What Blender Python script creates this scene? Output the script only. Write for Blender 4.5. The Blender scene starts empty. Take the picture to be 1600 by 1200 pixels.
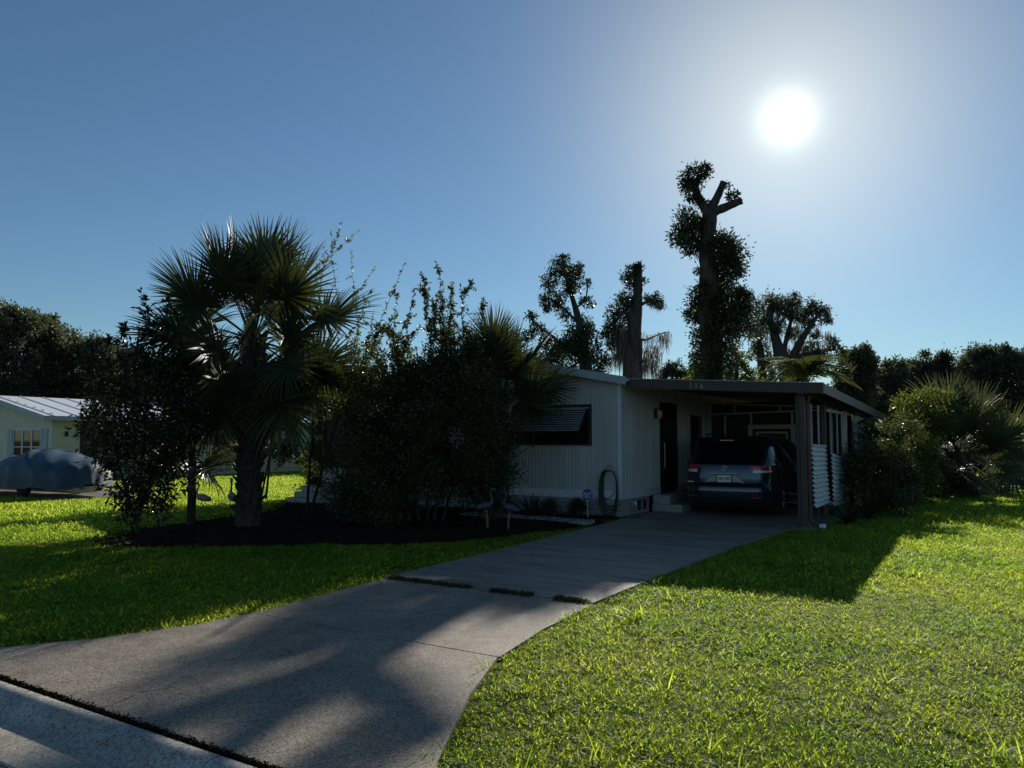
import bpy, math, random
import numpy as np
from mathutils import Vector, Matrix

# ---------------------------------------------------------------- camera, sky, sun, exposure
scene = bpy.context.scene
COL = scene.collection
SUN_EL, SUN_AZ = math.radians(21.98), math.radians(-12.06)      # azimuth measured from +Y towards +X
SUN_DIR = Vector((math.sin(SUN_AZ) * math.cos(SUN_EL), math.cos(SUN_AZ) * math.cos(SUN_EL), math.sin(SUN_EL)))

cam_data = bpy.data.cameras.new('camera')
cam_data.sensor_width = 36.0
cam_data.lens = 27.0
cam_data.clip_start = 0.05
cam_data.clip_end = 6000.0
camera = bpy.data.objects.new('camera', cam_data)
COL.objects.link(camera)
camera.location = (0, 0, 1.6)
camera.rotation_euler = (math.radians(90 + 4.194), 0, math.radians(32.3))
scene.camera = camera

world = bpy.data.worlds.new('World')
scene.world = world
world.use_nodes = True
wn, wl = world.node_tree.nodes, world.node_tree.links
wn.clear()
w_out = wn.new('ShaderNodeOutputWorld')
w_bg = wn.new('ShaderNodeBackground')
w_sky = wn.new('ShaderNodeTexSky')
w_sky.sky_type = 'NISHITA'
w_sky.sun_disc = False
w_sky.sun_elevation = SUN_EL
w_sky.sun_rotation = SUN_AZ
w_sky.air_density = 1.0
w_sky.dust_density = 0.0
w_sky.ozone_density = 3.0
w_bg.inputs['Strength'].default_value = 0.064
w_tint = wn.new('ShaderNodeMix'); w_tint.data_type = 'RGBA'; w_tint.blend_type = 'MULTIPLY'; w_tint.inputs['Factor'].default_value = 1.0
w_tint.inputs['B'].default_value = (0.85, 1.02, 1.07, 1)          # the camera's cool white balance
wl.new(w_sky.outputs[0], w_tint.inputs['A']); wl.new(w_tint.outputs['Result'], w_bg.inputs['Color'])
# the sun's own disc and the aureole of bright air round it (a function of the direction in the sky only)
w_tc = wn.new('ShaderNodeTexCoord')
w_nrm = wn.new('ShaderNodeVectorMath'); w_nrm.operation = 'NORMALIZE'
wl.new(w_tc.outputs['Generated'], w_nrm.inputs[0])
w_dot = wn.new('ShaderNodeVectorMath'); w_dot.operation = 'DOT_PRODUCT'
w_dot.inputs[1].default_value = SUN_DIR
wl.new(w_nrm.outputs[0], w_dot.inputs[0])
w_clamp = wn.new('ShaderNodeMath'); w_clamp.operation = 'MAXIMUM'; w_clamp.inputs[1].default_value = 0.0
wl.new(w_dot.outputs['Value'], w_clamp.inputs[0])
w_sum = None
for power, amp, tint in ((2300.0, 0.62, (1.0, 0.97, 0.92)), (300.0, 0.09, (1.0, 0.95, 0.84)), (50.0, 0.40, (1.0, 0.91, 0.58)), (10.0, 0.05, (1.0, 0.95, 0.74))):
    p = wn.new('ShaderNodeMath'); p.operation = 'POWER'; p.inputs[1].default_value = power
    wl.new(w_clamp.outputs[0], p.inputs[0])
    m = wn.new('ShaderNodeMath'); m.operation = 'MULTIPLY'; m.inputs[1].default_value = amp
    wl.new(p.outputs[0], m.inputs[0])
    b = wn.new('ShaderNodeBackground'); b.inputs['Color'].default_value = tint + (1,)
    wl.new(m.outputs[0], b.inputs['Strength'])
    a = wn.new('ShaderNodeAddShader')
    wl.new((w_sum or w_bg).outputs[0], a.inputs[0]); wl.new(b.outputs[0], a.inputs[1])
    w_sum = a
wl.new(w_sum.outputs[0], w_out.inputs['Surface'])

sun_data = bpy.data.lights.new('sun', 'SUN')
sun_data.energy = 5.0
sun_data.angle = math.radians(0.53)
sun_data.color = (1.0, 0.93, 0.82)
sun = bpy.data.objects.new('sun', sun_data)
COL.objects.link(sun)
sun.location = SUN_DIR * 60
sun.rotation_euler = SUN_DIR.to_track_quat('Z', 'Y').to_euler()

vs = scene.view_settings
scene.display_settings.display_device = 'sRGB'
vs.view_transform = 'Standard'
vs.look = 'None'
vs.exposure = 0.15
vs.gamma = 1.0
vs.use_curve_mapping = False
scene.render.resolution_x, scene.render.resolution_y = 1024, 768

R = math.radians
rng = np.random.default_rng(7)
random.seed(7)

# ---------------------------------------------------------------- materials (all procedural)
def new_mat(name):
    m = bpy.data.materials.new(name); m.use_nodes = True
    nt = m.node_tree
    return m, nt.nodes, nt.links, nt.nodes['Principled BSDF']

def mixed(name, c1, c2, scale=6.0, rough=0.6, bump=0.0, metallic=0.0, spec=0.5, stretch=(1, 1, 1), detail=6.0, world_space=False, bscale=None, coat=0.0):
    m, n, l, b = new_mat(name)
    src = n.new('ShaderNodeNewGeometry').outputs['Position'] if world_space else n.new('ShaderNodeTexCoord').outputs['Object']
    mp = n.new('ShaderNodeMapping'); mp.inputs['Scale'].default_value = stretch
    l.new(src, mp.inputs['Vector'])
    t = n.new('ShaderNodeTexNoise'); t.inputs['Scale'].default_value = scale; t.inputs['Detail'].default_value = detail
    l.new(mp.outputs[0], t.inputs['Vector'])
    r = n.new('ShaderNodeValToRGB')
    r.color_ramp.elements[0].position = 0.32; r.color_ramp.elements[1].position = 0.68
    r.color_ramp.elements[0].color = tuple(c1) + (1,); r.color_ramp.elements[1].color = tuple(c2) + (1,)
    l.new(t.outputs['Fac'], r.inputs['Fac']); l.new(r.outputs['Color'], b.inputs['Base Color'])
    b.inputs['Roughness'].default_value = rough; b.inputs['Metallic'].default_value = metallic
    b.inputs['Specular IOR Level'].default_value = spec
    b.inputs['Coat Weight'].default_value = coat
    if bump:
        t2 = n.new('ShaderNodeTexNoise'); t2.inputs['Scale'].default_value = bscale or scale * 4; t2.inputs['Detail'].default_value = 5
        l.new(mp.outputs[0], t2.inputs['Vector'])
        bp = n.new('ShaderNodeBump'); bp.inputs['Strength'].default_value = bump; bp.inputs['Distance'].default_value = 0.02
        l.new(t2.outputs['Fac'], bp.inputs['Height']); l.new(bp.outputs[0], b.inputs['Normal'])
    return m

def leafy(name, c1, c2, trans=0.35, rough=0.38, spec=0.5, tcol=None):
    """leaf: glossy skin over a body that lets some light through; tone varies leaf by leaf"""
    m, n, l, b = new_mat(name)
    a = n.new('ShaderNodeAttribute'); a.attribute_name = 'tone'
    r = n.new('ShaderNodeValToRGB')
    r.color_ramp.elements[0].color = tuple(c1) + (1,); r.color_ramp.elements[1].color = tuple(c2) + (1,)
    l.new(a.outputs['Fac'], r.inputs['Fac']); l.new(r.outputs['Color'], b.inputs['Base Color'])
    b.inputs['Roughness'].default_value = rough; b.inputs['Specular IOR Level'].default_value = spec
    tr = n.new('ShaderNodeBsdfTranslucent')
    if tcol:
        mx = n.new('ShaderNodeMix'); mx.data_type = 'RGBA'; mx.inputs['Factor'].default_value = 0.75
        l.new(r.outputs['Color'], mx.inputs['A']); mx.inputs['B'].default_value = tuple(tcol) + (1,)
        l.new(mx.outputs['Result'], tr.inputs['Color'])
    else:
        l.new(r.outputs['Color'], tr.inputs['Color'])
    ms = n.new('ShaderNodeMixShader'); ms.inputs['Fac'].default_value = trans
    l.new(b.outputs[0], ms.inputs[1]); l.new(tr.outputs[0], ms.inputs[2])
    l.new(ms.outputs[0], n['Material Output'].inputs['Surface'])
    return m

def concrete(name, base, speck_dark, speck_light, agg=140.0, stain=0.5, rough=0.75, streak=False, bump=0.35):
    m, n, l, b = new_mat(name)
    pos = n.new('ShaderNodeNewGeometry').outputs['Position']
    big = n.new('ShaderNodeTexNoise'); big.inputs['Scale'].default_value = 1.3; big.inputs['Detail'].default_value = 8; big.inputs['Roughness'].default_value = 0.62
    if streak:
        mp = n.new('ShaderNodeMapping'); mp.inputs['Scale'].default_value = (0.55, 2.6, 1); l.new(pos, mp.inputs['Vector']); l.new(mp.outputs[0], big.inputs['Vector'])
    else:
        l.new(pos, big.inputs['Vector'])
    fine = n.new('ShaderNodeTexVoronoi'); fine.inputs['Scale'].default_value = agg
    l.new(pos, fine.inputs['Vector'])
    hs = n.new('ShaderNodeSeparateColor'); l.new(fine.outputs['Color'], hs.inputs[0])
    sp = n.new('ShaderNodeValToRGB')
    e = sp.color_ramp.elements
    e[0].position = 0.0; e[0].color = tuple(speck_dark) + (1,)
    e[1].position = 1.0; e[1].color = tuple(speck_light) + (1,)
    k = sp.color_ramp.elements.new(0.45); k.color = tuple(base) + (1,)
    l.new(hs.outputs[0], sp.inputs['Fac'])
    st = n.new('ShaderNodeValToRGB')
    st.color_ramp.elements[0].position = 0.3; st.color_ramp.elements[0].color = (1 - stain,) * 3 + (1,)
    st.color_ramp.elements[1].position = 0.62; st.color_ramp.elements[1].color = (1, 1, 1, 1)
    l.new(big.outputs['Fac'], st.inputs['Fac'])
    mx = n.new('ShaderNodeMix'); mx.data_type = 'RGBA'; mx.blend_type = 'MULTIPLY'; mx.inputs['Factor'].default_value = 1
    l.new(sp.outputs['Color'], mx.inputs['A']); l.new(st.outputs['Color'], mx.inputs['B'])
    blot = n.new('ShaderNodeTexNoise'); blot.inputs['Scale'].default_value = 5.5; blot.inputs['Detail'].default_value = 9; blot.inputs['Roughness'].default_value = 0.7; blot.inputs['Distortion'].default_value = 0.8
    l.new(pos, blot.inputs['Vector'])
    bl = n.new('ShaderNodeValToRGB'); bl.color_ramp.elements[0].position = 0.36; bl.color_ramp.elements[0].color = (0.74, 0.72, 0.69, 1); bl.color_ramp.elements[1].position = 0.52; bl.color_ramp.elements[1].color = (1, 1, 1, 1)
    l.new(blot.outputs['Fac'], bl.inputs['Fac'])
    mx2 = n.new('ShaderNodeMix'); mx2.data_type = 'RGBA'; mx2.blend_type = 'MULTIPLY'; mx2.inputs['Factor'].default_value = 1
    l.new(mx.outputs['Result'], mx2.inputs['A']); l.new(bl.outputs['Color'], mx2.inputs['B'])
    l.new(mx2.outputs['Result'], b.inputs['Base Color'])
    b.inputs['Roughness'].default_value = rough
    bp = n.new('ShaderNodeBump'); bp.inputs['Strength'].default_value = bump; bp.inputs['Distance'].default_value = 0.008
    l.new(hs.outputs[1], bp.inputs['Height']); l.new(bp.outputs[0], b.inputs['Normal'])
    return m

M = {}
M['soil'] = mixed('lawn_soil', (0.055, 0.062, 0.018), (0.105, 0.090, 0.038), 5, 1.0, 0.4, spec=0.0, world_space=True)
M['mulch'] = mixed('bark_mulch', (0.012, 0.008, 0.006), (0.045, 0.028, 0.018), 40, 1.0, 1.0, spec=0.05, world_space=True)
M['asphalt'] = concrete('asphalt', (0.045, 0.045, 0.046), (0.025, 0.025, 0.026), (0.09, 0.09, 0.09), 90, 0.25, 0.9)
M['aggregate'] = concrete('aggregate_concrete', (0.275, 0.23, 0.17), (0.075, 0.06, 0.045), (0.47, 0.40, 0.31), 120, 0.42, 0.7)
M['trowelled'] = concrete('trowelled_concrete', (0.29, 0.245, 0.19), (0.23, 0.195, 0.155), (0.36, 0.31, 0.245), 240, 0.55, 0.55, streak=True, bump=0.12)
M['curb'] = concrete('curb_concrete', (0.46, 0.43, 0.38), (0.20, 0.18, 0.16), (0.58, 0.55, 0.49), 95, 0.4, 0.75)
M['gutter'] = concrete('gutter_concrete', (0.46, 0.41, 0.32), (0.28, 0.24, 0.19), (0.6, 0.56, 0.46), 85, 0.35, 0.75)
M['joint'] = mixed('joint_dirt', (0.008, 0.008, 0.007), (0.03, 0.026, 0.02), 60, 0.95, 1.0, world_space=True)
M['siding'] = mixed('painted_siding', (0.46, 0.445, 0.41), (0.56, 0.545, 0.50), 3, 0.5, 0.05, stretch=(1, 1, 0.14))
M['skirt'] = mixed('skirting_vinyl', (0.24, 0.24, 0.23), (0.36, 0.35, 0.33), 3, 0.6, 0.15)
M['trim_white'] = mixed('white_trim', (0.62, 0.63, 0.63), (0.74, 0.75, 0.75), 4, 0.45)
M['roof_metal'] = mixed('roof_metal', (0.58, 0.60, 0.62), (0.72, 0.73, 0.74), 2, 0.35, 0.05, metallic=0.3)
M['brown'] = mixed('brown_paint', (0.055, 0.030, 0.023), (0.085, 0.047, 0.036), 3, 0.5, 0.05)
M['brown_dark'] = mixed('dark_brown_paint', (0.030, 0.020, 0.016), (0.05, 0.033, 0.026), 3, 0.5, 0.05)
M['ceiling'] = mixed('carport_ceiling', (0.11, 0.085, 0.07), (0.15, 0.12, 0.10), 3, 0.6)
M['screen'] = mixed('insect_screen', (0.010, 0.011, 0.013), (0.018, 0.019, 0.022), 8, 0.7)
M['frame_beige'] = mixed('beige_frame', (0.36, 0.33, 0.27), (0.45, 0.41, 0.34), 3, 0.5)
M['frame_pale'] = mixed('pale_aluminium', (0.33, 0.32, 0.31), (0.43, 0.42, 0.40), 3, 0.4, metallic=0.2)
M['awning'] = mixed('awning_metal', (0.26, 0.25, 0.25), (0.36, 0.35, 0.34), 4, 0.45)
M['corrugated'] = mixed('corrugated_white_sheet', (0.55, 0.57, 0.58), (0.74, 0.75, 0.75), 5, 0.5, 0.1)
M['glass'] = mixed('dark_glass', (0.008, 0.009, 0.011), (0.012, 0.013, 0.015), 2, 0.04, spec=0.8)
M['door'] = mixed('dark_door', (0.022, 0.018, 0.02), (0.032, 0.026, 0.028), 3, 0.45)
M['cream'] = mixed('cream_siding', (0.66, 0.61, 0.38), (0.76, 0.70, 0.46), 2, 0.55, 0.05)
M['grey_trim'] = mixed('grey_trim', (0.40, 0.42, 0.43), (0.50, 0.52, 0.53), 3, 0.5)
M['nroof'] = mixed('white_metal_roof', (0.80, 0.81, 0.82), (0.87, 0.88, 0.88), 2, 0.35, 0.04)
M['tarp'] = mixed('blue_cover_cloth', (0.026, 0.056, 0.082), (0.045, 0.085, 0.115), 3, 0.55, 0.25, bscale=6)
M['paint'] = mixed('blue_grey_car_paint', (0.020, 0.027, 0.042), (0.025, 0.033, 0.050), 2, 0.22, metallic=0.4, coat=1.0)
M['car_glass'] = mixed('tinted_car_glass', (0.004, 0.005, 0.006), (0.006, 0.007, 0.008), 2, 0.03, spec=1.0)
M['plastic'] = mixed('black_plastic', (0.012, 0.012, 0.013), (0.02, 0.02, 0.022), 8, 0.5)
M['rubber'] = mixed('tyre_rubber', (0.012, 0.012, 0.012), (0.022, 0.022, 0.022), 20, 0.8)
M['alloy'] = mixed('wheel_alloy', (0.35, 0.36, 0.37), (0.45, 0.46, 0.47), 4, 0.3, metallic=0.9)
M['chrome'] = mixed('chrome', (0.6, 0.61, 0.62), (0.7, 0.71, 0.72), 4, 0.15, metallic=1.0)
M['red_lens'] = mixed('red_lens', (0.42, 0.012, 0.016), (0.50, 0.018, 0.022), 30, 0.12, coat=1.0)
M['clear_lens'] = mixed('clear_lens', (0.62, 0.60, 0.58), (0.75, 0.74, 0.72), 30, 0.12, coat=1.0)
M['plate'] = mixed('plate_white', (0.62, 0.66, 0.58), (0.72, 0.74, 0.68), 30, 0.45)
M['plate_ink'] = mixed('plate_green', (0.02, 0.09, 0.045), (0.03, 0.11, 0.05), 30, 0.5)
M['sign_blue'] = mixed('sign_blue', (0.012, 0.018, 0.22), (0.018, 0.025, 0.28), 5, 0.4)
M['sign_white'] = mixed('sign_white', (0.75, 0.75, 0.78), (0.85, 0.85, 0.87), 5, 0.4)
M['hose'] = mixed('dark_green_hose', (0.010, 0.022, 0.020), (0.016, 0.034, 0.03), 8, 0.4)
M['block'] = concrete('concrete_block', (0.36, 0.35, 0.33), (0.22, 0.21, 0.2), (0.46, 0.45, 0.43), 90, 0.4, 0.8)
M['numeral'] = mixed('tan_numeral', (0.36, 0.28, 0.22), (0.44, 0.35, 0.27), 6, 0.45)
M['flamingo'] = mixed('faded_pink_plastic', (0.38, 0.20, 0.20), (0.50, 0.33, 0.33), 6, 0.4)
M['flamingo_blue'] = mixed('painted_blue_plastic', (0.025, 0.04, 0.075), (0.085, 0.07, 0.10), 14, 0.4)
M['wire'] = mixed('thin_metal_leg', (0.24, 0.2, 0.18), (0.32, 0.28, 0.26), 6, 0.4, metallic=0.6)
M['lamp_glass'] = mixed('frosted_lamp_glass', (0.5, 0.48, 0.42), (0.6, 0.58, 0.52), 6, 0.3)
M['bark'] = mixed('oak_bark', (0.035, 0.026, 0.022), (0.095, 0.075, 0.062), 7, 0.9, 0.8, stretch=(1, 1, 0.25))
M['palm_bark'] = mixed('palm_bark', (0.028, 0.021, 0.016), (0.075, 0.056, 0.040), 9, 0.9, 0.8)
M['stem'] = mixed('shrub_stem', (0.03, 0.024, 0.018), (0.065, 0.05, 0.035), 12, 0.85, 0.4)
M['moss'] = leafy('spanish_moss', (0.13, 0.115, 0.09), (0.24, 0.215, 0.17), 0.4, 0.9, 0.1)
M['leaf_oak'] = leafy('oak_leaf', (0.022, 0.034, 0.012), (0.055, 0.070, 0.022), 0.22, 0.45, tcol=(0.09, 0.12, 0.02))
M['leaf_far'] = leafy('far_leaf', (0.050, 0.064, 0.040), (0.100, 0.115, 0.068), 0.32, 0.5, tcol=(0.15, 0.17, 0.06))  # distant foliage paled in its base colour, standing in for veiling haze
M['leaf_lime'] = leafy('lime_leaf', (0.06, 0.085, 0.015), (0.12, 0.15, 0.03), 0.45, 0.45, tcol=(0.20, 0.24, 0.03))
M['leaf_glossy'] = leafy('glossy_leaf', (0.018, 0.026, 0.010), (0.045, 0.052, 0.018), 0.15, 0.28, tcol=(0.12, 0.12, 0.02))
M['leaf_small'] = leafy('small_leaf', (0.022, 0.034, 0.012), (0.095, 0.105, 0.042), 0.32, 0.36, tcol=(0.13, 0.16, 0.03))
M['frond'] = leafy('palm_frond', (0.022, 0.036, 0.014), (0.050, 0.066, 0.024), 0.18, 0.48, 0.35, tcol=(0.09, 0.11, 0.02))
M['frond_dead'] = leafy('dead_frond', (0.10, 0.065, 0.03), (0.22, 0.14, 0.06), 0.35, 0.7, tcol=(0.30, 0.16, 0.04))
M['frond_pale'] = leafy('pale_frond', (0.045, 0.062, 0.030), (0.085, 0.100, 0.050), 0.28, 0.5, 0.35, tcol=(0.14, 0.17, 0.05))
M['frond_queen'] = leafy('queen_palm_frond', (0.045, 0.075, 0.02), (0.10, 0.135, 0.035), 0.4, 0.75, 0.08, tcol=(0.16, 0.21, 0.04))
M['scuff'] = mixed('pale_scuff', (0.40, 0.385, 0.36), (0.5, 0.48, 0.45), 60, 0.8, world_space=True)
M['frond_young'] = leafy('young_frond', (0.07, 0.09, 0.045), (0.12, 0.14, 0.075), 0.25, 0.3, 0.7, tcol=(0.16, 0.19, 0.06))
M['litter'] = leafy('bark_chip', (0.012, 0.008, 0.006), (0.050, 0.034, 0.022), 0.0, 0.95, 0.05)
M['dry'] = leafy('dry_leaf', (0.10, 0.07, 0.035), (0.2, 0.15, 0.08), 0.3, 0.8, tcol=(0.2, 0.14, 0.05))

def grass_mat():
    m, n, l, b = new_mat('grass_blade')
    a = n.new('ShaderNodeAttribute'); a.attribute_name = 'tone'
    r = n.new('ShaderNodeValToRGB')
    r.color_ramp.elements[0].color = (0.034, 0.060, 0.012, 1); r.color_ramp.elements[1].color = (0.085, 0.118, 0.026, 1)
    l.new(a.outputs['Fac'], r.inputs['Fac'])
    pos = n.new('ShaderNodeNewGeometry').outputs['Position']
    t = n.new('ShaderNodeTexNoise'); t.inputs['Scale'].default_value = 0.7; t.inputs['Detail'].default_value = 5
    l.new(pos, t.inputs['Vector'])
    r2 = n.new('ShaderNodeValToRGB')
    r2.color_ramp.elements[0].position = 0.35; r2.color_ramp.elements[0].color = (0.72, 0.86, 0.7, 1)
    r2.color_ramp.elements[1].position = 0.7; r2.color_ramp.elements[1].color = (1.25, 1.1, 1.0, 1)
    l.new(t.outputs['Fac'], r2.inputs['Fac'])
    mx = n.new('ShaderNodeMix'); mx.data_type = 'RGBA'; mx.blend_type = 'MULTIPLY'; mx.inputs['Factor'].default_value = 1
    l.new(r.outputs['Color'], mx.inputs['A']); l.new(r2.outputs['Color'], mx.inputs['B'])
    l.new(mx.outputs['Result'], b.inputs['Base Color'])
    b.inputs['Roughness'].default_value = 0.46; b.inputs['Specular IOR Level'].default_value = 0.10
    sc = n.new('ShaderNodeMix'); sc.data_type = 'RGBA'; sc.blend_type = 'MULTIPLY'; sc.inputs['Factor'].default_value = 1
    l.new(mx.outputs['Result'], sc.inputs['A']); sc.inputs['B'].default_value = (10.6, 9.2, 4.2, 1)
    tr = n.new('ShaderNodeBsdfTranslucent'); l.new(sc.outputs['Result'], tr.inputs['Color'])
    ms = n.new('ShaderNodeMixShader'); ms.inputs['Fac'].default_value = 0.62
    l.new(b.outputs[0], ms.inputs[1]); l.new(tr.outputs[0], ms.inputs[2])
    l.new(ms.outputs[0], n['Material Output'].inputs['Surface'])
    return m
M['grass'] = grass_mat()

# ---------------------------------------------------------------- geometry helpers
def link(o, parent=None):
    COL.objects.link(o)
    if parent is not None:
        o.parent = parent
    return o

def fast_mesh(name, V, F, tone=None):
    """V (n,3); F (m,k) faces all of k corners"""
    V = np.asarray(V, dtype=np.float32); F = np.asarray(F, dtype=np.int32)
    me = bpy.data.meshes.new(name)
    me.vertices.add(len(V)); me.vertices.foreach_set('co', V.ravel())
    me.loops.add(F.size); me.loops.foreach_set('vertex_index', F.ravel())
    me.polygons.add(len(F)); me.polygons.foreach_set('loop_start', np.arange(0, F.size, F.shape[1], dtype=np.int32))
    me.update(calc_edges=True)
    if tone is not None:
        at = me.attributes.new('tone', 'FLOAT', 'POINT'); at.data.foreach_set('value', np.asarray(tone, dtype=np.float32))
    return me

class MB:
    def __init__(s): s.v = []; s.f = []
    def add(s, vs, fs):
        o = len(s.v); s.v += [tuple(p) for p in vs]; s.f += [tuple(i + o for i in q) for q in fs]; return s
    def box(s, x0, x1, y0, y1, z0, z1, m=None):
        vs = [Vector(p) for p in ((x0, y0, z0), (x1, y0, z0), (x1, y1, z0), (x0, y1, z0), (x0, y0, z1), (x1, y0, z1), (x1, y1, z1), (x0, y1, z1))]
        if m: vs = [m @ p for p in vs]
        return s.add(vs, [(3, 2, 1, 0), (4, 5, 6, 7), (0, 1, 5, 4), (1, 2, 6, 5), (2, 3, 7, 6), (3, 0, 4, 7)])
    def prism(s, poly, z0, z1):
        n = len(poly)
        zt = z1 if hasattr(z1, '__len__') else [z1] * n
        vs = [(p[0], p[1], z0) for p in poly] + [(p[0], p[1], zt[i]) for i, p in enumerate(poly)]
        return s.add(vs, [tuple(range(n - 1, -1, -1)), tuple(range(n, 2 * n))] + [(i, (i + 1) % n, n + (i + 1) % n, n + i) for i in range(n)])
    def extrude_y(s, poly, y0, y1):
        n = len(poly)
        vs = [(p[0], y0, p[1]) for p in poly] + [(p[0], y1, p[1]) for p in poly]
        return s.add(vs, [tuple(range(n)), tuple(range(2 * n - 1, n - 1, -1))] + [(i, n + i, n + (i + 1) % n, (i + 1) % n) for i in range(n)])
    def extrude_x(s, poly, x0, x1):
        n = len(poly)
        vs = [(x0, p[0], p[1]) for p in poly] + [(x1, p[0], p[1]) for p in poly]
        return s.add(vs, [tuple(range(n - 1, -1, -1)), tuple(range(n, 2 * n))] + [(i, (i + 1) % n, n + (i + 1) % n, n + i) for i in range(n)])
    def tube(s, pts, rad, n=8, jit=0.0):
        pts = [Vector(p[:3]) for p in pts]
        rad = rad if hasattr(rad, '__len__') else [rad] * len(pts)
        o = len(s.v); prev = None
        for i, p in enumerate(pts):
            d = (pts[min(i + 1, len(pts) - 1)] - pts[max(i - 1, 0)]).normalized()
            a = (d.cross(Vector((0, 0, 1))) if abs(d.z) < 0.95 else d.cross(Vector((0, 1, 0)))).normalized() if prev is None else (prev - d * prev.dot(d)).normalized()
            prev = a; b = d.cross(a)
            for k in range(n):
                t = 2 * math.pi * k / n; r = rad[i] * (1 + jit * random.uniform(-1, 1))
                s.v.append(tuple(p + a * (r * math.cos(t)) + b * (r * math.sin(t))))
        for i in range(len(pts) - 1):
            for k in range(n):
                s.f.append((o + i * n + k, o + i * n + (k + 1) % n, o + (i + 1) * n + (k + 1) % n, o + (i + 1) * n + k))
        s.f.append(tuple(o + k for k in range(n - 1, -1, -1))); s.f.append(tuple(o + (len(pts) - 1) * n + k for k in range(n)))
        return s
    def grid(s, fn, nu, nv, flip=False):
        o = len(s.v)
        for i in range(nu + 1):
            for j in range(nv + 1): s.v.append(tuple(fn(i / nu, j / nv)))
        for i in range(nu):
            for j in range(nv):
                q = (o + i * (nv + 1) + j, o + (i + 1) * (nv + 1) + j, o + (i + 1) * (nv + 1) + j + 1, o + i * (nv + 1) + j + 1)
                s.f.append(q[::-1] if flip else q)
        return s
    def lathe_x(s, prof, n=28, m=None):
        """profile of (x, r) turned about the x axis"""
        o = len(s.v)
        for x, r in prof:
            for k in range(n):
                t = 2 * math.pi * k / n; p = Vector((x, r * math.cos(t), r * math.sin(t)))
                s.v.append(tuple(m @ p if m else p))
        for i in range(len(prof) - 1):
            for k in range(n):
                s.f.append((o + i * n + k, o + (i + 1) * n + k, o + (i + 1) * n + (k + 1) % n, o + i * n + (k + 1) % n))
        return s
    def build(s, name, mat, parent=None, smooth=False, bevel=0.0, solid=0.0):
        me = bpy.data.meshes.new(name); me.from_pydata(s.v, [], s.f); me.update()
        me.materials.append(mat)
        o = link(bpy.data.objects.new(name, me), parent)
        if smooth: me.polygons.foreach_set('use_smooth', [True] * len(me.polygons))
        if bevel:
            b = o.modifiers.new('bevel', 'BEVEL'); b.width = bevel; b.segments = 2; b.limit_method = 'ANGLE'
        if solid:
            b = o.modifiers.new('solidify', 'SOLIDIFY'); b.thickness = solid
        return o

def tag(o, label=None, cat=None, group=None, kind=None):
    if label: o['label'] = label
    if cat: o['category'] = cat
    if group: o['group'] = group
    if kind: o['kind'] = kind
    return o
def empty(name, loc=(0, 0, 0), rz=0.0):
    o = link(bpy.data.objects.new(name, None)); o.location = loc; o.rotation_euler = (0, 0, rz); o.empty_display_size = 0.2
    return o
def child(name, me, parent, loc=(0, 0, 0), rot=(0, 0, 0), scale=1.0):
    o = link(bpy.data.objects.new(name, me), parent); o.location = loc; o.rotation_euler = rot; o.scale = (scale,) * 3
    return o
def text_mesh(txt, size, depth, mat, name):
    cu = bpy.data.curves.new(name, 'FONT'); cu.body = txt; cu.size = size; cu.extrude = depth; cu.align_x = 'CENTER'; cu.align_y = 'CENTER'
    cu.resolution_u = 3
    t = bpy.data.objects.new(name, cu); COL.objects.link(t)
    dg = bpy.context.evaluated_depsgraph_get()
    me = bpy.data.meshes.new_from_object(t.evaluated_get(dg)); me.name = name
    bpy.data.objects.remove(t); bpy.data.curves.remove(cu)
    me.materials.clear(); me.materials.append(mat)
    return me

# leaves: every leaf is two triangles folded along its midrib
def leaf_mesh(name, C, D, L, W, mat, tone=None, fold=0.25):
    n = len(C)
    C = np.asarray(C, float); D = np.asarray(D, float)
    D /= np.linalg.norm(D, axis=1, keepdims=True) + 1e-9
    up = rng.normal(size=(n, 3)); up[:, 2] += 0.9
    S = np.cross(D, up); S /= np.linalg.norm(S, axis=1, keepdims=True) + 1e-9
    N = np.cross(S, D)
    L = np.broadcast_to(L, n)[:, None]; W = np.broadcast_to(W, n)[:, None]
    V = np.empty((n, 4, 3))
    V[:, 0] = C
    V[:, 1] = C + D * L * 0.45 + S * W * 0.5 + N * W * fold
    V[:, 2] = C + D * L - N * L * 0.12
    V[:, 3] = C + D * L * 0.45 - S * W * 0.5 + N * W * fold
    base = np.arange(n)[:, None] * 4
    F = np.concatenate([base + np.array([[0, 1, 2]]), base + np.array([[0, 2, 3]])])
    tn = np.repeat(rng.random(n) if tone is None else tone, 4)
    me = fast_mesh(name, V.reshape(-1, 3), F, tn); me.materials.append(mat)
    return me

def crown_points(lumps, dens, sub=14, tight=0.36):
    """leaf seats in uneven clumps set through and around each lump"""
    C, D = [], []
    for x, y, z, r in lumps:
        c = np.array((x, y, z))
        k = max(5, int(sub * rng.uniform(0.75, 1.2)))
        d = rng.normal(size=(k, 3)); d /= np.linalg.norm(d, axis=1, keepdims=True)
        sc = c + d * (r * rng.uniform(0.25, 0.95, size=(k, 1)))
        sr = r * rng.uniform(0.55, 1.25, size=k) * tight
        n = int(dens * r * r) + 20
        pick = rng.integers(0, k, n)
        off = rng.normal(size=(n, 3)) * 0.55
        P = sc[pick] + off * sr[pick][:, None]
        C.append(P); D.append(off + 0.5 * d[pick] + rng.normal(size=(n, 3)) * 0.5)
    return np.concatenate(C), np.concatenate(D)

def inside(poly, X, Y):
    r = np.zeros(len(X), bool); n = len(poly)
    for i in range(n):
        x0, y0 = poly[i]; x1, y1 = poly[(i + 1) % n]
        if y0 == y1: continue
        c = ((y0 > Y) != (y1 > Y)) & (X < (x1 - x0) * (Y - y0) / (y1 - y0) + x0)
        r ^= c
    return r
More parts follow.
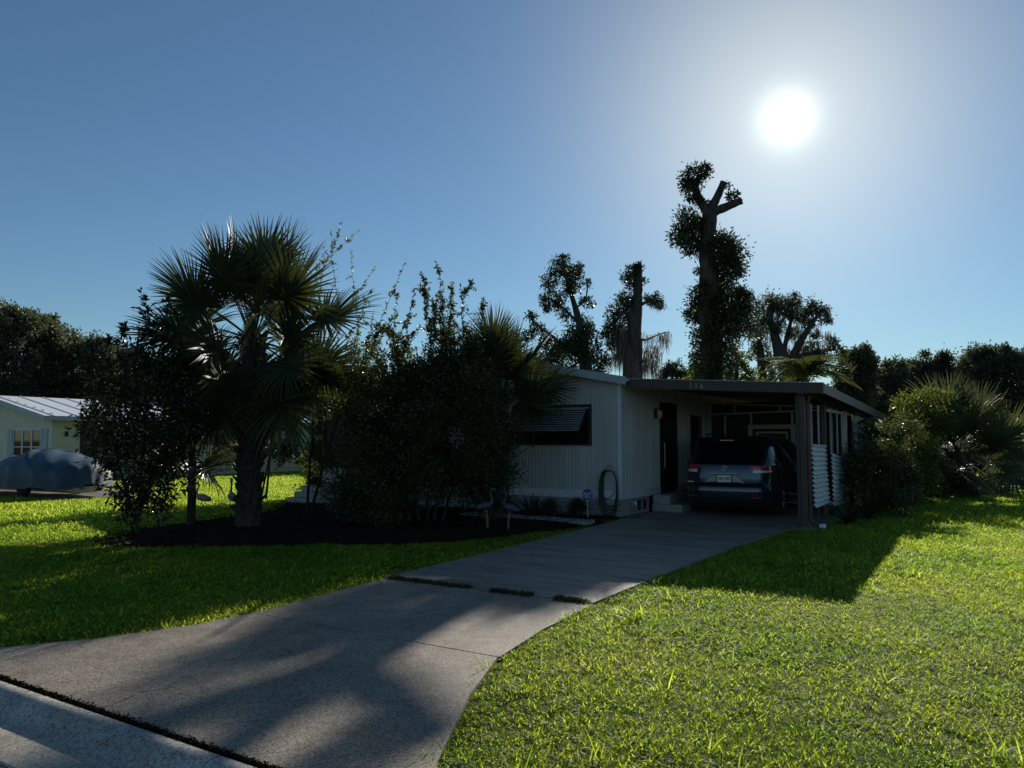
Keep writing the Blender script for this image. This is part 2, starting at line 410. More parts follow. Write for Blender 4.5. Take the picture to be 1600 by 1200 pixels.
# crown and limb tables: metres from the foot of each tree; limbs (x, y, z, radius), lumps (x, y, z, radius), moss (x, y, z, length)
TREES = {
 'tall': dict(base=(-9.74,30.48),
  limbs=[[(-0,0,-0.1,0.53),(0.04,0.01,4.91,0.45),(-0.05,-0.01,8.33,0.36),(-0.05,-0.01,9.66,0.33),(0.07,0.02,10.99,0.29)], [(0.07,0.02,10.85,0.21),(-0.38,-0.12,11.62,0.17),(-0.47,-0.15,12.06,0.15),(-0.29,-0.09,12.58,0.12)], [(0.09,0.03,10.99,0.17),(0.35,0.11,11.56,0.15),(0.62,0.19,12.2,0.13)], [(0.09,0.03,10.93,0.19),(0.7,0.22,11.15,0.16),(1.29,0.38,11.36,0.15)], [(-0.04,-0.01,9.13,0.13),(-0.41,-0.13,9.82,0.09),(-0.89,-0.3,10.25,0.07)], [(-0.05,-0.01,8.33,0.12),(0.54,0.17,8.96,0.09),(0.91,0.28,9.2,0.05)], [(0.05,0.02,5.96,0.16),(0.74,0.23,6.84,0.11),(1.23,0.37,7.21,0.07)], [(0.05,0.02,5.96,0.13),(-0.34,-0.11,7.02,0.08),(-0.57,-0.19,7.3,0.05)]],
  lumps=[(-0.46,-0.4,12.44,0.45),(-0.02,-0.27,12.59,0.32),(-0.79,-0.33,12.17,0.32),(-0.52,-0.36,11.74,0.27),(-0.24,-0.25,11.45,0.19),(0.84,0.22,11.53,0.19),(1.04,0.43,11.66,0.13),(0.72,0.29,12.05,0.11),(-0.02,0.08,11.34,0.16),(-0.58,-0.55,10.41,0.61),(-1.1,-0.34,10.01,0.48),(-0.46,-0.4,9.63,0.53),(-0.22,-0.25,10.56,0.27),(0.7,-0.31,9.36,0.64),(0.99,-0.05,8.86,0.59),(0.86,0.64,8.56,0.43),(0.29,0.53,8.87,0.64),(0.26,0.29,9.9,0.32),(0.71,0.52,9.54,0.48),(-0.41,-0.22,8.52,0.13),(-0.34,-0.3,7.47,0.48),(0.64,0.41,7.27,0.8),(1.27,0.66,6.99,0.59),(-0.68,0.1,6.82,0.43),(0.06,0.7,6.57,0.85),(1.13,-0.26,6.22,0.69),(-0.23,0.06,5.72,0.59),(-0.58,-0.06,4.94,0.35),(0.47,0.16,5.42,0.53),(0.55,-0.15,4.61,0.48),(-0.38,-0.14,4.27,0.32),(1.43,0.1,7.41,0.37),(0.28,0.53,8.12,0.48),(0.24,-0.5,7.17,0.35),(0.28,-0.49,6.39,0.4),(0.17,-0.52,5.62,0.37),(0.25,-0.5,4.85,0.4),(0.14,-0.53,4.09,0.37),(-0.03,-0.59,7.83,0.24)],
  moss=[]),
 'mossy': dict(base=(-13.46,31.22),
  limbs=[[(-0.01,-0,-0.1,0.45),(-0.02,-0,5.19,0.42),(0.13,0.06,7.17,0.28),(0.25,0.11,8.31,0.2),(0.26,0.11,9.4,0.17)], [(0.16,0.07,6.89,0.11),(-0.33,-0.14,7.33,0.09),(-0.66,-0.29,6.91,0.06)], [(0.19,0.08,7.52,0.09),(0.63,0.26,7.73,0.06),(1.09,0.45,7.66,0.04)], [(0.12,0.05,6.04,0.07),(0.56,0.24,6.03,0.04),(1.02,0.42,6.24,0.03),(1.48,0.6,6.37,0.02)], [(0.04,0.02,5.76,0.11),(-0.47,-0.2,6.19,0.09),(-0.85,-0.38,6.06,0.04)]],
  lumps=[(0.25,-0.24,8.99,0.34),(-0.14,-0.17,8.77,0.28),(0.35,-0.03,9.25,0.23),(0.01,-0.18,8.4,0.2),(0.37,0.34,8.69,0.17),(-0.25,-0.3,7.78,0.42),(-0.75,0.11,7.2,0.51),(-0.94,-0.23,6.6,0.42),(-0.56,0.01,6.43,0.51),(-0.77,-0.22,5.84,0.37),(-0.23,0.18,7.17,0.28),(-1.1,-0.3,6.31,0.23),(0.83,0.5,7.83,0.31),(1.1,0.48,7.6,0.23),(0.6,0.33,7.86,0.17),(-0.42,0.01,5.64,0.4),(-0.08,-0.01,7.61,0.23)],
  moss=[(-0.1,-0.04,6.13,1.39),(0.07,-0.34,6.06,1.88),(-0.24,0.27,6.22,1.49),(-0.27,-0.13,6.27,1.27),(-0.29,-0.6,5.78,1.17),(-0.5,-0.58,6.01,1.37),(-0.47,0.21,6.27,1.42),(0.09,-0.22,6.49,1.48),(-0.49,-0.33,6.03,1.37),(-0.51,-0.02,5.93,1.41),(-0.45,0.2,5.77,1.22),(-0.56,-0.43,6.48,1.78),(-0.21,-0.21,6.47,1.41),(-0.52,-0.31,6.23,1.17),(-0.02,-0.52,5.68,1.94),(-0.34,0.27,5.71,1.15),(-0.29,-0.65,5.61,1.79),(-0.59,0.25,5.74,1.66),(0.01,-0.37,6.37,1.3),(-0.23,-0.47,6.55,1.46),(-0.17,0.31,6.42,1.14),(-0.77,0.01,6.62,1.8),(-0.32,-0.43,6.39,1.22),(-0.04,0.04,6.28,1.31),(-0.62,-0.3,6.7,1.28),(-0.3,0.11,6.62,1.17),(-0.21,-0.44,6.43,1.98),(-0.72,0.04,6.21,1.79),(-0.61,0.28,5.7,1.54),(-0.59,-0.03,6.32,1.16),(0.47,0.65,5.63,1.32),(0.73,0.78,5.35,0.54),(0.56,0.11,5.58,0.7),(0.36,0.53,4.94,0.64),(0.24,0.47,4.87,1.02),(0.97,0.5,5.41,1.33),(0.92,-0.04,4.94,1.19),(0.63,0.4,5.77,0.7),(0.77,0.76,4.9,1.35),(0.64,0.06,5.11,1.23),(0.71,0.46,4.97,0.99),(0.63,0.69,5.14,0.75),(0.91,0.49,4.81,0.58),(1.15,-0.02,4.75,1.12),(0.32,0.28,4.88,0.63),(1.07,0.18,5.09,0.56),(0.31,0.52,5.2,1.03),(0.77,0.5,4.85,0.71),(0.41,-0.03,4.83,0.52),(0.78,0.75,5.77,1.24),(0.81,0.47,4.9,1.01),(0.99,0.24,5.61,1.12),(0.43,0.55,4.91,1.21),(0.51,0.64,5.32,0.53),(0.21,0.52,5.25,0.95),(0.77,0.74,5.22,0.64),(0.52,0.39,5.03,0.98),(0.27,0.33,4.96,1.26),(0.36,0.27,5.27,0.86),(0.86,0.39,5.51,0.72),(0.48,0.73,4.84,0.6),(0.47,0.04,5.16,1.31),(0.84,-0.1,5.33,1.29),(0.79,0.56,5.8,1.31),(0.48,0.2,5.53,1.27),(0.6,0.3,4.98,0.66),(0.89,0.48,5.67,0.65),(0.77,0.05,5.45,1),(1.05,0.11,5.04,0.52),(0.71,-0.16,5.21,0.95),(1.08,0.75,6.22,0.33),(0.5,0.65,6.13,0.53),(1.17,0.69,6.04,0.71),(1.28,0.11,6.09,0.5),(1.24,1.02,6.25,0.9),(0.6,0.61,6.11,0.82),(1.07,0.45,6.2,0.38),(1.43,0.05,6.16,0.73),(0.4,0.54,6.39,0.38),(1.25,0.64,6.3,0.9),(0.75,0.45,6.18,0.52),(1.26,-0,6.25,0.56),(1.35,0.8,6.31,0.73),(0.92,-0.12,6.2,0.3),(0.41,0.15,6.05,0.85),(1.41,0.19,6.03,0.93),(0.61,0.11,6.15,0.62),(0.88,0.79,6.09,0.8),(-0.64,-0.01,5.53,0.89),(-0.85,-0.03,5.32,0.88),(-0.54,-0.46,5.42,0.97),(-0.83,-0.49,5.33,0.96),(-0.74,-0.21,5.45,0.77),(-0.72,-0.83,5.28,0.99),(-0.55,-0.34,5.4,0.82),(-0.83,0.15,5.5,0.82),(-1.21,-0.27,5.52,0.86),(-0.86,0.02,5.37,0.81),(-0.47,-0.43,5.31,0.75),(-1.15,-0.31,5.24,0.99),(-0.69,0.01,5.37,0.8),(-1.14,-0.29,5.48,0.77),(1.23,0.44,7.58,0.42),(1.24,0.16,7.54,0.21),(1.01,-0.1,7.52,0.25),(1.07,0.86,7.66,0.22),(0.97,0.87,7.67,0.36),(1.08,0.21,7.56,0.44),(0.75,0.59,7.65,0.32),(0.82,0.24,7.59,0.2)]),
 'slim': dict(base=(-13.77,26.66),
  limbs=[[(0.29,0.14,-0.1,0.28),(0.22,0.11,4.79,0.24),(0.05,0.02,6.18,0.16),(-0.16,-0.09,7.08,0.11),(-0.43,-0.23,8.1,0.06),(-0.56,-0.3,8.87,0.03)], [(0.05,0.02,6.18,0.06),(-0.52,-0.28,6.83,0.05),(-1,-0.55,7.21,0.03)], [(-0.08,-0.05,6.82,0.05),(0.26,0.13,7.12,0.03),(0.46,0.23,7.01,0.01)], [(0.18,0.08,4.79,0.09),(-0.75,-0.41,5.56,0.06),(-1.57,-0.88,6.33,0.04)]],
  lumps=[(-0.54,-0.22,8.78,0.25),(-0.79,-0.1,8.38,0.42),(-0.05,-0.19,8.12,0.4),(-1.05,-0.47,7.92,0.38),(-0.2,-0.33,7.6,0.4),(-0.79,-0.42,7.14,0.4),(-1.09,-0.81,7.16,0.2),(0.28,0.02,7.05,0.23),(0.38,0.12,7.82,0.15),(-0.63,-0.08,6.66,0.28),(0.52,0.15,6.95,0.12),(0.02,0.11,8.5,0.17),(-0.99,-0.73,6.8,0.2),(-0.22,0.48,6.09,0.55),(-0.11,-0.54,5.45,0.62),(0.57,-0.24,5.19,0.57),(0.1,-0.41,4.7,0.7),(0.53,0.67,4.78,0.42),(-0.71,-0.21,5.15,0.45),(-0.92,-0.1,4.33,0.45),(-1.62,-0.91,6.48,0.23),(-1.29,-0.96,5.99,0.28),(-1.68,-1.04,5.71,0.25),(-1.17,-0.68,5.56,0.33),(-1.18,-0.14,4.95,0.45),(0.45,-0,5.9,0.3),(-1.19,-0.89,4.53,0.4),(0.46,0.51,4.18,0.38)],
  moss=[]),
 'oak': dict(base=(-11.56,50.7),
  limbs=[[(0.47,0.1,-0.1,0.74),(0.37,0.08,6.01,0.56),(-0.23,-0.06,7.68,0.35),(-0.58,-0.14,9.15,0.2),(-0.63,-0.15,10.2,0.11)], [(0.38,0.08,6.42,0.3),(1.17,0.25,8.03,0.22),(1.94,0.4,9.22,0.13),(2.36,0.48,9.68,0.07)], [(-1.14,-0.28,-0.1,0.39),(-1.21,-0.29,6.47,0.28),(-1.33,-0.32,7.93,0.17)], [(0.5,0.11,6.82,0.17),(2.19,0.45,7.25,0.13),(3.11,0.61,7.33,0.07)], [(0.14,0.03,7.46,0.17),(0.6,0.13,9.3,0.11),(0.7,0.15,10.2,0.07)]],
  lumps=[(-0.62,0.14,10.24,0.82),(0.07,0.64,10.42,0.78),(0.8,0.07,10.51,0.48),(-1.18,0.34,9.47,0.74),(-0.08,-0.55,9.06,0.65),(1.04,0.71,9.75,0.56),(1.73,0.83,10.04,0.61),(2.32,0.94,9.79,0.48),(1.5,0.67,9.17,0.52),(2.58,0.67,9.2,0.35),(-1.53,-0.45,8.56,0.56),(-1.49,-0.07,7.55,0.65),(-0.76,0.22,6.91,0.52),(0.71,0.22,8.47,0.43),(2.02,0.5,8.32,0.35),(0.44,0.93,6.82,0.95),(2.97,0.38,7.71,0.48),(3.31,0.5,7.02,0.43),(-0.7,-0.83,5.66,0.69),(1.56,0.76,7.44,0.56),(2.33,0.66,6.77,0.69),(0.98,0.49,5.6,0.78),(0.62,-0.1,9.68,0.43),(3.5,0.28,6.07,0.61)],
  moss=[(-1.08,-0.28,6.96,0.88),(0.83,0.57,7.76,1.62),(-1.21,-0.44,7.29,0.74),(1.61,0.26,9.36,1.45),(-0.72,-0.26,9.01,0.56),(-0.2,0.31,8.7,1.71),(1.17,-0.13,8.45,1.72),(-0.87,0.17,9.05,1.68),(2.63,0.03,7.52,1.71),(-1.38,-0.13,7.17,1.37),(1.28,0.54,7.24,0.65),(-0.65,-0.19,9.19,1.1),(0.77,0.42,8.07,0.96),(1.69,0.13,7.18,1.44),(-1.28,-0.68,9.14,0.79),(-0.48,-0.26,7.99,0.76),(1.22,0.02,8.52,0.96),(1.45,0.53,6.96,0.75),(-0.08,0.05,6.9,0.78),(-1.46,-0.19,9.11,1.52),(1.5,0.8,6.99,1.12),(-1.43,-0.07,8.81,1.39),(0.12,0.33,9.19,0.98),(0.38,0.56,8.61,1.06),(-1.03,0.19,9.57,1.47),(1.59,0.58,8.36,0.66),(-0.23,-0.21,8.02,1.61),(0.51,0.12,6.89,1.16),(-0.83,0.07,7.94,1.25),(0.98,0.51,7.57,0.55),(0.25,0.46,7.41,0.69),(-1.41,-0.09,9.14,0.87),(0.32,0.24,8.69,1.29),(-0.74,-0.43,8.61,1.34),(0.76,0.29,6.94,1.66),(-0.34,-0.4,8.61,1.17),(0.8,0.32,8.53,1.57),(-0.61,-0.48,8.25,0.66),(2.35,-0.01,7.77,1.72),(-1.05,0.22,7.71,1.24),(-1.44,0.03,7.42,1.58),(-1.18,-0.49,7.02,1.47),(1.17,-0.21,7.96,0.84),(-1.38,-0.01,8.35,1.57),(-0.7,0.11,8.33,0.86),(1.48,-0.04,6.86,1.6),(-0.36,0.24,8.47,0.52),(0.66,0.49,7.24,1.55),(-1.25,-0.23,8.43,0.62),(0.32,-0.16,7.04,0.86),(2.16,-0.01,6.84,1.51),(-0.59,-0.59,7.04,1.64),(2.8,0.5,9.33,0.52),(-0.33,0.15,8.18,1.03),(-1.19,-0.15,7.87,1.33),(1.24,-0.01,8.07,1.19),(1.42,0.6,9.32,1.05),(-0.83,-0.65,9.24,1.44),(-0.15,0.08,8.64,0.86),(1.09,-0.1,9.11,1.3),(-1.15,-0.79,6.96,0.71),(1.83,0.07,7.94,1.04),(-0.28,0.24,8.62,1.44),(0.79,-0.11,8.02,0.82),(1.28,-0.22,8.94,1.11),(1.28,0.26,8.01,1.22),(0.98,0.06,8.94,1.68),(1.39,0.37,7.53,1.68),(0.41,0.17,8.63,0.89),(-0.21,0.16,8.76,0.9),(-0.74,0.25,8.31,0.87),(0.08,-0.15,7.73,0.9),(2.14,0.58,7.31,0.92),(2.15,0.05,8.89,0.64),(2.82,0.31,9.25,0.53),(2.31,0.06,9.34,1.31),(0.81,0.55,8.94,0.82),(2.66,0.37,8.32,0.81),(0.31,0.28,7.57,0.87),(-1.28,0.08,7.49,0.64),(-1.26,-0.42,9.57,1.73),(0.39,-0.21,7.5,1.2),(2.71,0.29,8.44,0.94),(1.45,0.3,9.45,0.96),(1.76,0.25,7.9,1.11),(2.58,0.08,8.19,1.41),(0.11,0.38,9.34,0.99),(-0.64,-0.01,9.52,0.87),(-1.09,0.12,8.4,1.42),(1.64,0.7,7.12,0.91)]),
 'lime': dict(base=(-9.14,31.71),
  limbs=[[(-0.01,-0,-0.1,0.14),(0.04,0.01,3.92,0.11),(0.11,0.03,4.98,0.06)], [(0.04,0.01,3.92,0.07),(0.49,0.14,4.44,0.04)]],
  lumps=[(-0.01,0.13,5.38,0.28),(0.25,0.31,5,0.36),(0.01,0.19,4.52,0.44),(0.6,0.11,4.3,0.36),(-0.3,0.13,4.21,0.33),(0.77,0.45,4,0.28),(0.45,-0.21,3.81,0.41)],
  moss=[]),
 'lime2': dict(base=(-11.3,33.13),
  limbs=[[(0.04,0.01,-0.1,0.13),(0.06,0.02,4.09,0.1),(0.05,0.01,5.09,0.04)]],
  lumps=[(0.18,-0.18,5.21,0.32),(0.07,-0.22,4.79,0.35),(0.16,0.01,4.38,0.41),(-0.36,0.14,4.18,0.35),(0.35,0.13,4.03,0.35)],
  moss=[]),
 'smalloak': dict(base=(-22.38,59.96),
  limbs=[[(-0.01,-0,-0.1,0.27),(0.05,0.02,5.67,0.19),(-0.02,-0.01,7.24,0.08)]],
  lumps=[(-0.4,0.29,7.55,0.59),(0.42,-0.03,7.22,0.64),(-0.77,-0.22,6.84,0.53),(1.12,0.12,6.94,0.53),(-0.1,0.18,6.47,0.75),(-0.9,-0.61,6.19,0.53),(1.5,-0.07,6.13,0.59)],
  moss=[]),
 'right0': dict(base=(-8.28,57.41),
  limbs=[[(-0.02,-0.01,-0.1,0.34),(0.1,0.01,5.04,0.22),(0.04,0,7.04,0.07)], [(0.09,0.01,4.59,0.14),(-0.6,-0.09,5.95,0.07)], [(0.1,0.01,5.04,0.12),(0.77,0.1,6.12,0.05)]],
  lumps=[(0.14,0.88,6.17,0.77),(0.9,0.18,6.53,0.73),(0.6,-0.09,7.03,0.8),(0.35,0.82,3.89,0.51),(0.53,-0.78,5.46,0.63),(0.65,0.92,6.99,0.59),(-0.09,0,7.43,0.34),(-0.62,-0.6,5.85,0.58),(0.78,-0.33,6.53,0.71),(0.71,-0.45,6.88,0.61),(0.84,0.27,6.6,0.3),(0.34,-0.05,6.09,0.38),(0.89,0.15,5.71,0.48),(-0.61,0.4,4.91,0.82),(-0.77,0.91,3.91,0.71),(-0.8,0.2,6.42,0.41),(0.09,-0.47,4.77,0.58),(-0.36,0.27,7.24,0.49),(0.71,0.51,5.65,0.54),(0.77,1.2,6.45,0.67),(0.74,-0.16,4.65,0.56),(-0.54,0,6.69,0.65),(0.79,0.92,4.73,0.79),(0.17,-0.53,5.65,0.82),(0.06,-0.41,7.32,0.59),(0.31,0.23,5.3,0.38),(-0.5,-0.34,5.67,0.5),(-0.25,0.85,7.08,0.63),(-0.49,-0.42,6.1,0.55),(-0.23,-0.54,5.01,0.44),(0.5,0.21,5.95,0.31),(-0.85,0.18,5.05,0.78),(0.59,0.7,6.97,0.31),(-0.56,1.19,5.83,0.71),(-0.65,-0.2,4.63,0.32),(-0.06,-0.12,4.78,0.5),(-0.17,0.34,6.34,0.61),(-0.62,-0.09,6.17,0.55),(1.13,0.27,7.18,0.33),(1.05,0.03,7.48,0.26),(0.71,0.59,7.89,0.34),(-0.62,0.37,7.43,0.29),(0.68,0.47,7.92,0.32),(0.13,0.36,7.82,0.34)],
  moss=[(0.67,0.48,6.75,1.08),(-0.24,-0.29,5.48,1.33),(-0.82,0.32,6.15,0.92),(0.98,-0.17,5.13,0.51),(-0.45,-0.47,6.08,1.18),(0.63,0.08,5.81,1.28),(0.71,-0.25,5.22,1.04),(-0.27,-0.29,5.5,1.11),(0.88,0.22,6.49,0.5),(-0.09,-0.37,6.34,0.82),(-0.64,-0.2,5.74,0.86),(-0.25,-0.18,6.63,0.98),(-0.67,0.34,5.33,0.72),(0.9,-0.31,6.53,0.82)]),
 'right1': dict(base=(-7.32,65.59),
  limbs=[[(-0.02,0,-0.1,0.39),(0.12,0.02,5.45,0.25),(0.02,0.01,6.6,0.08)], [(0.1,0.01,4.96,0.17),(-0.65,-0.07,6.47,0.08)], [(0.12,0.02,5.45,0.14),(0.86,0.09,6.67,0.06)]],
  lumps=[(-0.01,0.14,5.07,0.41),(-0.32,0.42,5.83,0.52),(0.32,-0.41,4.83,0.58),(0.38,0.67,5.4,0.59),(0.42,0.77,6.82,0.55),(-1.23,1.1,3.59,0.63),(0.64,-1.31,5.9,0.79),(0.33,-0.21,4.42,0.85),(1.44,-0.62,6.23,0.57),(-0.99,-0.56,4.52,0.33),(0.26,-0.02,6.62,0.45),(-1.09,0.65,3.84,0.7),(0.76,-1.19,3.28,0.85),(1.11,0.52,3.66,0.34),(-0.6,0.72,5.12,0.57),(0.7,0.89,4.1,0.43),(-0.94,0.66,6.67,0.74),(-1.13,-0.59,3.67,0.39),(1.2,0.44,6.71,0.36),(1.22,0.25,4.75,0.41),(-0.34,-0.66,4.27,0.68),(-1.09,0.85,5.33,0.83),(1.6,-0.28,5.04,0.66),(0.46,0.53,3.07,0.35),(0.94,1.17,7.37,0.7),(1.11,-0.1,3.78,0.52),(0.58,-0.45,4.16,0.35),(1.33,0.94,4.94,0.64),(-1.16,-0.9,3.82,0.55),(0.41,-1.18,5.01,0.8),(0.21,0.96,5.19,0.61),(0.39,-0.53,4.3,0.54),(1.16,-0.38,6,0.52),(-0.58,-0.45,4.15,0.88),(-0.1,0.46,6.41,0.53),(0.81,-0.48,3.4,0.47),(0.8,-0.34,6.2,0.57),(-0.6,-1.34,6.47,0.73),(0.67,-0.16,6.72,0.24),(0.09,0.36,7.51,0.35),(-0.67,0.12,7.44,0.34),(-0.88,0,6.82,0.26),(-0.61,0.38,6.87,0.28),(0.26,-0.7,7.38,0.39)],
  moss=[(-0.41,-0.26,4.79,1.11),(0.9,0.23,4.61,1.5),(-0.97,-0.25,5.59,1),(-0.53,0.42,4.66,0.94),(1.3,-0.14,6.15,0.99),(0.39,0.51,4.8,1.03),(1.16,0.36,5.74,0.9),(-0.71,0.1,6.01,1.03),(0.7,0.52,5.97,1.03),(-0.09,-0.07,4.4,1.04),(0.96,-0.06,5.84,1.44),(-1.13,-0.2,6.08,1.18),(0.17,0.26,5.31,1.17),(-0.34,0.29,5.06,0.94)]),
 'right2': dict(base=(-5.6,69.78),
  limbs=[[(-0.02,-0.01,-0.1,0.41),(0.14,0.01,5.62,0.26),(0.04,-0,6.92,0.09)], [(0.12,0.01,5.1,0.17),(-0.65,-0.06,6.69,0.09)], [(0.14,0.01,5.62,0.15),(0.91,0.06,6.89,0.06)]],
  lumps=[(0.98,0.61,4.76,0.72),(-1.17,0.74,4.12,0.82),(-0.4,-0.29,5.21,0.4),(-0.79,0.11,4.9,0.54),(-0.78,-0.3,5.16,0.46),(-0.17,0.57,7.4,0.82),(-0.51,0.69,6.63,0.4),(0.87,0.04,4.85,0.44),(-1.47,-0.21,3.9,0.39),(0.78,0.35,7.25,0.37),(-0.83,-0.08,4.31,0.5),(0.87,-0.23,7.18,0.54),(0.75,-1.21,3.33,0.66),(0.27,0.87,5.59,0.67),(-0.83,-0.06,3.19,0.43),(0.57,1.01,3.06,0.7),(-1.39,-0.42,5.54,0.46),(-0.74,0.99,4.01,0.68),(-0.95,0.35,5.47,0.36),(0.66,-0.45,7.33,0.47),(0.3,0.89,5.35,0.78),(0.12,-1.41,6.85,0.77),(-0.01,0.4,4.62,0.7),(1.21,0.8,4.03,0.64),(-0.66,0.58,7.31,0.72),(-0.02,-0.63,4.5,0.74),(-0.07,-0.34,6.67,0.55),(1.57,-0.52,4.15,0.49),(-0.2,1.32,7.35,0.84),(-1.37,0.06,3.08,0.52),(1.32,0.84,5.48,0.66),(1.61,0.08,5.65,0.76),(1.05,-0.17,3.49,0.91),(0.9,1.17,4.53,0.62),(1.37,1.64,4.57,0.89),(0.57,0.64,3.51,0.62),(-0.25,0.51,5.79,0.89),(0.96,1.19,4.62,0.72),(-1.05,-0.32,7.53,0.31),(1.66,-0.12,7.14,0.32),(0.19,0.42,7.02,0.36),(0.83,0.29,7.58,0.33),(1.02,0.48,7.78,0.39),(0.18,0.36,7.83,0.41)],
  moss=[(1.03,-0.03,4.57,1.14),(0.44,-0.35,4.58,1.42),(1.12,0.35,5.55,0.72),(1.03,0.44,6.45,1.33),(-0.46,-0.01,5,1.26),(0.18,-0.17,5.65,0.9),(1.46,0.44,5.48,1.59),(-0.85,-0.39,6.62,0.77),(-0.37,-0.34,4.62,0.72),(0.16,0.09,4.89,0.9),(-0.42,-0.06,6.24,0.64),(0.34,0.28,5.5,0.81),(0.34,-0.46,5.58,1.31),(-0.59,0.38,6.24,1.5)]),
 'right3': dict(base=(-3.54,69.91),
  limbs=[[(-0.02,-0,-0.1,0.41),(0.14,0.01,5.56,0.26),(0.08,0,7.45,0.09)], [(0.12,0.01,5.05,0.17),(-0.62,-0.03,6.61,0.09)], [(0.14,0.01,5.56,0.15),(0.89,0.04,6.8,0.06)]],
  lumps=[(0.2,-0.38,6.89,0.34),(0.14,1.14,6.57,0.89),(-0.67,-0.32,7.35,0.84),(0.07,0.15,3.99,0.63),(-0,-0.42,4.16,0.59),(-0.59,-0.66,6.21,0.49),(-1.09,-0.52,6.54,0.6),(1.24,-0.34,4.59,0.4),(1.23,0.91,6.55,0.89),(-0.79,1.02,6.87,0.82),(0.58,0.99,6.91,0.87),(-0.3,-0.56,7.03,0.66),(0.26,-0.42,7.78,0.67),(0.85,1.32,6.28,0.72),(1.1,-0.02,5.51,0.41),(-0.31,0.12,7.43,0.43),(1.2,-1.48,4.02,0.86),(1.2,1.02,6.44,0.88),(1.16,-0.12,4.65,0.73),(-0.05,-0.54,8.12,0.48),(0.35,-0.07,5.76,0.87),(1.44,-0.44,6.92,0.41),(-0.43,-0.41,4.6,0.66),(-1.23,-0.44,5.4,0.67),(-0.6,-0.13,5.2,0.38),(-0.58,-0.31,5.44,0.43),(0.41,-0.78,7.03,0.6),(-1.03,0.55,6.54,0.45),(-0.17,0.04,5.4,0.43),(0.26,-0.25,4.45,0.53),(0.18,0.22,3.76,0.41),(-0.49,-1.35,5.95,0.83),(-1.18,-0.4,4.65,0.41),(0.15,-0.29,5.1,0.51),(-0.95,-0.1,6,0.6),(1.43,1.06,5.62,0.69),(-1.27,-0.21,5.6,0.62),(0.65,-0.16,5.6,0.51),(1.55,0.23,7.67,0.4),(1.64,0.35,7.4,0.26),(1.44,-0.21,7.83,0.37),(-1.26,0.23,8.55,0.42),(-0.19,-0.26,7.41,0.45),(0.28,-0.77,8.24,0.41)],
  moss=[(0.28,-0.41,5.96,1.21),(0.27,-0.44,5.51,1.62),(-0.27,-0.12,6.35,0.99),(-0.92,-0.33,6.89,0.77),(0.83,0.1,6.8,1.21),(1.42,0.29,6.32,1.63),(-0.49,-0.08,6.49,0.73),(-0.77,0.19,6.41,1.4),(0.6,-0.17,6.7,0.65),(-0.94,-0.37,6.54,1.16),(-1.17,0.26,7.06,1.28),(-0.52,0.03,7.13,1.43),(-0.97,-0.34,5.69,0.64),(1.12,-0.09,6.18,0.94)]),
 'right4': dict(base=(-1.46,67.98),
  limbs=[[(-0.02,0,-0.1,0.4),(0.14,0.01,5.38,0.26),(0.09,0.01,7.33,0.09)], [(0.13,0.01,4.89,0.17),(-0.57,-0.01,6.38,0.09)], [(0.14,0.01,5.38,0.14),(0.85,0.02,6.57,0.06)]],
  lumps=[(-1.22,-0.9,4.18,0.82),(1.03,-0.77,7.45,0.63),(-0.27,0.45,7.58,0.55),(1.02,0.26,5.4,0.81),(0.43,-1.29,6.98,0.77),(0.95,-0.71,7.12,0.46),(0.15,-0.48,5.44,0.63),(-1.01,0.07,4.35,0.47),(0.48,-0.19,3.82,0.85),(-0.23,-0.55,7.03,0.66),(0.16,-0.36,4.63,0.36),(0.99,0.32,6.09,0.84),(-0.01,0.98,7.77,0.85),(0.48,-0.2,4.82,0.42),(-0.08,-0.1,5.89,0.61),(-1.13,0.6,5.98,0.79),(-0.77,-0.38,6.14,0.68),(-0.9,0.7,6.74,0.66),(1,-1.28,7.81,0.65),(1.34,-0.6,6.79,0.66),(0.64,0.12,7.98,0.35),(0.4,-1.08,6.75,0.71),(1.06,-0.76,3.84,0.42),(-1.09,0.32,5.72,0.73),(0.64,0.1,6.17,0.36),(-0.04,0.21,5.91,0.34),(1.59,1.08,5.17,0.76),(-1.14,-0.52,3.85,0.69),(-0.03,1.29,5.58,0.79),(-1.14,0.96,6.37,0.69),(-0.33,1.24,4.39,0.69),(1.28,-0.68,7.29,0.89),(0.52,-1.49,7.84,0.86),(-1.17,0.8,5.91,0.75),(-0.31,-0.44,5.85,0.35),(1,-1.03,6.96,0.59),(0.59,0.5,5.74,0.54),(0.8,0.28,4.72,0.33),(0.68,0.25,8.32,0.34),(1.51,-0.44,7.35,0.3),(1.56,0.35,8.12,0.39),(1.06,-0.27,8.23,0.29),(0.33,0.01,7.28,0.26),(0.24,0.29,8.18,0.4)],
  moss=[(0.04,-0.14,5.33,0.74),(1.04,-0.12,5.59,1.38),(-0.26,0.33,5.94,0.72),(-0.44,0.15,5.54,0.68),(0.31,0.34,6.94,1.39),(0.58,-0.44,6.79,1.47),(0.56,0.29,5.83,0.65),(1.02,-0.29,5.67,0.96),(-0.98,-0.2,5.61,0.79),(0.93,0.17,5.92,0.95),(0.05,0.29,6.56,1.09),(1.18,0.16,5.95,0.96),(0.64,0.02,5.17,0.75),(0.3,0.05,5.35,1.13)]),
 'right5': dict(base=(0.44,66),
  limbs=[[(-0.02,-0,-0.1,0.39),(0.15,-0,5.2,0.25),(0.11,-0,7.21,0.08)], [(0.13,-0,4.74,0.17),(-0.52,-0,6.16,0.08)], [(0.15,-0,5.2,0.14),(0.81,-0.01,6.33,0.06)]],
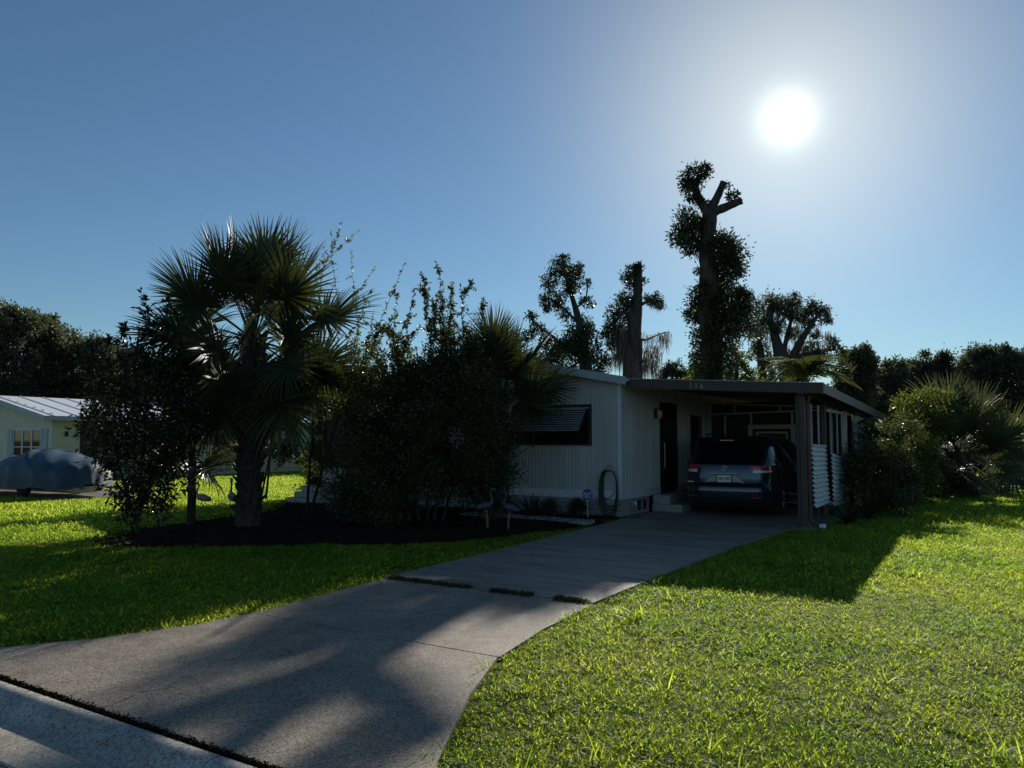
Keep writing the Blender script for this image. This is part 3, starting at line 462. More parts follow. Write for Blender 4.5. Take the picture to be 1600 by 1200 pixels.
  lumps=[(-0.67,-0.83,5.35,0.53),(-0.96,0.55,6.18,0.56),(-1.29,-0.37,5.04,0.51),(1.24,-0.08,3.98,0.39),(1.3,0.41,4.09,0.68),(0.14,0.07,7.02,0.4),(-0.99,-0.69,5.61,0.54),(0.6,0.34,7.32,0.52),(1.03,-0.58,4.3,0.4),(0.82,0.76,4.86,0.47),(-1.17,0.99,4.52,0.5),(1.04,1.65,5.07,0.86),(0.81,-0.08,5.53,0.86),(-0.4,-0.33,3.99,0.57),(0.19,0.09,4.68,0.36),(-0.22,0.43,4.12,0.41),(-1.07,-0.93,6.49,0.84),(-0.82,0.48,7.41,0.87),(0.52,-0.34,6.57,0.53),(1.32,-0.38,6.4,0.74),(1.04,-1.33,6.35,0.76),(-0.11,0.5,4.3,0.56),(-0.01,-0.34,4.13,0.52),(0.71,0.13,5.3,0.61),(1.15,0.04,7.53,0.42),(-0.34,0.5,5.5,0.34),(0,0.31,6.96,0.34),(0.27,0.52,7.55,0.55),(-0.09,0.77,7.76,0.44),(1.35,1.1,4.33,0.82),(0.04,-0.63,4.13,0.44),(-0.65,1.25,5.36,0.85),(0.42,1.01,7.05,0.67),(0.67,-0.75,7.39,0.59),(0.25,-0.68,4.95,0.76),(-0.32,0.75,7.53,0.71),(0.06,1.12,7.62,0.72),(0.02,-1.25,7.22,0.72),(-0.6,0.36,7.95,0.33),(1.26,0.58,7.64,0.41),(0.2,-0.09,8.06,0.42),(0.07,-0.38,8.02,0.34),(0.08,-0.29,8.16,0.29),(0.25,-0.41,7.95,0.39)],
  moss=[(-0.75,0.35,6.3,0.87),(1.32,0.23,6.84,0.84),(-1,-0.24,6.3,0.9),(-0.24,0.24,6.66,0.86),(0.98,0.3,5.28,1.07),(0.38,-0.24,6.48,1.49),(-1.03,0.39,6.11,1.07),(0.17,0.11,5.25,1.14),(-0.76,-0.44,6.78,1.14),(-1.03,-0.1,6.3,1.32),(0.05,-0.16,5.12,1.01),(-0.19,-0.3,6.8,1),(-0.04,0.13,5.65,1.13),(1.09,-0.09,6.04,0.97)]),
 'right6': dict(base=(2.42,67.96),
  limbs=[[(-0.02,-0,-0.1,0.4),(0.15,-0.01,5.24,0.26),(0.11,-0.01,7.13,0.09)], [(0.13,-0.01,4.77,0.17),(-0.51,0.01,6.21,0.09)], [(0.15,-0.01,5.24,0.14),(0.81,-0.04,6.38,0.06)]],
  lumps=[(-0.03,0.77,3.85,0.65),(-1.41,0.42,4.07,0.5),(0.55,-0.27,3.98,0.81),(0.82,0.15,7.52,0.47),(-0.19,0.41,6.54,0.63),(0.64,0.98,4.28,0.73),(0.67,-0.99,6.76,0.54),(0.45,0.1,4.31,0.42),(0.67,-0.19,6.13,0.7),(-0.53,-0.65,6.86,0.75),(0.33,1.15,7.54,0.78),(-0.95,-0.77,6.96,0.89),(0.78,0.46,4.36,0.76),(0.08,0.9,4.45,0.85),(0.75,0.97,3.8,0.75),(-0.39,-0.91,7.56,0.64),(-1.3,0.39,4.57,0.84),(-1.32,-0.84,4,0.74),(-0.46,0.77,4.88,0.65),(-0,-1.65,6.94,0.85),(0.15,-0.19,6.05,0.51),(0.18,0.82,4.98,0.54),(0.47,-1.63,5.47,0.86),(-0.66,-0.39,6.56,0.46),(0.31,0.24,6.77,0.39),(0.1,-0.38,7.03,0.32),(1.41,0.83,6.19,0.48),(0.65,-0.62,5.29,0.73),(0.12,-0.03,3.76,0.44),(-0.97,-0.18,4.75,0.57),(-0.3,0.19,7.64,0.48),(1.28,-0.64,5.2,0.36),(-0.46,0.14,3.82,0.49),(-0.11,0.06,7.72,0.32),(0.78,-0.98,6.18,0.63),(1.31,-1,6.68,0.84),(-0.58,-0.97,5.19,0.54),(0.72,-0.08,7.48,0.69),(0.79,-0.38,7.36,0.33),(0.25,0.01,7.73,0.29),(-1.05,0.18,7.58,0.35),(1.5,0.09,7.6,0.45),(-1.06,-0.33,7.65,0.34),(0.27,0.1,7.93,0.4)],
  moss=[(0.39,0.13,5.24,1.14),(0.6,0.03,5.28,1.56),(-0.87,-0.46,5.35,0.97),(0.69,-0.53,5.32,0.66),(-1.04,-0.18,5.24,1.11),(1.05,0.05,6.61,1.11),(0.36,-0.24,6.67,1.23),(-0.46,0.26,5.76,0.73),(0.69,0.36,5.81,1.32),(0.54,0.2,5.4,0.57),(-0.9,-0.39,6.15,0.98),(0.15,0.09,5.75,0.91),(-0.35,0.34,6.4,0.9),(0.17,0.39,5.19,0.77)]),
 'right7': dict(base=(4.31,67.86),
  limbs=[[(-0.03,0,-0.1,0.4),(0.15,-0.01,5.17,0.26),(0.11,-0,6.79,0.09)], [(0.13,-0.01,4.71,0.17),(-0.48,0.03,6.12,0.09)], [(0.15,-0.01,5.17,0.14),(0.79,-0.05,6.29,0.06)]],
  lumps=[(0.4,0.35,7.23,0.46),(-0.15,-0.38,5.33,0.83),(-0.4,0.27,7.09,0.74),(-0.53,-0.01,4.15,0.9),(0.79,-0.44,4.8,0.34),(0.3,0.45,4.49,0.37),(-0.27,0.38,6.85,0.9),(0.38,-0.09,6.22,0.47),(0.05,-0.63,5.7,0.33),(0.29,-0.73,7.19,0.42),(-1.2,0.79,5.87,0.63),(0.55,-0.2,6.39,0.76),(1.12,-0.78,3.46,0.68),(1.56,0.67,4.81,0.61),(-0.33,-0.89,5.41,0.51),(0.7,-0.38,7.11,0.67),(-0.73,-0.5,3.39,0.46),(-0.22,0.77,6.39,0.41),(-0.23,-0.14,4.78,0.36),(0.35,0.26,6.08,0.35),(1.18,-1.18,4.79,0.66),(-1.19,0,4.41,0.35),(0.89,-0.77,4.27,0.42),(-0.38,0.23,6.55,0.7),(1.18,0.87,6.48,0.77),(0.37,0.43,6.22,0.8),(-0.52,0.11,6.47,0.67),(-0.87,0.69,3.38,0.6),(-0.28,0.29,7.45,0.8),(-0.65,-0.83,3.58,0.49),(0.52,0.32,7.08,0.56),(-0.42,0.65,4.25,0.6),(-1.09,0.29,4.25,0.46),(1.29,0.08,4,0.87),(-0.75,0.95,3.86,0.47),(-0.87,-0.4,6.21,0.65),(-0.91,0.99,6.11,0.75),(-0.11,0.07,6.41,0.58),(0.7,-0.11,6.84,0.44),(-0.11,-0.15,6.9,0.4),(0.5,-0.42,7.28,0.23),(-0.07,0.22,6.78,0.29),(1.59,-0.01,6.84,0.41),(0.28,0.42,7.6,0.4)],
  moss=[(1.24,0.36,5.59,1.44),(0.39,0.47,5.16,0.64),(-0.93,0.01,5.24,0.69),(-0.15,-0.19,6.48,1.5),(0.96,-0.48,4.74,1.54),(0.21,0.23,5.89,0.86),(0.1,0.1,5.97,1.3),(-0.49,0.29,4.88,1.11),(-0.76,0.51,6.05,0.75),(0.38,-0.28,5.21,0.91),(0.93,-0.4,6.24,1.17),(-0.98,-0.33,6.02,1.21),(0.58,-0.39,5.67,1.36),(-0.04,0.4,5.51,0.69)]),
 'left0': dict(base=(-51.69,21.54),
  limbs=[[(0.01,0.02,-0.1,0.42),(-0.04,-0.1,4.19,0.28),(-0.08,-0.19,8.8,0.09)], [(-0.04,-0.09,3.81,0.16),(-0.3,-0.72,5.31,0.07)], [(-0.04,-0.1,4.19,0.14),(0.15,0.36,5.75,0.07)]],
  lumps=[(-0.71,-0.57,8.24,0.58),(-0.16,-0.05,9.47,0.62),(-0.42,-0.88,9.46,0.56),(0.44,-0.35,3.21,0.38),(0.23,-1.28,8.62,0.4),(0.11,0.07,9.28,0.68),(0.53,-1.6,5.36,0.63),(-0.25,-0.57,6.85,0.64),(-0.94,-1.27,6.79,0.32),(0.01,1.21,2.88,0.66),(0.83,0.02,3.72,0.46),(-0.72,-0.12,5.66,0.37),(0.28,0.59,8.67,0.56),(0.3,-1.02,4.84,0.43),(-1.59,0.23,9.27,0.78),(-0.77,0.58,3.37,0.73),(-0.6,0.71,6.34,0.61),(-0.23,-1.15,6.06,0.58),(-0.83,1.06,7.7,0.72),(0.47,-0.69,4.46,0.39),(-0.72,-0.68,9.46,0.4),(-0.55,-1.49,6.54,0.33),(-0.91,-0.01,9.33,0.64),(0.18,0.94,4.28,0.31),(-0.73,0.11,6.19,0.55),(-0.66,-0.84,8.87,0.71),(0.32,-1.03,5.4,0.56),(-0.7,0.26,3.9,0.39),(1.23,0.51,6.88,0.75),(-0.44,0.14,5.36,0.36),(-0.19,-0.82,4.05,0.7),(-0.45,0.95,6.1,0.49),(-0.29,-0.91,6.59,0.62),(-0.12,-0.06,5.65,0.39),(-0.89,-0.52,3.16,0.45),(-0.43,-0.13,9,0.32),(-1.21,-0.76,4.25,0.75),(-0.2,-0.22,5.46,0.74),(-0.71,-0.71,3.57,0.51),(-0.3,-1.22,8.57,0.76),(-1.5,-0.08,4.08,0.77),(0.79,-0.16,5.64,0.76),(-0.39,-1.4,3.5,0.67),(0.21,-0.84,9.28,0.37),(0.5,-1.44,3.68,0.79),(0.76,-1.52,8.86,0.7),(-0.01,-0.58,6.97,0.54),(0.83,-0.95,3.43,0.71),(0,-0.25,5.16,0.74),(0.7,-0.06,3.61,0.37),(-1.48,-0.3,3.19,0.8),(1.45,0.35,5.67,0.64),(0.37,0.12,9.12,0.29),(0.11,-0.61,9.01,0.19),(0.29,1.01,9.69,0.3),(-0.6,-1.61,9.62,0.22),(-0.84,-1.43,9.14,0.19),(0.41,-0.54,9.56,0.33)],
  moss=[]),
 'left1': dict(base=(-49.01,22.66),
  limbs=[[(0,0.02,-0.1,0.41),(-0.05,-0.09,4.16,0.27),(-0.08,-0.16,8.43,0.09)], [(-0.04,-0.08,3.79,0.16),(-0.33,-0.71,5.27,0.07)], [(-0.05,-0.09,4.16,0.14),(0.17,0.38,5.71,0.07)]],
  lumps=[(-0.59,-0.08,6.63,0.55),(0.08,1.02,6.4,0.7),(0.13,-1.31,3.38,0.38),(-0.37,-1.05,4.54,0.66),(-0.4,0.63,7.33,0.45),(0.22,-0.38,5.83,0.31),(-0.41,0.46,6.38,0.35),(-1.1,-0.53,2.43,0.65),(-0.54,-0.11,4.55,0.46),(-1.27,-0.46,8.42,0.59),(-0.22,-0.81,6.25,0.67),(0.17,-0.6,8.94,0.31),(-1.2,-0.93,8.13,0.56),(0.05,-0.54,4.77,0.67),(0.68,-0.37,3.38,0.45),(-1.34,-0.62,3.77,0.78),(0.66,-0.17,3.81,0.43),(-0.9,0.74,9.1,0.63),(-1.33,0.25,4.93,0.68),(0.53,-0.12,4.97,0.58),(-0.01,-0.58,4.19,0.3),(-1.18,-0.79,3.63,0.42),(0.35,0.91,2.91,0.49),(-0.73,-0.8,5.99,0.35),(1.08,0.18,3.61,0.73),(-0.43,-0.51,4.11,0.37),(0.67,0.29,5.95,0.52),(-0.11,0.73,8.65,0.74),(0.6,0.59,4.85,0.38),(0.39,-0.54,7.56,0.66),(0.07,-0.38,7.62,0.58),(-0.29,-0.9,3.18,0.43),(-0.35,-1.12,6.35,0.69),(0.09,-0.01,7.99,0.53),(-0.8,-0.71,7.4,0.33),(0.97,0.22,2.67,0.42),(-0.53,-0.36,2.96,0.45),(-0.17,-1.35,5.02,0.62),(0.69,0.58,6.63,0.3),(0.57,-0.85,3.52,0.56),(0.33,-1.41,8.39,0.79),(-0.32,0.17,3.38,0.29),(-1.44,-0.44,6.68,0.79),(-0.8,-0.38,2.91,0.75),(-1.17,-0.42,4.49,0.53),(-0.81,-0.86,3.22,0.51),(-0.13,-0.2,3.81,0.46),(0,1.19,7.05,0.36),(-0.32,0.78,4.77,0.53),(0.36,-0.73,8.1,0.33),(-1.22,0.11,9.18,0.75),(0.44,0.16,8.42,0.8),(-0.22,-0.21,8.74,0.29),(-0.74,-1.06,8.95,0.34),(-0.28,-0.23,9.15,0.21),(0.01,0.08,8.67,0.34),(0.07,-0.41,9.32,0.25),(0.38,-0.51,9.18,0.32)],
  moss=[]),
 'left2': dict(base=(-50.11,25.01),
  limbs=[[(0.01,0.01,-0.1,0.42),(-0.04,-0.09,4.31,0.28),(-0.06,-0.14,8.25,0.09)], [(-0.03,-0.08,3.91,0.16),(-0.36,-0.74,5.48,0.07)], [(-0.04,-0.09,4.31,0.14),(0.21,0.41,5.94,0.07)]],
  lumps=[(-0.46,-0.09,5.49,0.59),(-0.36,0.3,6.23,0.72),(-0.28,-0.78,7.01,0.46),(1.09,-0.39,5.75,0.75),(-0.01,0.12,8.79,0.64),(0.46,1,2.93,0.36),(-0.59,0.15,2.14,0.43),(0.64,-1.14,6.26,0.69),(-0.8,-0.89,7.48,0.31),(0.15,0.94,3.08,0.59),(-0.04,-0.55,8.82,0.34),(-0.48,-0.78,3.59,0.45),(-0.46,-0.08,3.69,0.4),(-0.1,1.16,3.24,0.51),(-1.21,-0.59,4.85,0.48),(-1.03,0.53,8.7,0.77),(0.09,0.28,4.44,0.3),(0.25,-0.56,4.33,0.49),(0.32,-0.98,4.07,0.75),(0.19,0.08,7.83,0.62),(-0.44,-0.19,5.8,0.33),(0.14,-0.53,5.6,0.39),(0.79,-0.86,8.76,0.6),(0.05,0.72,6.75,0.59),(-0.36,0.46,4.04,0.51),(0.22,-0.71,3.87,0.41),(-0.24,0.35,6.83,0.35),(0.53,-0,8.13,0.54),(1.2,0.12,7.17,0.76),(-0.23,-0.27,8.14,0.7),(-0.83,-0.69,3.45,0.47),(0.3,-1.49,5.47,0.77),(0.06,-0.66,7.14,0.44),(-0.75,0.63,6.87,0.71),(-0.56,-0.58,5.39,0.81),(0.36,-0.22,7.39,0.75),(-1.08,0.18,5.32,0.7),(-0.5,-0.91,3.35,0.4),(1.02,0.5,6.44,0.41),(-0.76,0.97,6.58,0.63),(-1.04,-0.52,8.74,0.74),(-0.14,-1.14,7.79,0.39),(0.35,-0,8.52,0.34),(0.42,0.11,2.71,0.73),(-0.16,0.88,7.06,0.31),(-1.34,-0.69,5.23,0.81),(0.86,-0.33,3.79,0.72),(-0.51,0.42,4.73,0.46),(-0.58,0.24,7.97,0.45),(0.03,-0.89,8.06,0.39),(0.66,0.52,3.89,0.49),(0.16,-0.54,8.32,0.3),(-0.18,0.23,9.11,0.36),(0.01,-0.78,8.36,0.25),(-0.82,-0.65,8.97,0.3),(-0.12,-0.6,9.21,0.21),(-0.34,-0.78,8.96,0.36),(0.07,-0.36,9.1,0.33)],
  moss=[]),
 'left3': dict(base=(-50.36,26.71),
  limbs=[[(0.01,0.01,-0.1,0.43),(-0.04,-0.09,4.4,0.28),(-0.04,-0.09,7.22,0.1)], [(-0.04,-0.08,3.99,0.17),(-0.39,-0.76,5.61,0.07)], [(-0.04,-0.09,4.4,0.14),(0.23,0.43,6.08,0.07)]],
  lumps=[(0.9,0.5,3.55,0.48),(-0.94,1.51,3.29,0.8),(0.64,0.29,7.05,0.64),(0.27,-0.8,7.44,0.5),(0.67,-0.39,7.97,0.4),(-0.16,-0.88,5.98,0.65),(0.89,-0.25,5.31,0.46),(0.15,0.38,5.45,0.52),(-0.1,0.05,4.84,0.37),(-0.35,0.01,5.35,0.61),(-0.5,-0.22,5.41,0.68),(-0.09,-0.43,2.38,0.32),(1.11,-0.96,4.75,0.78),(0.33,0.53,3.63,0.38),(-0.41,-0.95,3.14,0.55),(-0.59,-0.32,7.9,0.31),(0.04,0.88,3.9,0.45),(-0.1,-1.12,4.82,0.49),(0.2,-0.73,3.51,0.33),(-0.52,0.79,7.54,0.46),(-1.11,-0.19,6.57,0.48),(0.13,-1.23,4.11,0.36),(0.87,-0.8,3.97,0.69),(0.21,-0.34,4.48,0.65),(0.5,-1.28,3.45,0.72),(0.46,0.12,3.09,0.48),(0.49,-0.5,3.93,0.39),(0.09,-0.94,5.94,0.31),(0.68,-0.8,7.56,0.53),(-0.5,-0.7,5.16,0.6),(-0.75,-0.19,2.63,0.58),(-1.21,-0.05,2.5,0.54),(-0.54,-0.02,8.03,0.78),(-0.4,-0.18,2.82,0.73),(0.24,0.4,2.18,0.42),(-0.65,-0.07,4.73,0.33),(-0.25,1,2.66,0.56),(-0.84,-0.49,2.18,0.57),(0.12,0.44,7.16,0.38),(0.24,0.22,4.93,0.67),(0.7,0.31,2.29,0.5),(0.47,0.3,2.5,0.36),(-0.25,-0.48,6.54,0.76),(-0.55,0.58,7.23,0.38),(0.45,0.86,2.37,0.77),(-0.69,0.34,5.62,0.58),(-0.57,-0.22,6.66,0.37),(-0.35,-0.06,5.11,0.37),(0.07,0.36,7.4,0.77),(0.26,-0.11,3.23,0.45),(0.38,-1.36,6.18,0.62),(0.78,-0.86,4.49,0.71),(0.38,0.15,7.67,0.21),(-0.06,-0.58,7.48,0.3),(0.28,-0.29,7.7,0.32),(0.6,0.27,7.45,0.22),(-0.48,-0.24,7.69,0.23),(-0.17,-0.18,8.14,0.33)],
  moss=[]),
 'left4': dict(base=(-47.99,26.87),
  limbs=[[(0.01,0.02,-0.1,0.41),(-0.04,-0.08,4.33,0.28),(-0.04,-0.06,6.85,0.09)], [(-0.04,-0.07,3.93,0.16),(-0.4,-0.74,5.52,0.07)], [(-0.04,-0.08,4.33,0.14),(0.24,0.43,5.98,0.07)]],
  lumps=[(-0.8,-0.39,6.21,0.67),(0.48,-0.16,3.65,0.36),(-0.2,0.81,2.65,0.41),(-0.39,0.7,3.21,0.42),(-0.51,0.58,4.2,0.6),(-1.07,0.38,6.42,0.63),(-0.05,-0.7,4.82,0.62),(0.88,-0.6,5.67,0.66),(0.7,-0.08,4.35,0.68),(1.46,-0.09,5.43,0.81),(-0.95,0.09,7.45,0.58),(-0.47,1.05,4.37,0.5),(0.59,0.59,5.01,0.47),(0.12,0.12,6.79,0.33),(0.11,-0.6,5.61,0.43),(0.27,0.62,6.33,0.47),(-0.21,0.8,6.17,0.74),(0.61,-1.15,6.4,0.6),(-0.02,-0.08,3.96,0.69),(-0.16,-0.45,5.63,0.51),(-0.65,0.15,6.52,0.54),(-0.32,0.76,5.02,0.64),(0.27,0.11,6.47,0.66),(0.07,-0.03,3.99,0.62),(-0.06,-0.06,7.2,0.35),(-0.02,0.41,5.25,0.34),(-0.55,-0.07,3.32,0.52),(0.99,0.01,2.15,0.45),(1.2,-0.32,6.77,0.75),(0.43,-0.41,2.2,0.3),(0.45,-0.39,7.54,0.7),(-0.67,0.59,3.94,0.54),(1.56,-0.02,3.33,0.75),(-1.44,0.41,4.59,0.8),(0.92,-0,2.34,0.46),(0.31,0.08,2.71,0.59),(0.48,-0.18,6.02,0.66),(-1.37,0.72,6.05,0.79),(-0.8,-0.41,2.61,0.4),(0.82,-0.56,4.1,0.74),(0.23,-0.44,6.36,0.5),(0,-0.11,5.32,0.47),(0.86,-0.12,2.89,0.59),(-1.25,0.04,5.46,0.65),(-0,-0.31,4.98,0.31),(0.78,-0.47,6.38,0.56),(0.41,0.64,4.4,0.46),(0.05,0.99,2.77,0.77),(0.81,-0.14,7.55,0.73),(0.11,-0.71,2.55,0.74),(0.17,-0.04,5.18,0.57),(0.63,-0.32,4.69,0.6),(0.29,-0.11,7.12,0.32),(-0.17,-0.49,7.65,0.28),(-0.53,-0.88,7.48,0.22),(-0.81,-0.74,7.46,0.21),(0.07,0.53,7.52,0.24),(0.06,-0.28,7.72,0.32)],
  moss=[]),
 'left5': dict(base=(-48.09,28.69),
  limbs=[[(0,0.01,-0.1,0.42),(-0.05,-0.08,4.42,0.28),(-0.03,-0.04,6.31,0.09)], [(-0.04,-0.07,4.01,0.16),(-0.45,-0.76,5.65,0.07)], [(-0.05,-0.08,4.42,0.14),(0.27,0.45,6.12,0.07)]],
  lumps=[(0.76,0.17,6.17,0.48),(0.5,0.45,5.58,0.46),(0.97,-0.11,4.58,0.5),(0.38,-1.11,6.67,0.47),(-0.66,0.03,3.44,0.78),(0.04,0.79,4,0.32),(-0.22,0.93,4.08,0.37),(0.54,0.23,6.66,0.78),(-0.02,0.95,5.8,0.38),(-0.97,0.2,7.2,0.78),(1.23,-0.5,2.64,0.75),(-0.58,0.65,6.57,0.79),(-0.07,-0.31,7.01,0.57),(0.82,-0.48,6.79,0.61),(-0.8,0.76,3.09,0.55),(0.56,-1.15,3.84,0.66),(-0.15,0.56,6.56,0.32),(0.5,-0.31,6.98,0.41),(-0.03,0.52,2.57,0.47),(-0.8,-0.09,4.54,0.39),(-0.16,-0.73,5.49,0.37),(0.62,-0.08,6.63,0.61),(-0.45,-0.59,5.88,0.52),(0.08,-0.33,2.61,0.6),(0.03,-0.45,6.65,0.79),(0.01,-0.88,2.61,0.36),(-0.28,-0.55,2.77,0.47),(0.65,0.44,5.34,0.38),(-0.06,0.51,2.91,0.53),(0.3,-0.12,6.32,0.73),(-0.72,-0.22,6.16,0.34),(-0.44,1.23,5.54,0.57),(0.58,0.25,5.05,0.29),(0.56,0.17,3.1,0.34),(-0.38,-0.76,6.38,0.37),(-0.54,1.32,3.42,0.71),(0.68,-0,4.26,0.69),(-0.05,-0.56,2.97,0.51),(-0.44,-0.86,4.81,0.37),(-0.67,0.07,5.18,0.38),(0.83,-0.71,3.94,0.59),(-0.23,-0.54,3.58,0.77),(0.44,-0.35,2.43,0.54),(-0.1,0.66,5.77,0.46),(-1.13,-0.34,5.44,0.59),(0.27,-1.17,3.31,0.48),(0.5,0.01,5.76,0.51),(0.01,0.43,2.33,0.36),(0.81,-0.24,6.32,0.48),(-0.37,0.24,6.58,0.77),(0.77,0.4,5.07,0.65),(0.33,-0.15,2.52,0.42),(-0.26,-0.38,6.98,0.26),(0.58,0.44,7.35,0.34),(-0.61,0.08,6.53,0.33),(-0.02,-0.93,6.52,0.28),(-0.76,-0.31,7.06,0.33),(0.25,-0.37,7.19,0.33)],
  moss=[]),
 'left6': dict(base=(-43.64,28.27),
  limbs=[[(0.01,0.02,-0.1,0.39),(-0.05,-0.06,4.27,0.26),(-0.01,-0.01,5.46,0.09)], [(-0.04,-0.05,3.88,0.15),(-0.45,-0.7,5.43,0.07)], [(-0.05,-0.06,4.27,0.13),(0.28,0.44,5.87,0.07)]],
  lumps=[(-0.62,-0.47,4.03,0.3),(-0.68,0.73,5.79,0.49),(-0.55,0.52,2.55,0.41),(-0.5,0.92,4.99,0.61),(-0.1,-0.59,5.99,0.48),(0.14,1.04,2.41,0.67),(-1.02,-0.15,3.82,0.63),(0.9,0.29,4.79,0.56),(0.79,0.06,2.47,0.63),(-1.57,-0.12,5.39,0.73),(0.52,-0.39,4.23,0.56),(-0.11,0.24,5.72,0.5),(-0.48,0.36,3.33,0.52),(-0.32,-0.63,2.32,0.35),(-0.55,-0.73,3.92,0.77),(-1.15,0.31,3.1,0.72),(0.21,0.16,4.38,0.57),(0.28,-0.14,3.98,0.63),(0.36,-0.43,3.7,0.33),(-0.74,0.11,4.45,0.57),(0.61,0.06,4.9,0.6),(0.35,0.03,4.15,0.39),(-0.83,1.01,5.82,0.75),(0.25,-0.23,2.78,0.62),(-0.4,0.35,5.04,0.29),(0.19,-0.77,2.78,0.39),(0.07,-0.31,5.42,0.52),(0.36,-0.16,2.76,0.46),(-0.39,-0.01,2.63,0.58),(-0.92,0.41,5.14,0.72),(0.96,0.22,2.68,0.42),(-0.31,0.2,3.69,0.39),(0.52,0.13,2.67,0.46),(0.82,0.62,2.72,0.44),(0.83,-0.88,5.79,0.75),(-0.5,-0.16,6.07,0.35),(-0.5,-0.54,3.72,0.74),(0.42,0.28,2.68,0.53),(1.08,-0.29,2.22,0.62),(0.26,-0.42,5.57,0.69),(0.28,-0.91,4.77,0.54),(1.02,-0.16,2.43,0.59),(-0.76,0.9,5.33,0.67),(1.28,-0.81,5.94,0.76),(-0.46,-0.07,4.08,0.55),(-0.56,-0.24,5.46,0.69),(-0.07,-1.02,3.67,0.6),(0.49,-0.66,5.78,0.4),(-1.34,-0.23,2.95,0.54),(-0.34,-0.99,5.05,0.75),(0.14,0.99,4.42,0.65),(1.01,-1.09,3.76,0.78),(0.24,0.3,6.49,0.24),(0.14,0.43,6.47,0.21),(0.5,0.23,5.92,0.21),(-0.12,-0.57,5.6,0.33),(-0.64,-0.27,5.84,0.25),(-0.34,0.05,6.35,0.3)],
  moss=[]),
 'left7': dict(base=(-42.53,29.93),
  limbs=[[(0.01,0.01,-0.1,0.39),(-0.04,-0.07,4.32,0.26),(0,-0.01,5.6,0.09)], [(-0.03,-0.06,3.92,0.15),(-0.48,-0.7,5.5,0.07)], [(-0.04,-0.07,4.32,0.13),(0.32,0.44,5.95,0.07)]],
  lumps=[(1.13,-0.94,2.9,0.75),(-0.33,0.15,5.46,0.3),(-0.21,-0.47,4.3,0.3),(0.27,-0.96,3.5,0.69),(0.88,0.23,2.12,0.35),(-0.13,-0.56,6.34,0.45),(-0.18,0.9,5.86,0.35),(0.94,0.47,4.79,0.43),(-0.64,-0.83,3.4,0.32),(-0.07,1.3,2.82,0.52),(-1.16,-0.44,4.12,0.44),(0.26,-0.32,3.66,0.5),(-0.38,1.61,3.02,0.64),(0.02,-1.03,5.15,0.65),(0.18,0.49,3.25,0.36),(0.89,-0.12,5.01,0.54),(-0.59,-0.34,4.41,0.34),(-0.03,-0.52,5.43,0.51),(0.27,0.39,2.64,0.64),(0.37,0.09,3.66,0.58),(-0.29,-0.03,5.98,0.41),(-0.34,0.75,4.81,0.47),(-0.24,0,4.05,0.54),(0.78,-0.98,2.98,0.62),(-0.61,0.19,3.04,0.69),(0.9,0.13,3.49,0.4),(0.49,-0.16,5.21,0.7),(0.49,-1.32,5.26,0.76),(-0.31,0.43,6.1,0.36),(0.02,-0.28,2.72,0.38),(0.18,-0.11,4.38,0.33),(0.59,0.71,4.05,0.28),(0.5,-0.01,4.39,0.37),(-0.3,0.53,3.46,0.46),(-0.78,-0.79,4.47,0.7),(-0.64,-0.85,5.09,0.4),(0.45,-0.35,5.04,0.48),(-0.86,0.21,5.16,0.77),(0.33,-1.25,2.33,0.64),(0.14,0.94,3.65,0.63),(-0.24,0.82,4.55,0.47),(1.01,0.37,2.36,0.61),(0.64,-0.13,5.38,0.52),(-0.05,1.06,3.78,0.61),(0.03,0.87,4.29,0.54),(-1.14,-0.57,2.72,0.46),(0.02,-0.57,4.69,0.34),(0.03,-0.27,4.88,0.38),(-1.43,0.23,5.7,0.71),(0.5,0.22,2.73,0.42),(0.08,-1.16,4.21,0.78),(-0.7,0.45,4.69,0.5),(-0.38,-1.17,6.17,0.28),(0.46,0.72,6.15,0.29),(-0.55,-0.26,6.02,0.34),(-0.45,0.03,6.63,0.23),(-0.89,-0.84,6.14,0.19),(-0.47,0.16,6.53,0.3)],
  moss=[]),
 'left8': dict(base=(-42.97,32.71),
  limbs=[[(0.01,0.01,-0.1,0.41),(-0.04,-0.06,4.46,0.27),(0.01,0.01,5.48,0.09)], [(-0.04,-0.05,4.04,0.16),(-0.53,-0.72,5.71,0.07)], [(-0.04,-0.06,4.46,0.14),(0.37,0.47,6.18,0.07)]],
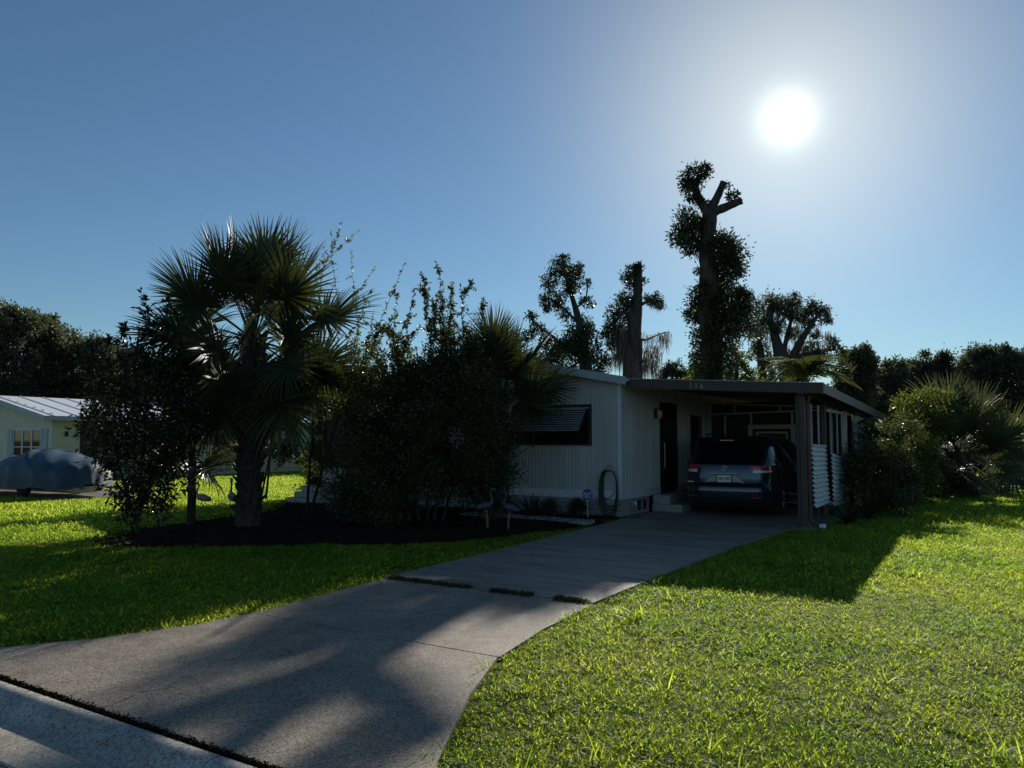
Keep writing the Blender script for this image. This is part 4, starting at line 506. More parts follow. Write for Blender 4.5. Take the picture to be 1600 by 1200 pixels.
  lumps=[(-0.76,1.34,5.08,0.78),(0.29,0.25,4.92,0.39),(0.14,0.03,5.21,0.57),(-0.87,-0.46,3.52,0.45),(-0.78,-0.03,2.44,0.43),(-0.48,0.97,5.66,0.63),(-0.9,1.24,2.62,0.76),(0.14,0.3,5.03,0.32),(-0.11,0.49,5.72,0.57),(-0.56,1.24,4.05,0.72),(0.67,-0.67,4.08,0.54),(-0.13,-1.11,2.91,0.41),(1.07,-0.69,5.84,0.72),(0.62,-0.77,4.8,0.5),(-1.31,0.19,3.06,0.7),(0.08,-0.16,5.09,0.7),(-0.05,-0.27,6.12,0.76),(0.9,0.62,3.75,0.46),(1.08,0.17,4.01,0.78),(-0.58,-0.54,5.15,0.37),(-0.52,-0.43,6.28,0.49),(-0.06,0.46,4.17,0.39),(0.36,0.67,2.82,0.6),(-0.05,-0.7,3.33,0.61),(0.59,-0.99,3.63,0.72),(0.97,-0.1,6.03,0.57),(-1.06,0.38,5.82,0.55),(0.28,-1.24,5.48,0.72),(0.07,0.42,5.75,0.53),(1.87,-0.19,2.53,0.8),(-1.35,0.57,3.25,0.75),(-0.09,-1.13,5.01,0.8),(0.78,0.01,5.51,0.76),(0.01,1.04,2.92,0.45),(-0.68,0.34,4.3,0.62),(-0.74,0.65,5.9,0.69),(-0.45,0.19,6.27,0.44),(-1,-0.38,3.47,0.67),(0.07,1.25,4.32,0.51),(-0.07,0.25,5.65,0.78),(0.22,-0.83,2.81,0.53),(-0.94,-0.67,4.62,0.46),(0.72,-0.21,2.74,0.73),(-0.96,0.55,6.39,0.69),(0.27,0.3,5.88,0.77),(0.29,-0.77,4.23,0.43),(0.39,-0.64,3.54,0.56),(-0.51,-0.73,2.61,0.53),(0.77,-0.58,4.05,0.51),(-0.3,-0.53,5.11,0.74),(0.68,0.5,3.53,0.69),(0.63,0.32,4.31,0.8),(0.98,0.38,6.54,0.31),(-0.41,-0.05,6.32,0.29),(-0.45,-0.29,5.9,0.29),(0.22,0.25,6.12,0.3),(-0.64,0.19,6.49,0.35),(-0.47,0.2,6.46,0.32)],
  moss=[]),
 'left9': dict(base=(-41,35.15),
  limbs=[[(0.01,0.01,-0.1,0.41),(-0.04,-0.05,4.52,0.27),(0.03,0.03,5.17,0.09)], [(-0.03,-0.04,4.09,0.16),(-0.58,-0.7,5.8,0.07)], [(-0.04,-0.05,4.52,0.14),(0.43,0.48,6.27,0.07)]],
  lumps=[(-0.31,-1.2,3.03,0.47),(0.64,-0.94,3.64,0.59),(-0.45,1.24,5.24,0.75),(-0.61,0.26,5.58,0.36),(0.95,0.7,3.17,0.59),(0.27,0.62,4.19,0.49),(1.1,0.12,2.2,0.47),(0.46,0.55,4.27,0.53),(0.36,-0.32,5.95,0.3),(-0,0.91,5.76,0.42),(0.16,1.06,4.69,0.74),(0.82,0.46,4.24,0.39),(0.74,-0.38,5.79,0.52),(0.23,-0.63,3.29,0.42),(0.98,0.64,4.33,0.31),(-0.06,-0.39,3.01,0.55),(0.19,1.24,4.32,0.66),(-1.04,-0.64,4.59,0.4),(0.47,0.09,2.65,0.63),(0.47,0.8,2.51,0.33),(-0.85,-0.45,3.3,0.3),(-0.99,-0.11,5.83,0.66),(-1.1,0.83,6.1,0.71),(0.01,0.94,4.96,0.6),(-0.78,-0.28,3.91,0.3),(0.06,1.37,2.98,0.46),(-0.42,0.07,3.43,0.33),(-0.71,1.02,2.33,0.63),(0.62,-0.33,4.68,0.45),(0.4,-0.82,3.35,0.52),(-0.07,-1.12,2.64,0.38),(0.14,1.47,3.15,0.48),(-0.31,-1.02,3.67,0.65),(0.43,0.1,5.99,0.52),(-0.46,-0.28,5.36,0.61),(0.45,-0.31,3.18,0.44),(0.96,-1.14,2.31,0.76),(-0.57,-0.52,5.49,0.73),(0.15,0.08,6.01,0.39),(-0.52,-0.13,3.58,0.69),(-0.02,0.4,2.93,0.55),(0.45,-0.44,2.96,0.43),(-0.02,-1.3,3.98,0.51),(0.14,1.21,3.35,0.49),(-0.38,0.29,2.7,0.47),(0.14,0.01,5,0.44),(-0.17,1.06,3.92,0.79),(-0.59,-0.6,2.64,0.76),(0.28,-1.2,4.36,0.52),(0.12,0.51,5.7,0.66),(-0.98,0.7,2.59,0.62),(0.16,0.91,4.35,0.52),(0.51,0.24,5.5,0.35),(0.76,0.32,6.04,0.2),(-0.69,-0.06,5.53,0.25),(0.26,-0.11,6.14,0.3),(-0.16,-0.85,5.41,0.31),(-0.14,-0.01,6.13,0.32)],
  moss=[]),
 'left10': dict(base=(-40.79,38.37),
  limbs=[[(0.01,0.01,-0.1,0.42),(-0.04,-0.04,4.67,0.28),(0.05,0.05,5.12,0.09)], [(-0.03,-0.03,4.22,0.16),(-0.65,-0.7,6.01,0.07)], [(-0.04,-0.04,4.67,0.14),(0.49,0.51,6.5,0.07)]],
  lumps=[(-0.24,1.23,3.18,0.68),(0.47,0.68,2.54,0.7),(-0.19,0.61,2.96,0.75),(-0.43,-0.66,5.8,0.35),(0.1,-0.26,5.99,0.51),(-0.31,0.58,5.76,0.6),(0.86,-0.02,3.35,0.59),(1.6,0,2.22,0.6),(-0.52,0.1,2.73,0.35),(0.03,-0.75,5.59,0.54),(0.23,1.13,4.79,0.81),(0.46,-1.09,5.13,0.54),(0.25,1.28,2.55,0.36),(-0.58,0.58,4.23,0.7),(-1.09,-0.23,4.7,0.58),(0.26,-0.66,5.45,0.81),(1.08,-0.94,4.7,0.77),(-0.22,-0.95,3.15,0.35),(-0.93,-0.86,4.5,0.62),(-0.07,-0.11,4.39,0.3),(-0,-0.27,5.09,0.42),(-0.47,1.15,5.77,0.61),(0.3,0.9,3.37,0.76),(0.85,-0.54,5.81,0.78),(-1.24,0.23,5.47,0.69),(-0.64,0.57,4.81,0.46),(-0.07,-0.45,4.62,0.51),(-0.56,-0.33,3.3,0.32),(1.16,0.5,4.5,0.62),(0.31,-1.1,4.85,0.58),(0.37,0.9,3.95,0.52),(-0.15,0.53,3.74,0.35),(-0.07,-0.38,4.1,0.39),(0.23,-0.17,4.64,0.6),(-1.17,-0.39,2.53,0.79),(-1.03,-0.29,4.21,0.37),(-0.41,-0.51,4.35,0.57),(0.06,0.57,3.24,0.35),(0.87,-0.64,4.74,0.75),(1.05,0.25,5.2,0.34),(-0.78,-0.3,3.09,0.79),(0.8,0.22,2.85,0.45),(0.76,-0.41,5.35,0.78),(0.42,-0.87,2.73,0.53),(0.71,0.74,2.19,0.35),(-0.46,-0.26,2.44,0.8),(-0.08,-0.16,5.59,0.74),(1.21,-0.22,4.45,0.54),(-0.25,-0.13,2.95,0.72),(0.64,-0.02,5.89,0.8),(-0.29,-0.08,2.81,0.55),(-0.01,-0.68,2.63,0.42),(-0.63,-0.98,5.89,0.36),(0.33,-0.1,5.82,0.19),(-0.29,-0.69,6.15,0.26),(-0.94,-0.57,5.76,0.25),(0.66,-0.02,5.46,0.26),(0.11,-0.21,6.1,0.33)],
  moss=[]),
 'left11': dict(base=(-34.47,36.22),
  limbs=[[(0.01,0.01,-0.1,0.38),(-0.03,-0.03,4.37,0.25),(0.05,0.05,4.99,0.08)], [(-0.02,-0.02,3.97,0.15),(-0.62,-0.6,5.59,0.06)], [(-0.03,-0.03,4.37,0.12),(0.48,0.45,6.03,0.06)]],
  lumps=[(0.41,0.37,5.16,0.76),(-0.32,0.98,4.98,0.53),(-0.79,-0.69,4.38,0.77),(0.2,1.31,3.45,0.42),(-0.33,1.31,5.29,0.72),(0.29,-0.01,5.19,0.7),(0.21,-1.15,5.32,0.6),(0.43,-0.99,5.21,0.56),(-0.58,-0.03,3.17,0.29),(0.63,-1.35,5.29,0.77),(-0.17,-1.35,4.74,0.49),(1.01,0.58,3.49,0.59),(0.31,0.68,3.62,0.38),(0.37,-0.71,5.29,0.5),(-0.35,-1.23,3.83,0.72),(-1.35,0.26,3.99,0.63),(-0.09,0.63,2.31,0.66),(0.14,-0.78,5.2,0.7),(0.36,0.57,5.61,0.49),(-0.04,1.69,3.41,0.74),(0.4,0.79,2.23,0.6),(0.09,0.71,5.03,0.32),(0.48,0.71,3.13,0.67),(0.34,-0.93,5.47,0.64),(0.06,1.51,4.1,0.63),(0.65,-0.32,3.15,0.35),(1.06,0.01,4.83,0.57),(1.08,0.49,2.77,0.76),(-0.34,0.53,2.91,0.46),(0.37,-1.04,5,0.73),(-0.61,-1.05,4.32,0.31),(0.18,0.64,5.22,0.29),(0.01,-1.65,3.54,0.61),(-0.36,-1.26,3.87,0.47),(0.13,0.6,2.57,0.4),(-1.03,0.77,5.75,0.71),(0.35,0.55,3.56,0.47),(0.32,-0.04,5.34,0.28),(-0.1,-0.2,3.96,0.51),(-0.7,-0.74,2.26,0.68),(0.15,-0.15,4.78,0.57),(-0.11,0.92,5.16,0.69),(0.58,-1.05,2.55,0.67),(-0.92,-0.19,2.21,0.73),(-0.82,-0.46,2.55,0.58),(1.02,0.05,3.28,0.51),(-0.69,-0.26,4.3,0.62),(0.52,-0.43,2.94,0.36),(-0.13,-0.77,5.13,0.54),(0.24,-1.59,4.8,0.69),(1.06,0.25,2.25,0.42),(0.57,-0.5,3.09,0.62),(-0.32,-0.27,5.19,0.28),(0.98,0.54,6.02,0.31),(0.94,0.43,6.03,0.18),(0.48,0.23,5.39,0.31),(0.37,0.25,5.76,0.23),(0.15,-0.24,5.87,0.29)],
  moss=[]),
}
# ---------------------------------------------------------------- ground, street, curb, driveway
def strip_sheet(name, xs, rows, mat):
    """sheet running along x with a profile of (y, z) rows"""
    m = MB(); m.grid(lambda u, v: (xs[0] + (xs[1] - xs[0]) * u, *rows[round(v * (len(rows) - 1))]), 1, len(rows) - 1)
    return m.build(name, mat)
tag(strip_sheet('ground', (-2500, 2500), [(-2500, -0.16), (2.42, -0.16), (2.66, -0.03), (14, -0.03), (60, -0.03), (4000, -0.03)], M['soil']), kind='structure')
tag(strip_sheet('street', (-400, 400), [(-7.0, -0.112), (-2.5, -0.06), (2.115, -0.112)], M['asphalt']), kind='structure')

curb = tag(empty('curb', (0, 0, 0)), kind='structure')
cx = [-20.0, -15.4, -12.36, -9.4, -6.42, -3.42, -0.42, 2.6, 5.6, 8.7]
for i in range(len(cx) - 1):
    a, b = cx[i] + 0.006, cx[i + 1] - 0.006
    pan = [(2.10, -0.3), (2.10, -0.118), (2.12, -0.104), (2.33, -0.097), (2.388, -0.094), (2.388, -0.3)]
    top = [(2.391, -0.3)] + [(2.391 + 0.20 * k / 14, -0.094 + 0.094 * (0.5 - 0.5 * math.cos(math.pi * k / 14))) for k in range(15)] + [(2.62, -0.002), (2.637, -0.010), (2.645, -0.026), (2.645, -0.3)]
    s = MB().extrude_x(pan[::-1], a, b).build('gutter_pan', M['gutter'], curb)
    s = MB().extrude_x(top[::-1], a, b).build('curb_segment', M['curb'], curb, smooth=True)
    s.data.set_sharp_from_angle(angle=R(40))

DRIVE_L = [(-7.35, 2.674), (-6.62, 2.98), (-6.22, 3.6), (-5.98, 4.3), (-5.93, 4.86)]
DRIVE_R = [(-3.20, 4.86), (-2.88, 4.05), (-2.44, 3.16), (-2.05, 2.674)]
driveway = tag(empty('driveway', (0, 0, 0)), kind='structure')
crack = [(-4.60, 2.674), (-4.62, 2.82), (-4.68, 2.98), (-4.60, 3.12), (-4.73, 3.30), (-4.70, 3.46), (-4.84, 3.62), (-4.80, 3.8), (-4.93, 4.02), (-4.90, 4.3), (-5.06, 4.55), (-5.10, 4.855)]
# finer jagged crack line
jag = []
for (x0, y0), (x1, y1) in zip(crack[:-1], crack[1:]):
    for k in range(4):
        t = k / 4; jag.append((x0 + (x1 - x0) * t + random.uniform(-0.011, 0.011), y0 + (y1 - y0) * t))
jag.append(crack[-1]); jag[0] = crack[0]
ZD = 0.0
def widen(y): return 0.0045 * max(0.0, 1 - (y - 2.7) / 2.2) + 0.0004
left = DRIVE_L[:] + [(x - widen(y), y) for x, y in reversed(jag)]
right = [(x + widen(y), y) for x, y in jag] + DRIVE_R
MB().prism(left[::-1], -0.12, ZD).build('slab', M['aggregate'], driveway)
MB().prism(right[::-1], -0.12, ZD - 0.001).build('slab', M['aggregate'], driveway)
MB().prism([(-5.94, 4.872), (-3.19, 4.872), (-3.34, 5.8), (-3.42, 6.90), (-6.09, 6.90), (-6.0, 5.8)], -0.12, ZD).build('slab', M['aggregate'], driveway)
MB().prism([(-6.14, 6.935), (-3.44, 6.935), (-3.46, 9.0), (-3.40, 11.9), (-6.37, 11.9)], -0.12, ZD + 0.006).build('slab', M['trowelled'], driveway)
MB().prism([(-6.37, 11.912), (-3.40, 11.912), (-3.30, 14.3), (-2.80, 14.9), (-2.80, 20.4), (-6.66, 20.4), (-6.66, 14.9), (-6.5, 14.0)], -0.12, ZD + 0.004).build('slab', M['trowelled'], driveway)
# dirt in the open joints
jm = MB()
jm.box(-7.4, -1.9, 2.648, 2.72, -0.12, -0.018)
jm.box(-5.95, -3.15, 4.84, 4.90, -0.12, -0.012)
jm.box(-6.15, -3.4, 6.88, 6.95, -0.12, -0.010)
jm.box(-6.5, -3.3, 11.88, 11.93, -0.12, -0.010)
jm.box(-5.2, -4.5, 2.72, 4.84, -0.12, -0.010)
jm.build('joint_dirt', M['joint'], driveway)

# pale tyre scuffs on the second slab
for (x0, y0), (x1, y1), w in (((-4.62, 5.36), (-4.42, 5.98), .012), ((-5.02, 5.62), (-4.93, 5.78), .010), ((-4.98, 5.40), (-4.90, 5.48), .012)):
    dx, dy = x1 - x0, y1 - y0; L = math.hypot(dx, dy); nx, ny = -dy / L * w, dx / L * w
    MB().add([(x0 - nx * .3, y0 - ny * .3, .003), (x0 + nx * .3, y0 + ny * .3, .003), ((x0 + x1) / 2 + nx, (y0 + y1) / 2 + ny, .003), (x1 + nx * .5, y1 + ny * .5, .003), (x1 - nx * .5, y1 - ny * .5, .003), ((x0 + x1) / 2 - nx, (y0 + y1) / 2 - ny, .003)], [(5, 4, 3, 2, 1, 0)]).build('scuff_mark', M['scuff'], driveway)
# grit, moss and crumbs lying in the joint along the curb
X = rng.uniform(-7.3, -2.0, 5200); Y = 2.661 + rng.normal(size=5200) * .012; C = np.stack([X, Y, rng.uniform(-.014, .006, 5200)], 1); D = rng.normal(size=(5200, 3))
o = link(bpy.data.objects.new('joint_grit', leaf_mesh('joint_grit', C, D, rng.uniform(.006, .022, 5200), rng.uniform(.005, .014, 5200), M['litter'], fold=.6)))
tag(o, 'dark grit and moss packed in the joint between curb and driveway', 'grit', kind='stuff')

walk = tag(empty('walkway', (0, 0, 0)), kind='structure')
for k, (a, b) in enumerate(((-9.6, -8.35), (-8.33, -7.48), (-7.46, -6.72))):
    MB().prism([(a, 13.15 + 0.02 * k), (b, 13.2 + 0.02 * k), (b, 13.62 + 0.02 * k), (a, 13.57 + 0.02 * k)], -0.1, 0.075 - 0.008 * k).build('slab', M['block'], walk)

BED = [(-11.3, 6.55), (-10.6, 6.95), (-10.2, 7.3), (-9.66, 7.9), (-8.8, 8.65), (-7.94, 9.2), (-7.5, 9.95), (-7.2, 10.75), (-6.75, 12.2), (-6.62, 13.2), (-6.74, 14.9), (-15.7, 14.9), (-15.4, 13.6), (-14.2, 11.9), (-13.9, 10.6), (-13.5, 8.9), (-13.1, 7.6), (-12.2, 6.8)]
m = MB(); n = len(BED); cxy = (-10.2, 11.0)
ring = [(p[0], p[1], -0.02) for p in BED]; mid = [(cxy[0] + (p[0] - cxy[0]) * .8, cxy[1] + (p[1] - cxy[1]) * .8, 0.035) for p in BED]
m.add(ring + mid + [(cxy[0], cxy[1], 0.05)], [(i, (i + 1) % n, n + (i + 1) % n, n + i) for i in range(n)] + [(n + i, n + (i + 1) % n, 2 * n) for i in range(n)])
tag(m.build('mulch_bed', M['mulch']), kind='structure')
# loose bark chips and dead leaves over the bed: nobody could count them
ang = rng.random(5200); P = []
X = rng.uniform(-15.5, -6.5, 9000); Y = rng.uniform(6.4, 14.8, 9000); ok = inside(BED, X, Y); X, Y = X[ok], Y[ok]
C = np.stack([X, Y, rng.uniform(0.03, 0.07, len(X))], 1); D = rng.normal(size=(len(X), 3)); D[:, 2] *= 0.35
o = link(bpy.data.objects.new('bark_litter', leaf_mesh('bark_litter', C, D, rng.uniform(0.03, 0.10, len(X)), rng.uniform(0.01, 0.035, len(X)), M['litter'])))
tag(o, 'brown bark chips and dead leaves strewn over the planting bed', 'mulch', kind='stuff')

tag(MB().prism([(-60, 9.0), (-21.3, 10.9), (-21.6, 14.3), (-60, 13.5)], -0.1, 0.0).build('neighbour_driveway', M['trowelled']), kind='structure')

# ---------------------------------------------------------------- mobile home
HX, HY, HL = -6.73, 14.92, -13.9
home = tag(empty('mobile_home', (HX, HY, 0)), 'white mobile home with ribbed siding and louvred window awning behind the palms', 'house')
def H(m, name, mat, **k):
    m.v = [(x - HX, y - HY, z) for x, y, z in m.v]
    return m.build(name, mat, home, **k)
def ribs(w, pitch=0.105, depth=0.016):
    """ribbed sheet profile: list of (along, out)"""
    out = []; s = 0.0; k = 0
    while s < w:
        wide = pitch * (1.0 if k % 2 else 0.62)
        out += [(s, 0.0), (s + wide * .62, 0.0), (s + wide * .70, depth), (s + wide * .92, depth)]
        s += wide; k += 1
    out = [q for q in out if q[0] < w] + [(w, 0.0)]
    return out
def roof_z(x):          # underside of the low gable
    return 2.84 + 0.19 * (min(x, -10.3) - (-13.9) if x < -10.3 else (-6.73 - x))
# gable end, one sheet right of the window, one left, one above and below
def end_sheet(x0, x1, z0, z1=None):
    m = MB(); pr = ribs(x1 - x0)
    for i in range(len(pr) - 1):
        (a, d0), (b, d1) = pr[i], pr[i + 1]
        za = roof_z(x0 + a) if z1 is None else z1; zb = roof_z(x0 + b) if z1 is None else z1
        m.add([(x0 + a, HY - d0, z0), (x0 + b, HY - d1, z0), (x0 + b, HY - d1, zb), (x0 + a, HY - d0, za)], [(0, 1, 2, 3)])
    return m
H(end_sheet(-7.43, -6.78, 0.53), 'wall', M['siding'])
H(end_sheet(-9.35, -7.43, 0.53, 1.52), 'wall', M['siding'])
H(end_sheet(-9.35, -7.43, 2.36), 'wall', M['siding'])
H(end_sheet(-13.86, -9.35, 0.53), 'wall', M['siding'])
def side_sheet(y0, y1, z0, z1):
    m = MB(); pr = ribs(y1 - y0)
    for (a, d0), (b, d1) in zip(pr[:-1], pr[1:]):
        m.add([(HX + d0, y0 + a, z0), (HX + d1, y0 + b, z0), (HX + d1, y0 + b, z1), (HX + d0, y0 + a, z1)], [(0, 1, 2, 3)])
    return m
H(side_sheet(14.99, 17.14, 0.53, 2.84), 'wall', M['siding'])
H(side_sheet(17.14, 18.22, 2.48, 2.84), 'wall', M['siding'])
H(side_sheet(18.22, 19.28, 0.53, 2.84), 'wall', M['siding'])
H(side_sheet(19.28, 20.08, 0.53, 1.0), 'wall', M['siding'])
H(side_sheet(19.28, 20.08, 2.25, 2.84), 'wall', M['siding'])
H(side_sheet(20.08, 33.0, 0.53, 2.84), 'wall', M['siding'])
H(MB().box(HL + .02, HX - .06, 15.15, 32.9, 0.3, 2.80), 'wall_core', M['brown_dark'])
H(MB().box(HX - 0.05, HX + 0.022, HY - 0.022, HY + 0.06, 0.53, 2.84), 'corner_trim', M['trim_white'])
H(MB().box(HL, HX + 0.026, HY - 0.026, HY + 0.03, 0.36, 0.53), 'sill_band', M['trim_white'])
H(MB().box(HX - 0.03, HX + 0.026, HY + 0.033, 17.1, 0.36, 0.53), 'sill_band', M['trim_white'])
H(MB().box(HX - 0.03, HX + 0.026, 18.25, 20.4, 0.36, 0.53), 'sill_band', M['trim_white'])
# skirting boards in courses, each its own board
for c in range(3):
    z0 = 0.002 + c * 0.12
    xs = [-13.88, -12.0 - .3 * (c % 2), -10.1, -8.6 - .3 * (c % 2), -7.6 + .2 * (c % 2), HX + 0.005]
    for a, b in zip(xs[:-1], xs[1:]):
        H(MB().extrude_x([(HY - 0.012, z0), (HY + 0.02, z0), (HY + 0.02, z0 + 0.112), (HY - 0.004 , z0 + 0.112), (HY - 0.012, z0 + 0.09)][::-1], a + .003, b - .003), 'skirting_board', M['skirt'])
for a, b in ((14.945, 15.7), (15.706, 16.42)):
    H(MB().box(HX - 0.02, HX + 0.01, a, b, 0.0, 0.355), 'skirting_panel', M['skirt'], bevel=0.004)
for y in (15.75, 16.05):
    H(MB().box(HX + 0.012, HX + 0.03, y, y + 0.16, 0.08, 0.30), 'skirting_vent', M['plastic'], bevel=0.006)
# roof: low gable with pale metal edge
rz = 2.86
H(MB().extrude_y([(-14.15, rz - .04), (-10.3, 3.535), (-6.52, rz - .045), (-6.52, rz + .03), (-10.3, 3.62), (-14.15, rz + .03)], 14.70, 33.2), 'roof', M['roof_metal'])
edge = MB().extrude_y([(-10.3, 3.50), (-6.50, rz - .11), (-6.50, rz + .06), (-10.3, 3.66)], 14.655, 14.697)
H(edge, 'roof_edge', M['grey_trim'])
H(MB().extrude_y([(-14.17, rz - .11), (-10.303, 3.50), (-10.303, 3.66), (-14.17, rz + .06)], 14.655, 14.697), 'roof_edge', M['grey_trim'])
# front window, sashes and louvred awning
win = H(MB().box(-9.35, -7.43, HY + 0.02, HY + 0.05, 1.52, 2.36), 'window', M['glass'])
def W(m, name, mat, **k):
    m.v = [(x - HX, y - HY, z) for x, y, z in m.v]
    return m.build(name, mat, win, **k)
for a, b, c, d in ((-9.40, -7.40, 1.49, 1.53), (-9.40, -7.40, 2.33, 2.38), (-9.40, -9.35, 1.53, 2.33), (-7.46, -7.40, 1.53, 2.33), (-8.87, -8.83, 1.53, 2.33)):
    W(MB().box(a, b, HY - 0.045, HY + 0.018, c, d), 'frame', M['brown_dark'])
aw = H(MB().box(-9.36, -7.44, HY - 0.10, HY - 0.05, 2.285, 2.315), 'awning', M['awning'])
sl = 10
for k in range(sl):
    t = k / (sl - 1)
    y = HY - 0.10 - 0.40 * t; z = 2.28 - 0.46 * t
    mm = Matrix.Translation((0, y, z)) @ Matrix.Rotation(R(26), 4, 'X')
    s = MB().box(-9.34, -7.47, -0.045, 0.02, -0.004, 0.004, mm); s.v = [(a - HX, b - HY, c) for a, b, c in s.v]
    s.build('slat', M['awning'], aw)
for x in (-9.35, -7.46):
    s = MB().tube([(x, HY - 0.03, 2.25), (x, HY - 0.5, 1.79)], 0.012, 6); s.v = [(a - HX, b - HY, c) for a, b, c in s.v]; s.build('arm', M['brown_dark'], aw)
    s = MB().tube([(x, HY - 0.03, 1.56), (x, HY - 0.5, 1.79)], 0.009, 6); s.v = [(a - HX, b - HY, c) for a, b, c in s.v]; s.build('arm', M['brown_dark'], aw)
# doors and side window under the carport
d = H(MB().box(HX - 0.05, HX + 0.012, 17.18, 18.18, 0.42, 2.44), 'door', M['door'], bevel=0.01)
s = MB().tube([(HX + 0.05, 17.27, 0.95), (HX + 0.07, 17.27, 1.0), (HX + 0.07, 17.27, 1.5), (HX + 0.05, 17.27, 1.55)], 0.016, 8); s.v = [(a - HX, b - HY, c) for a, b, c in s.v]; s.build('handle', M['frame_pale'], d)
for a, b, c, e in ((17.13, 17.19, 0.40, 2.50), (18.17, 18.23, 0.40, 2.50), (17.19, 18.17, 2.44, 2.50)):
    H(MB().box(HX + 0.014, HX + 0.03, a, b, c, e), 'door_frame', M['brown_dark'])
H(MB().box(HX - 0.05, HX + 0.012, 19.30, 20.06, 1.0, 2.24), 'side_window', M['glass'])
for a, b, c, e in ((19.27, 19.32, 0.98, 2.27), (20.04, 20.09, 0.98, 2.27), (19.32, 20.04, 1.58, 1.62)):
    H(MB().box(HX + 0.014, HX + 0.028, a, b, c, e), 'window_frame', M['brown_dark'])
# left screened porch wing with white knee wall
H(MB().box(-15.5, -13.905, HY - 0.01, HY + 0.03, 0.5, 0.86), 'knee_wall', M['siding'])
for c in range(4):
    H(MB().box(-15.5, -13.9, HY - 0.014, HY + 0.03, 0.004 + c * 0.124, 0.122 + c * 0.124), 'skirting_board', M['skirt'])
H(MB().box(-15.45, -13.92, HY + 0.04, HY + 0.06, 0.86, 2.62), 'porch_screen', M['screen'])
for x in (-15.5, -14.75, -13.98):
    H(MB().box(x, x + 0.07, HY - 0.03, HY + 0.035, 0.865, 2.66), 'porch_post', M['brown_dark'])
H(MB().box(-15.5, -15.46, HY + 0.06, 24.0, 0.0, 2.55), 'porch_screen', M['screen'])
H(MB().extrude_y([(-17.0, 2.40), (-13.8, 2.80), (-13.8, 2.88), (-17.0, 2.48)], 14.45, 24.5), 'porch_roof', M['brown_dark'])
H(MB().extrude_y([(-17.04, 2.30), (-13.8, 2.70), (-13.8, 2.90), (-17.04, 2.50)], 14.40, 14.445), 'porch_fascia', M['brown'])
# shallow brick steps before the porch
st = tag(empty('porch_steps', (-14.7, 14.2, 0)), 'low pale steps in front of the screened porch behind the palm', 'steps')
for k in range(3):
    MB().box(-0.85 + .04 * k, 0.85 - .04 * k, -0.45 + 0.2 * k, 0.6, 0.14 * k, 0.14 * (k + 1) - .002).build('tread', M['skirt'], st, bevel=0.01)

# ---------------------------------------------------------------- carport
cp = tag(empty('carport', (-2.95, 15.1, 0)), 'brown flat-roofed carport numbered 116 sheltering the minivan', 'carport')
CX, CY = -2.95, 15.1
def K(m, name, mat, parent=None, **k):
    m.v = [(x - CX, y - CY, z) for x, y, z in m.v]
    return m.build(name, mat, parent or cp, **k)
def czt(x, y):      # top of the roof sheet: falls to the right and gently to the back
    return 2.875 - 0.062 * (x + 6.6) - 0.035 * max(0, y - 15) * max(0.0, (x + 6.6) / 3.9)
XR = -2.72
def roofslab(x0, x1, y0, y1, up, dn):
    m = MB(); c = [(x0, y0), (x1, y0), (x1, y1), (x0, y1)]
    return m.add([(x, y, czt(x, y) - dn) for x, y in c] + [(x, y, czt(x, y) + up) for x, y in c], [(3, 2, 1, 0), (4, 5, 6, 7), (0, 1, 5, 4), (1, 2, 6, 5), (2, 3, 7, 6), (3, 0, 4, 7)])
K(roofslab(-6.50, XR, 14.92, 24.8, 0.0, 0.07), 'roof', M['ceiling'])
K(roofslab(-6.497, XR + .05, 14.865, 14.917, 0.012, 0.18), 'front_fascia', M['brown'])
K(roofslab(XR + .002, XR + .05, 14.92, 24.85, 0.012, 0.17), 'side_fascia', M['brown'])
K(roofslab(-6.50, XR + .06, 14.85, 14.93, 0.026, -0.014), 'drip_edge', M['frame_pale'])
for k in range(1, 7):      # ceiling battens
    K(roofslab(-6.45, XR - .02, 14.95 + k * 0.9, 15.0 + k * 0.9, -0.072, 0.085), 'batten', M['ceiling'])
K(roofslab(-3.16, -3.02, 14.95, 24.6, -0.09, 0.22), 'beam', M['brown_dark'])
for y, w in ((15.02, 0.095), (17.08, 0.09), (20.46, 0.10), (23.8, 0.1)):
    K(MB().box(-3.14, -3.14 + w, y, y + w, 0.0, czt(-3.1, y) - 0.225), 'post', M['brown'], bevel=0.006)
K(MB().box(-3.215, -3.145, 15.05, 15.13, 0.0, czt(-3.2, 15) - 0.225), 'post', M['brown_dark'], bevel=0.006)
K(MB().box(-3.10, -2.98, 19.25, 19.37, 0.0, 2.28), 'column', M['frame_pale'], bevel=0.006)
K(MB().tube([(-2.93, 15.0, 2.42), (-2.98, 15.0, 2.3), (-2.98, 15.0, 0.16), (-2.93, 14.98, 0.08), (-2.78, 14.92, 0.035)], 0.036, 10), 'downspout', M['brown'])
K(MB().tube([(-2.80, 14.925, 0.04), (-2.72, 14.90, 0.05)], 0.042, 10), 'spout_end', M['trim_white'])
# numerals on the front fascia
for k, ch in enumerate('116'):
    me = text_mesh(ch, 0.15, 0.006, M['numeral'], 'numeral')
    x = -5.17 + k * 0.115
    child('numeral', me, cp, (x - CX, 14.857 - CY, czt(x, 14.9) - 0.09 - .006 * k), (R(90), 0, 0))
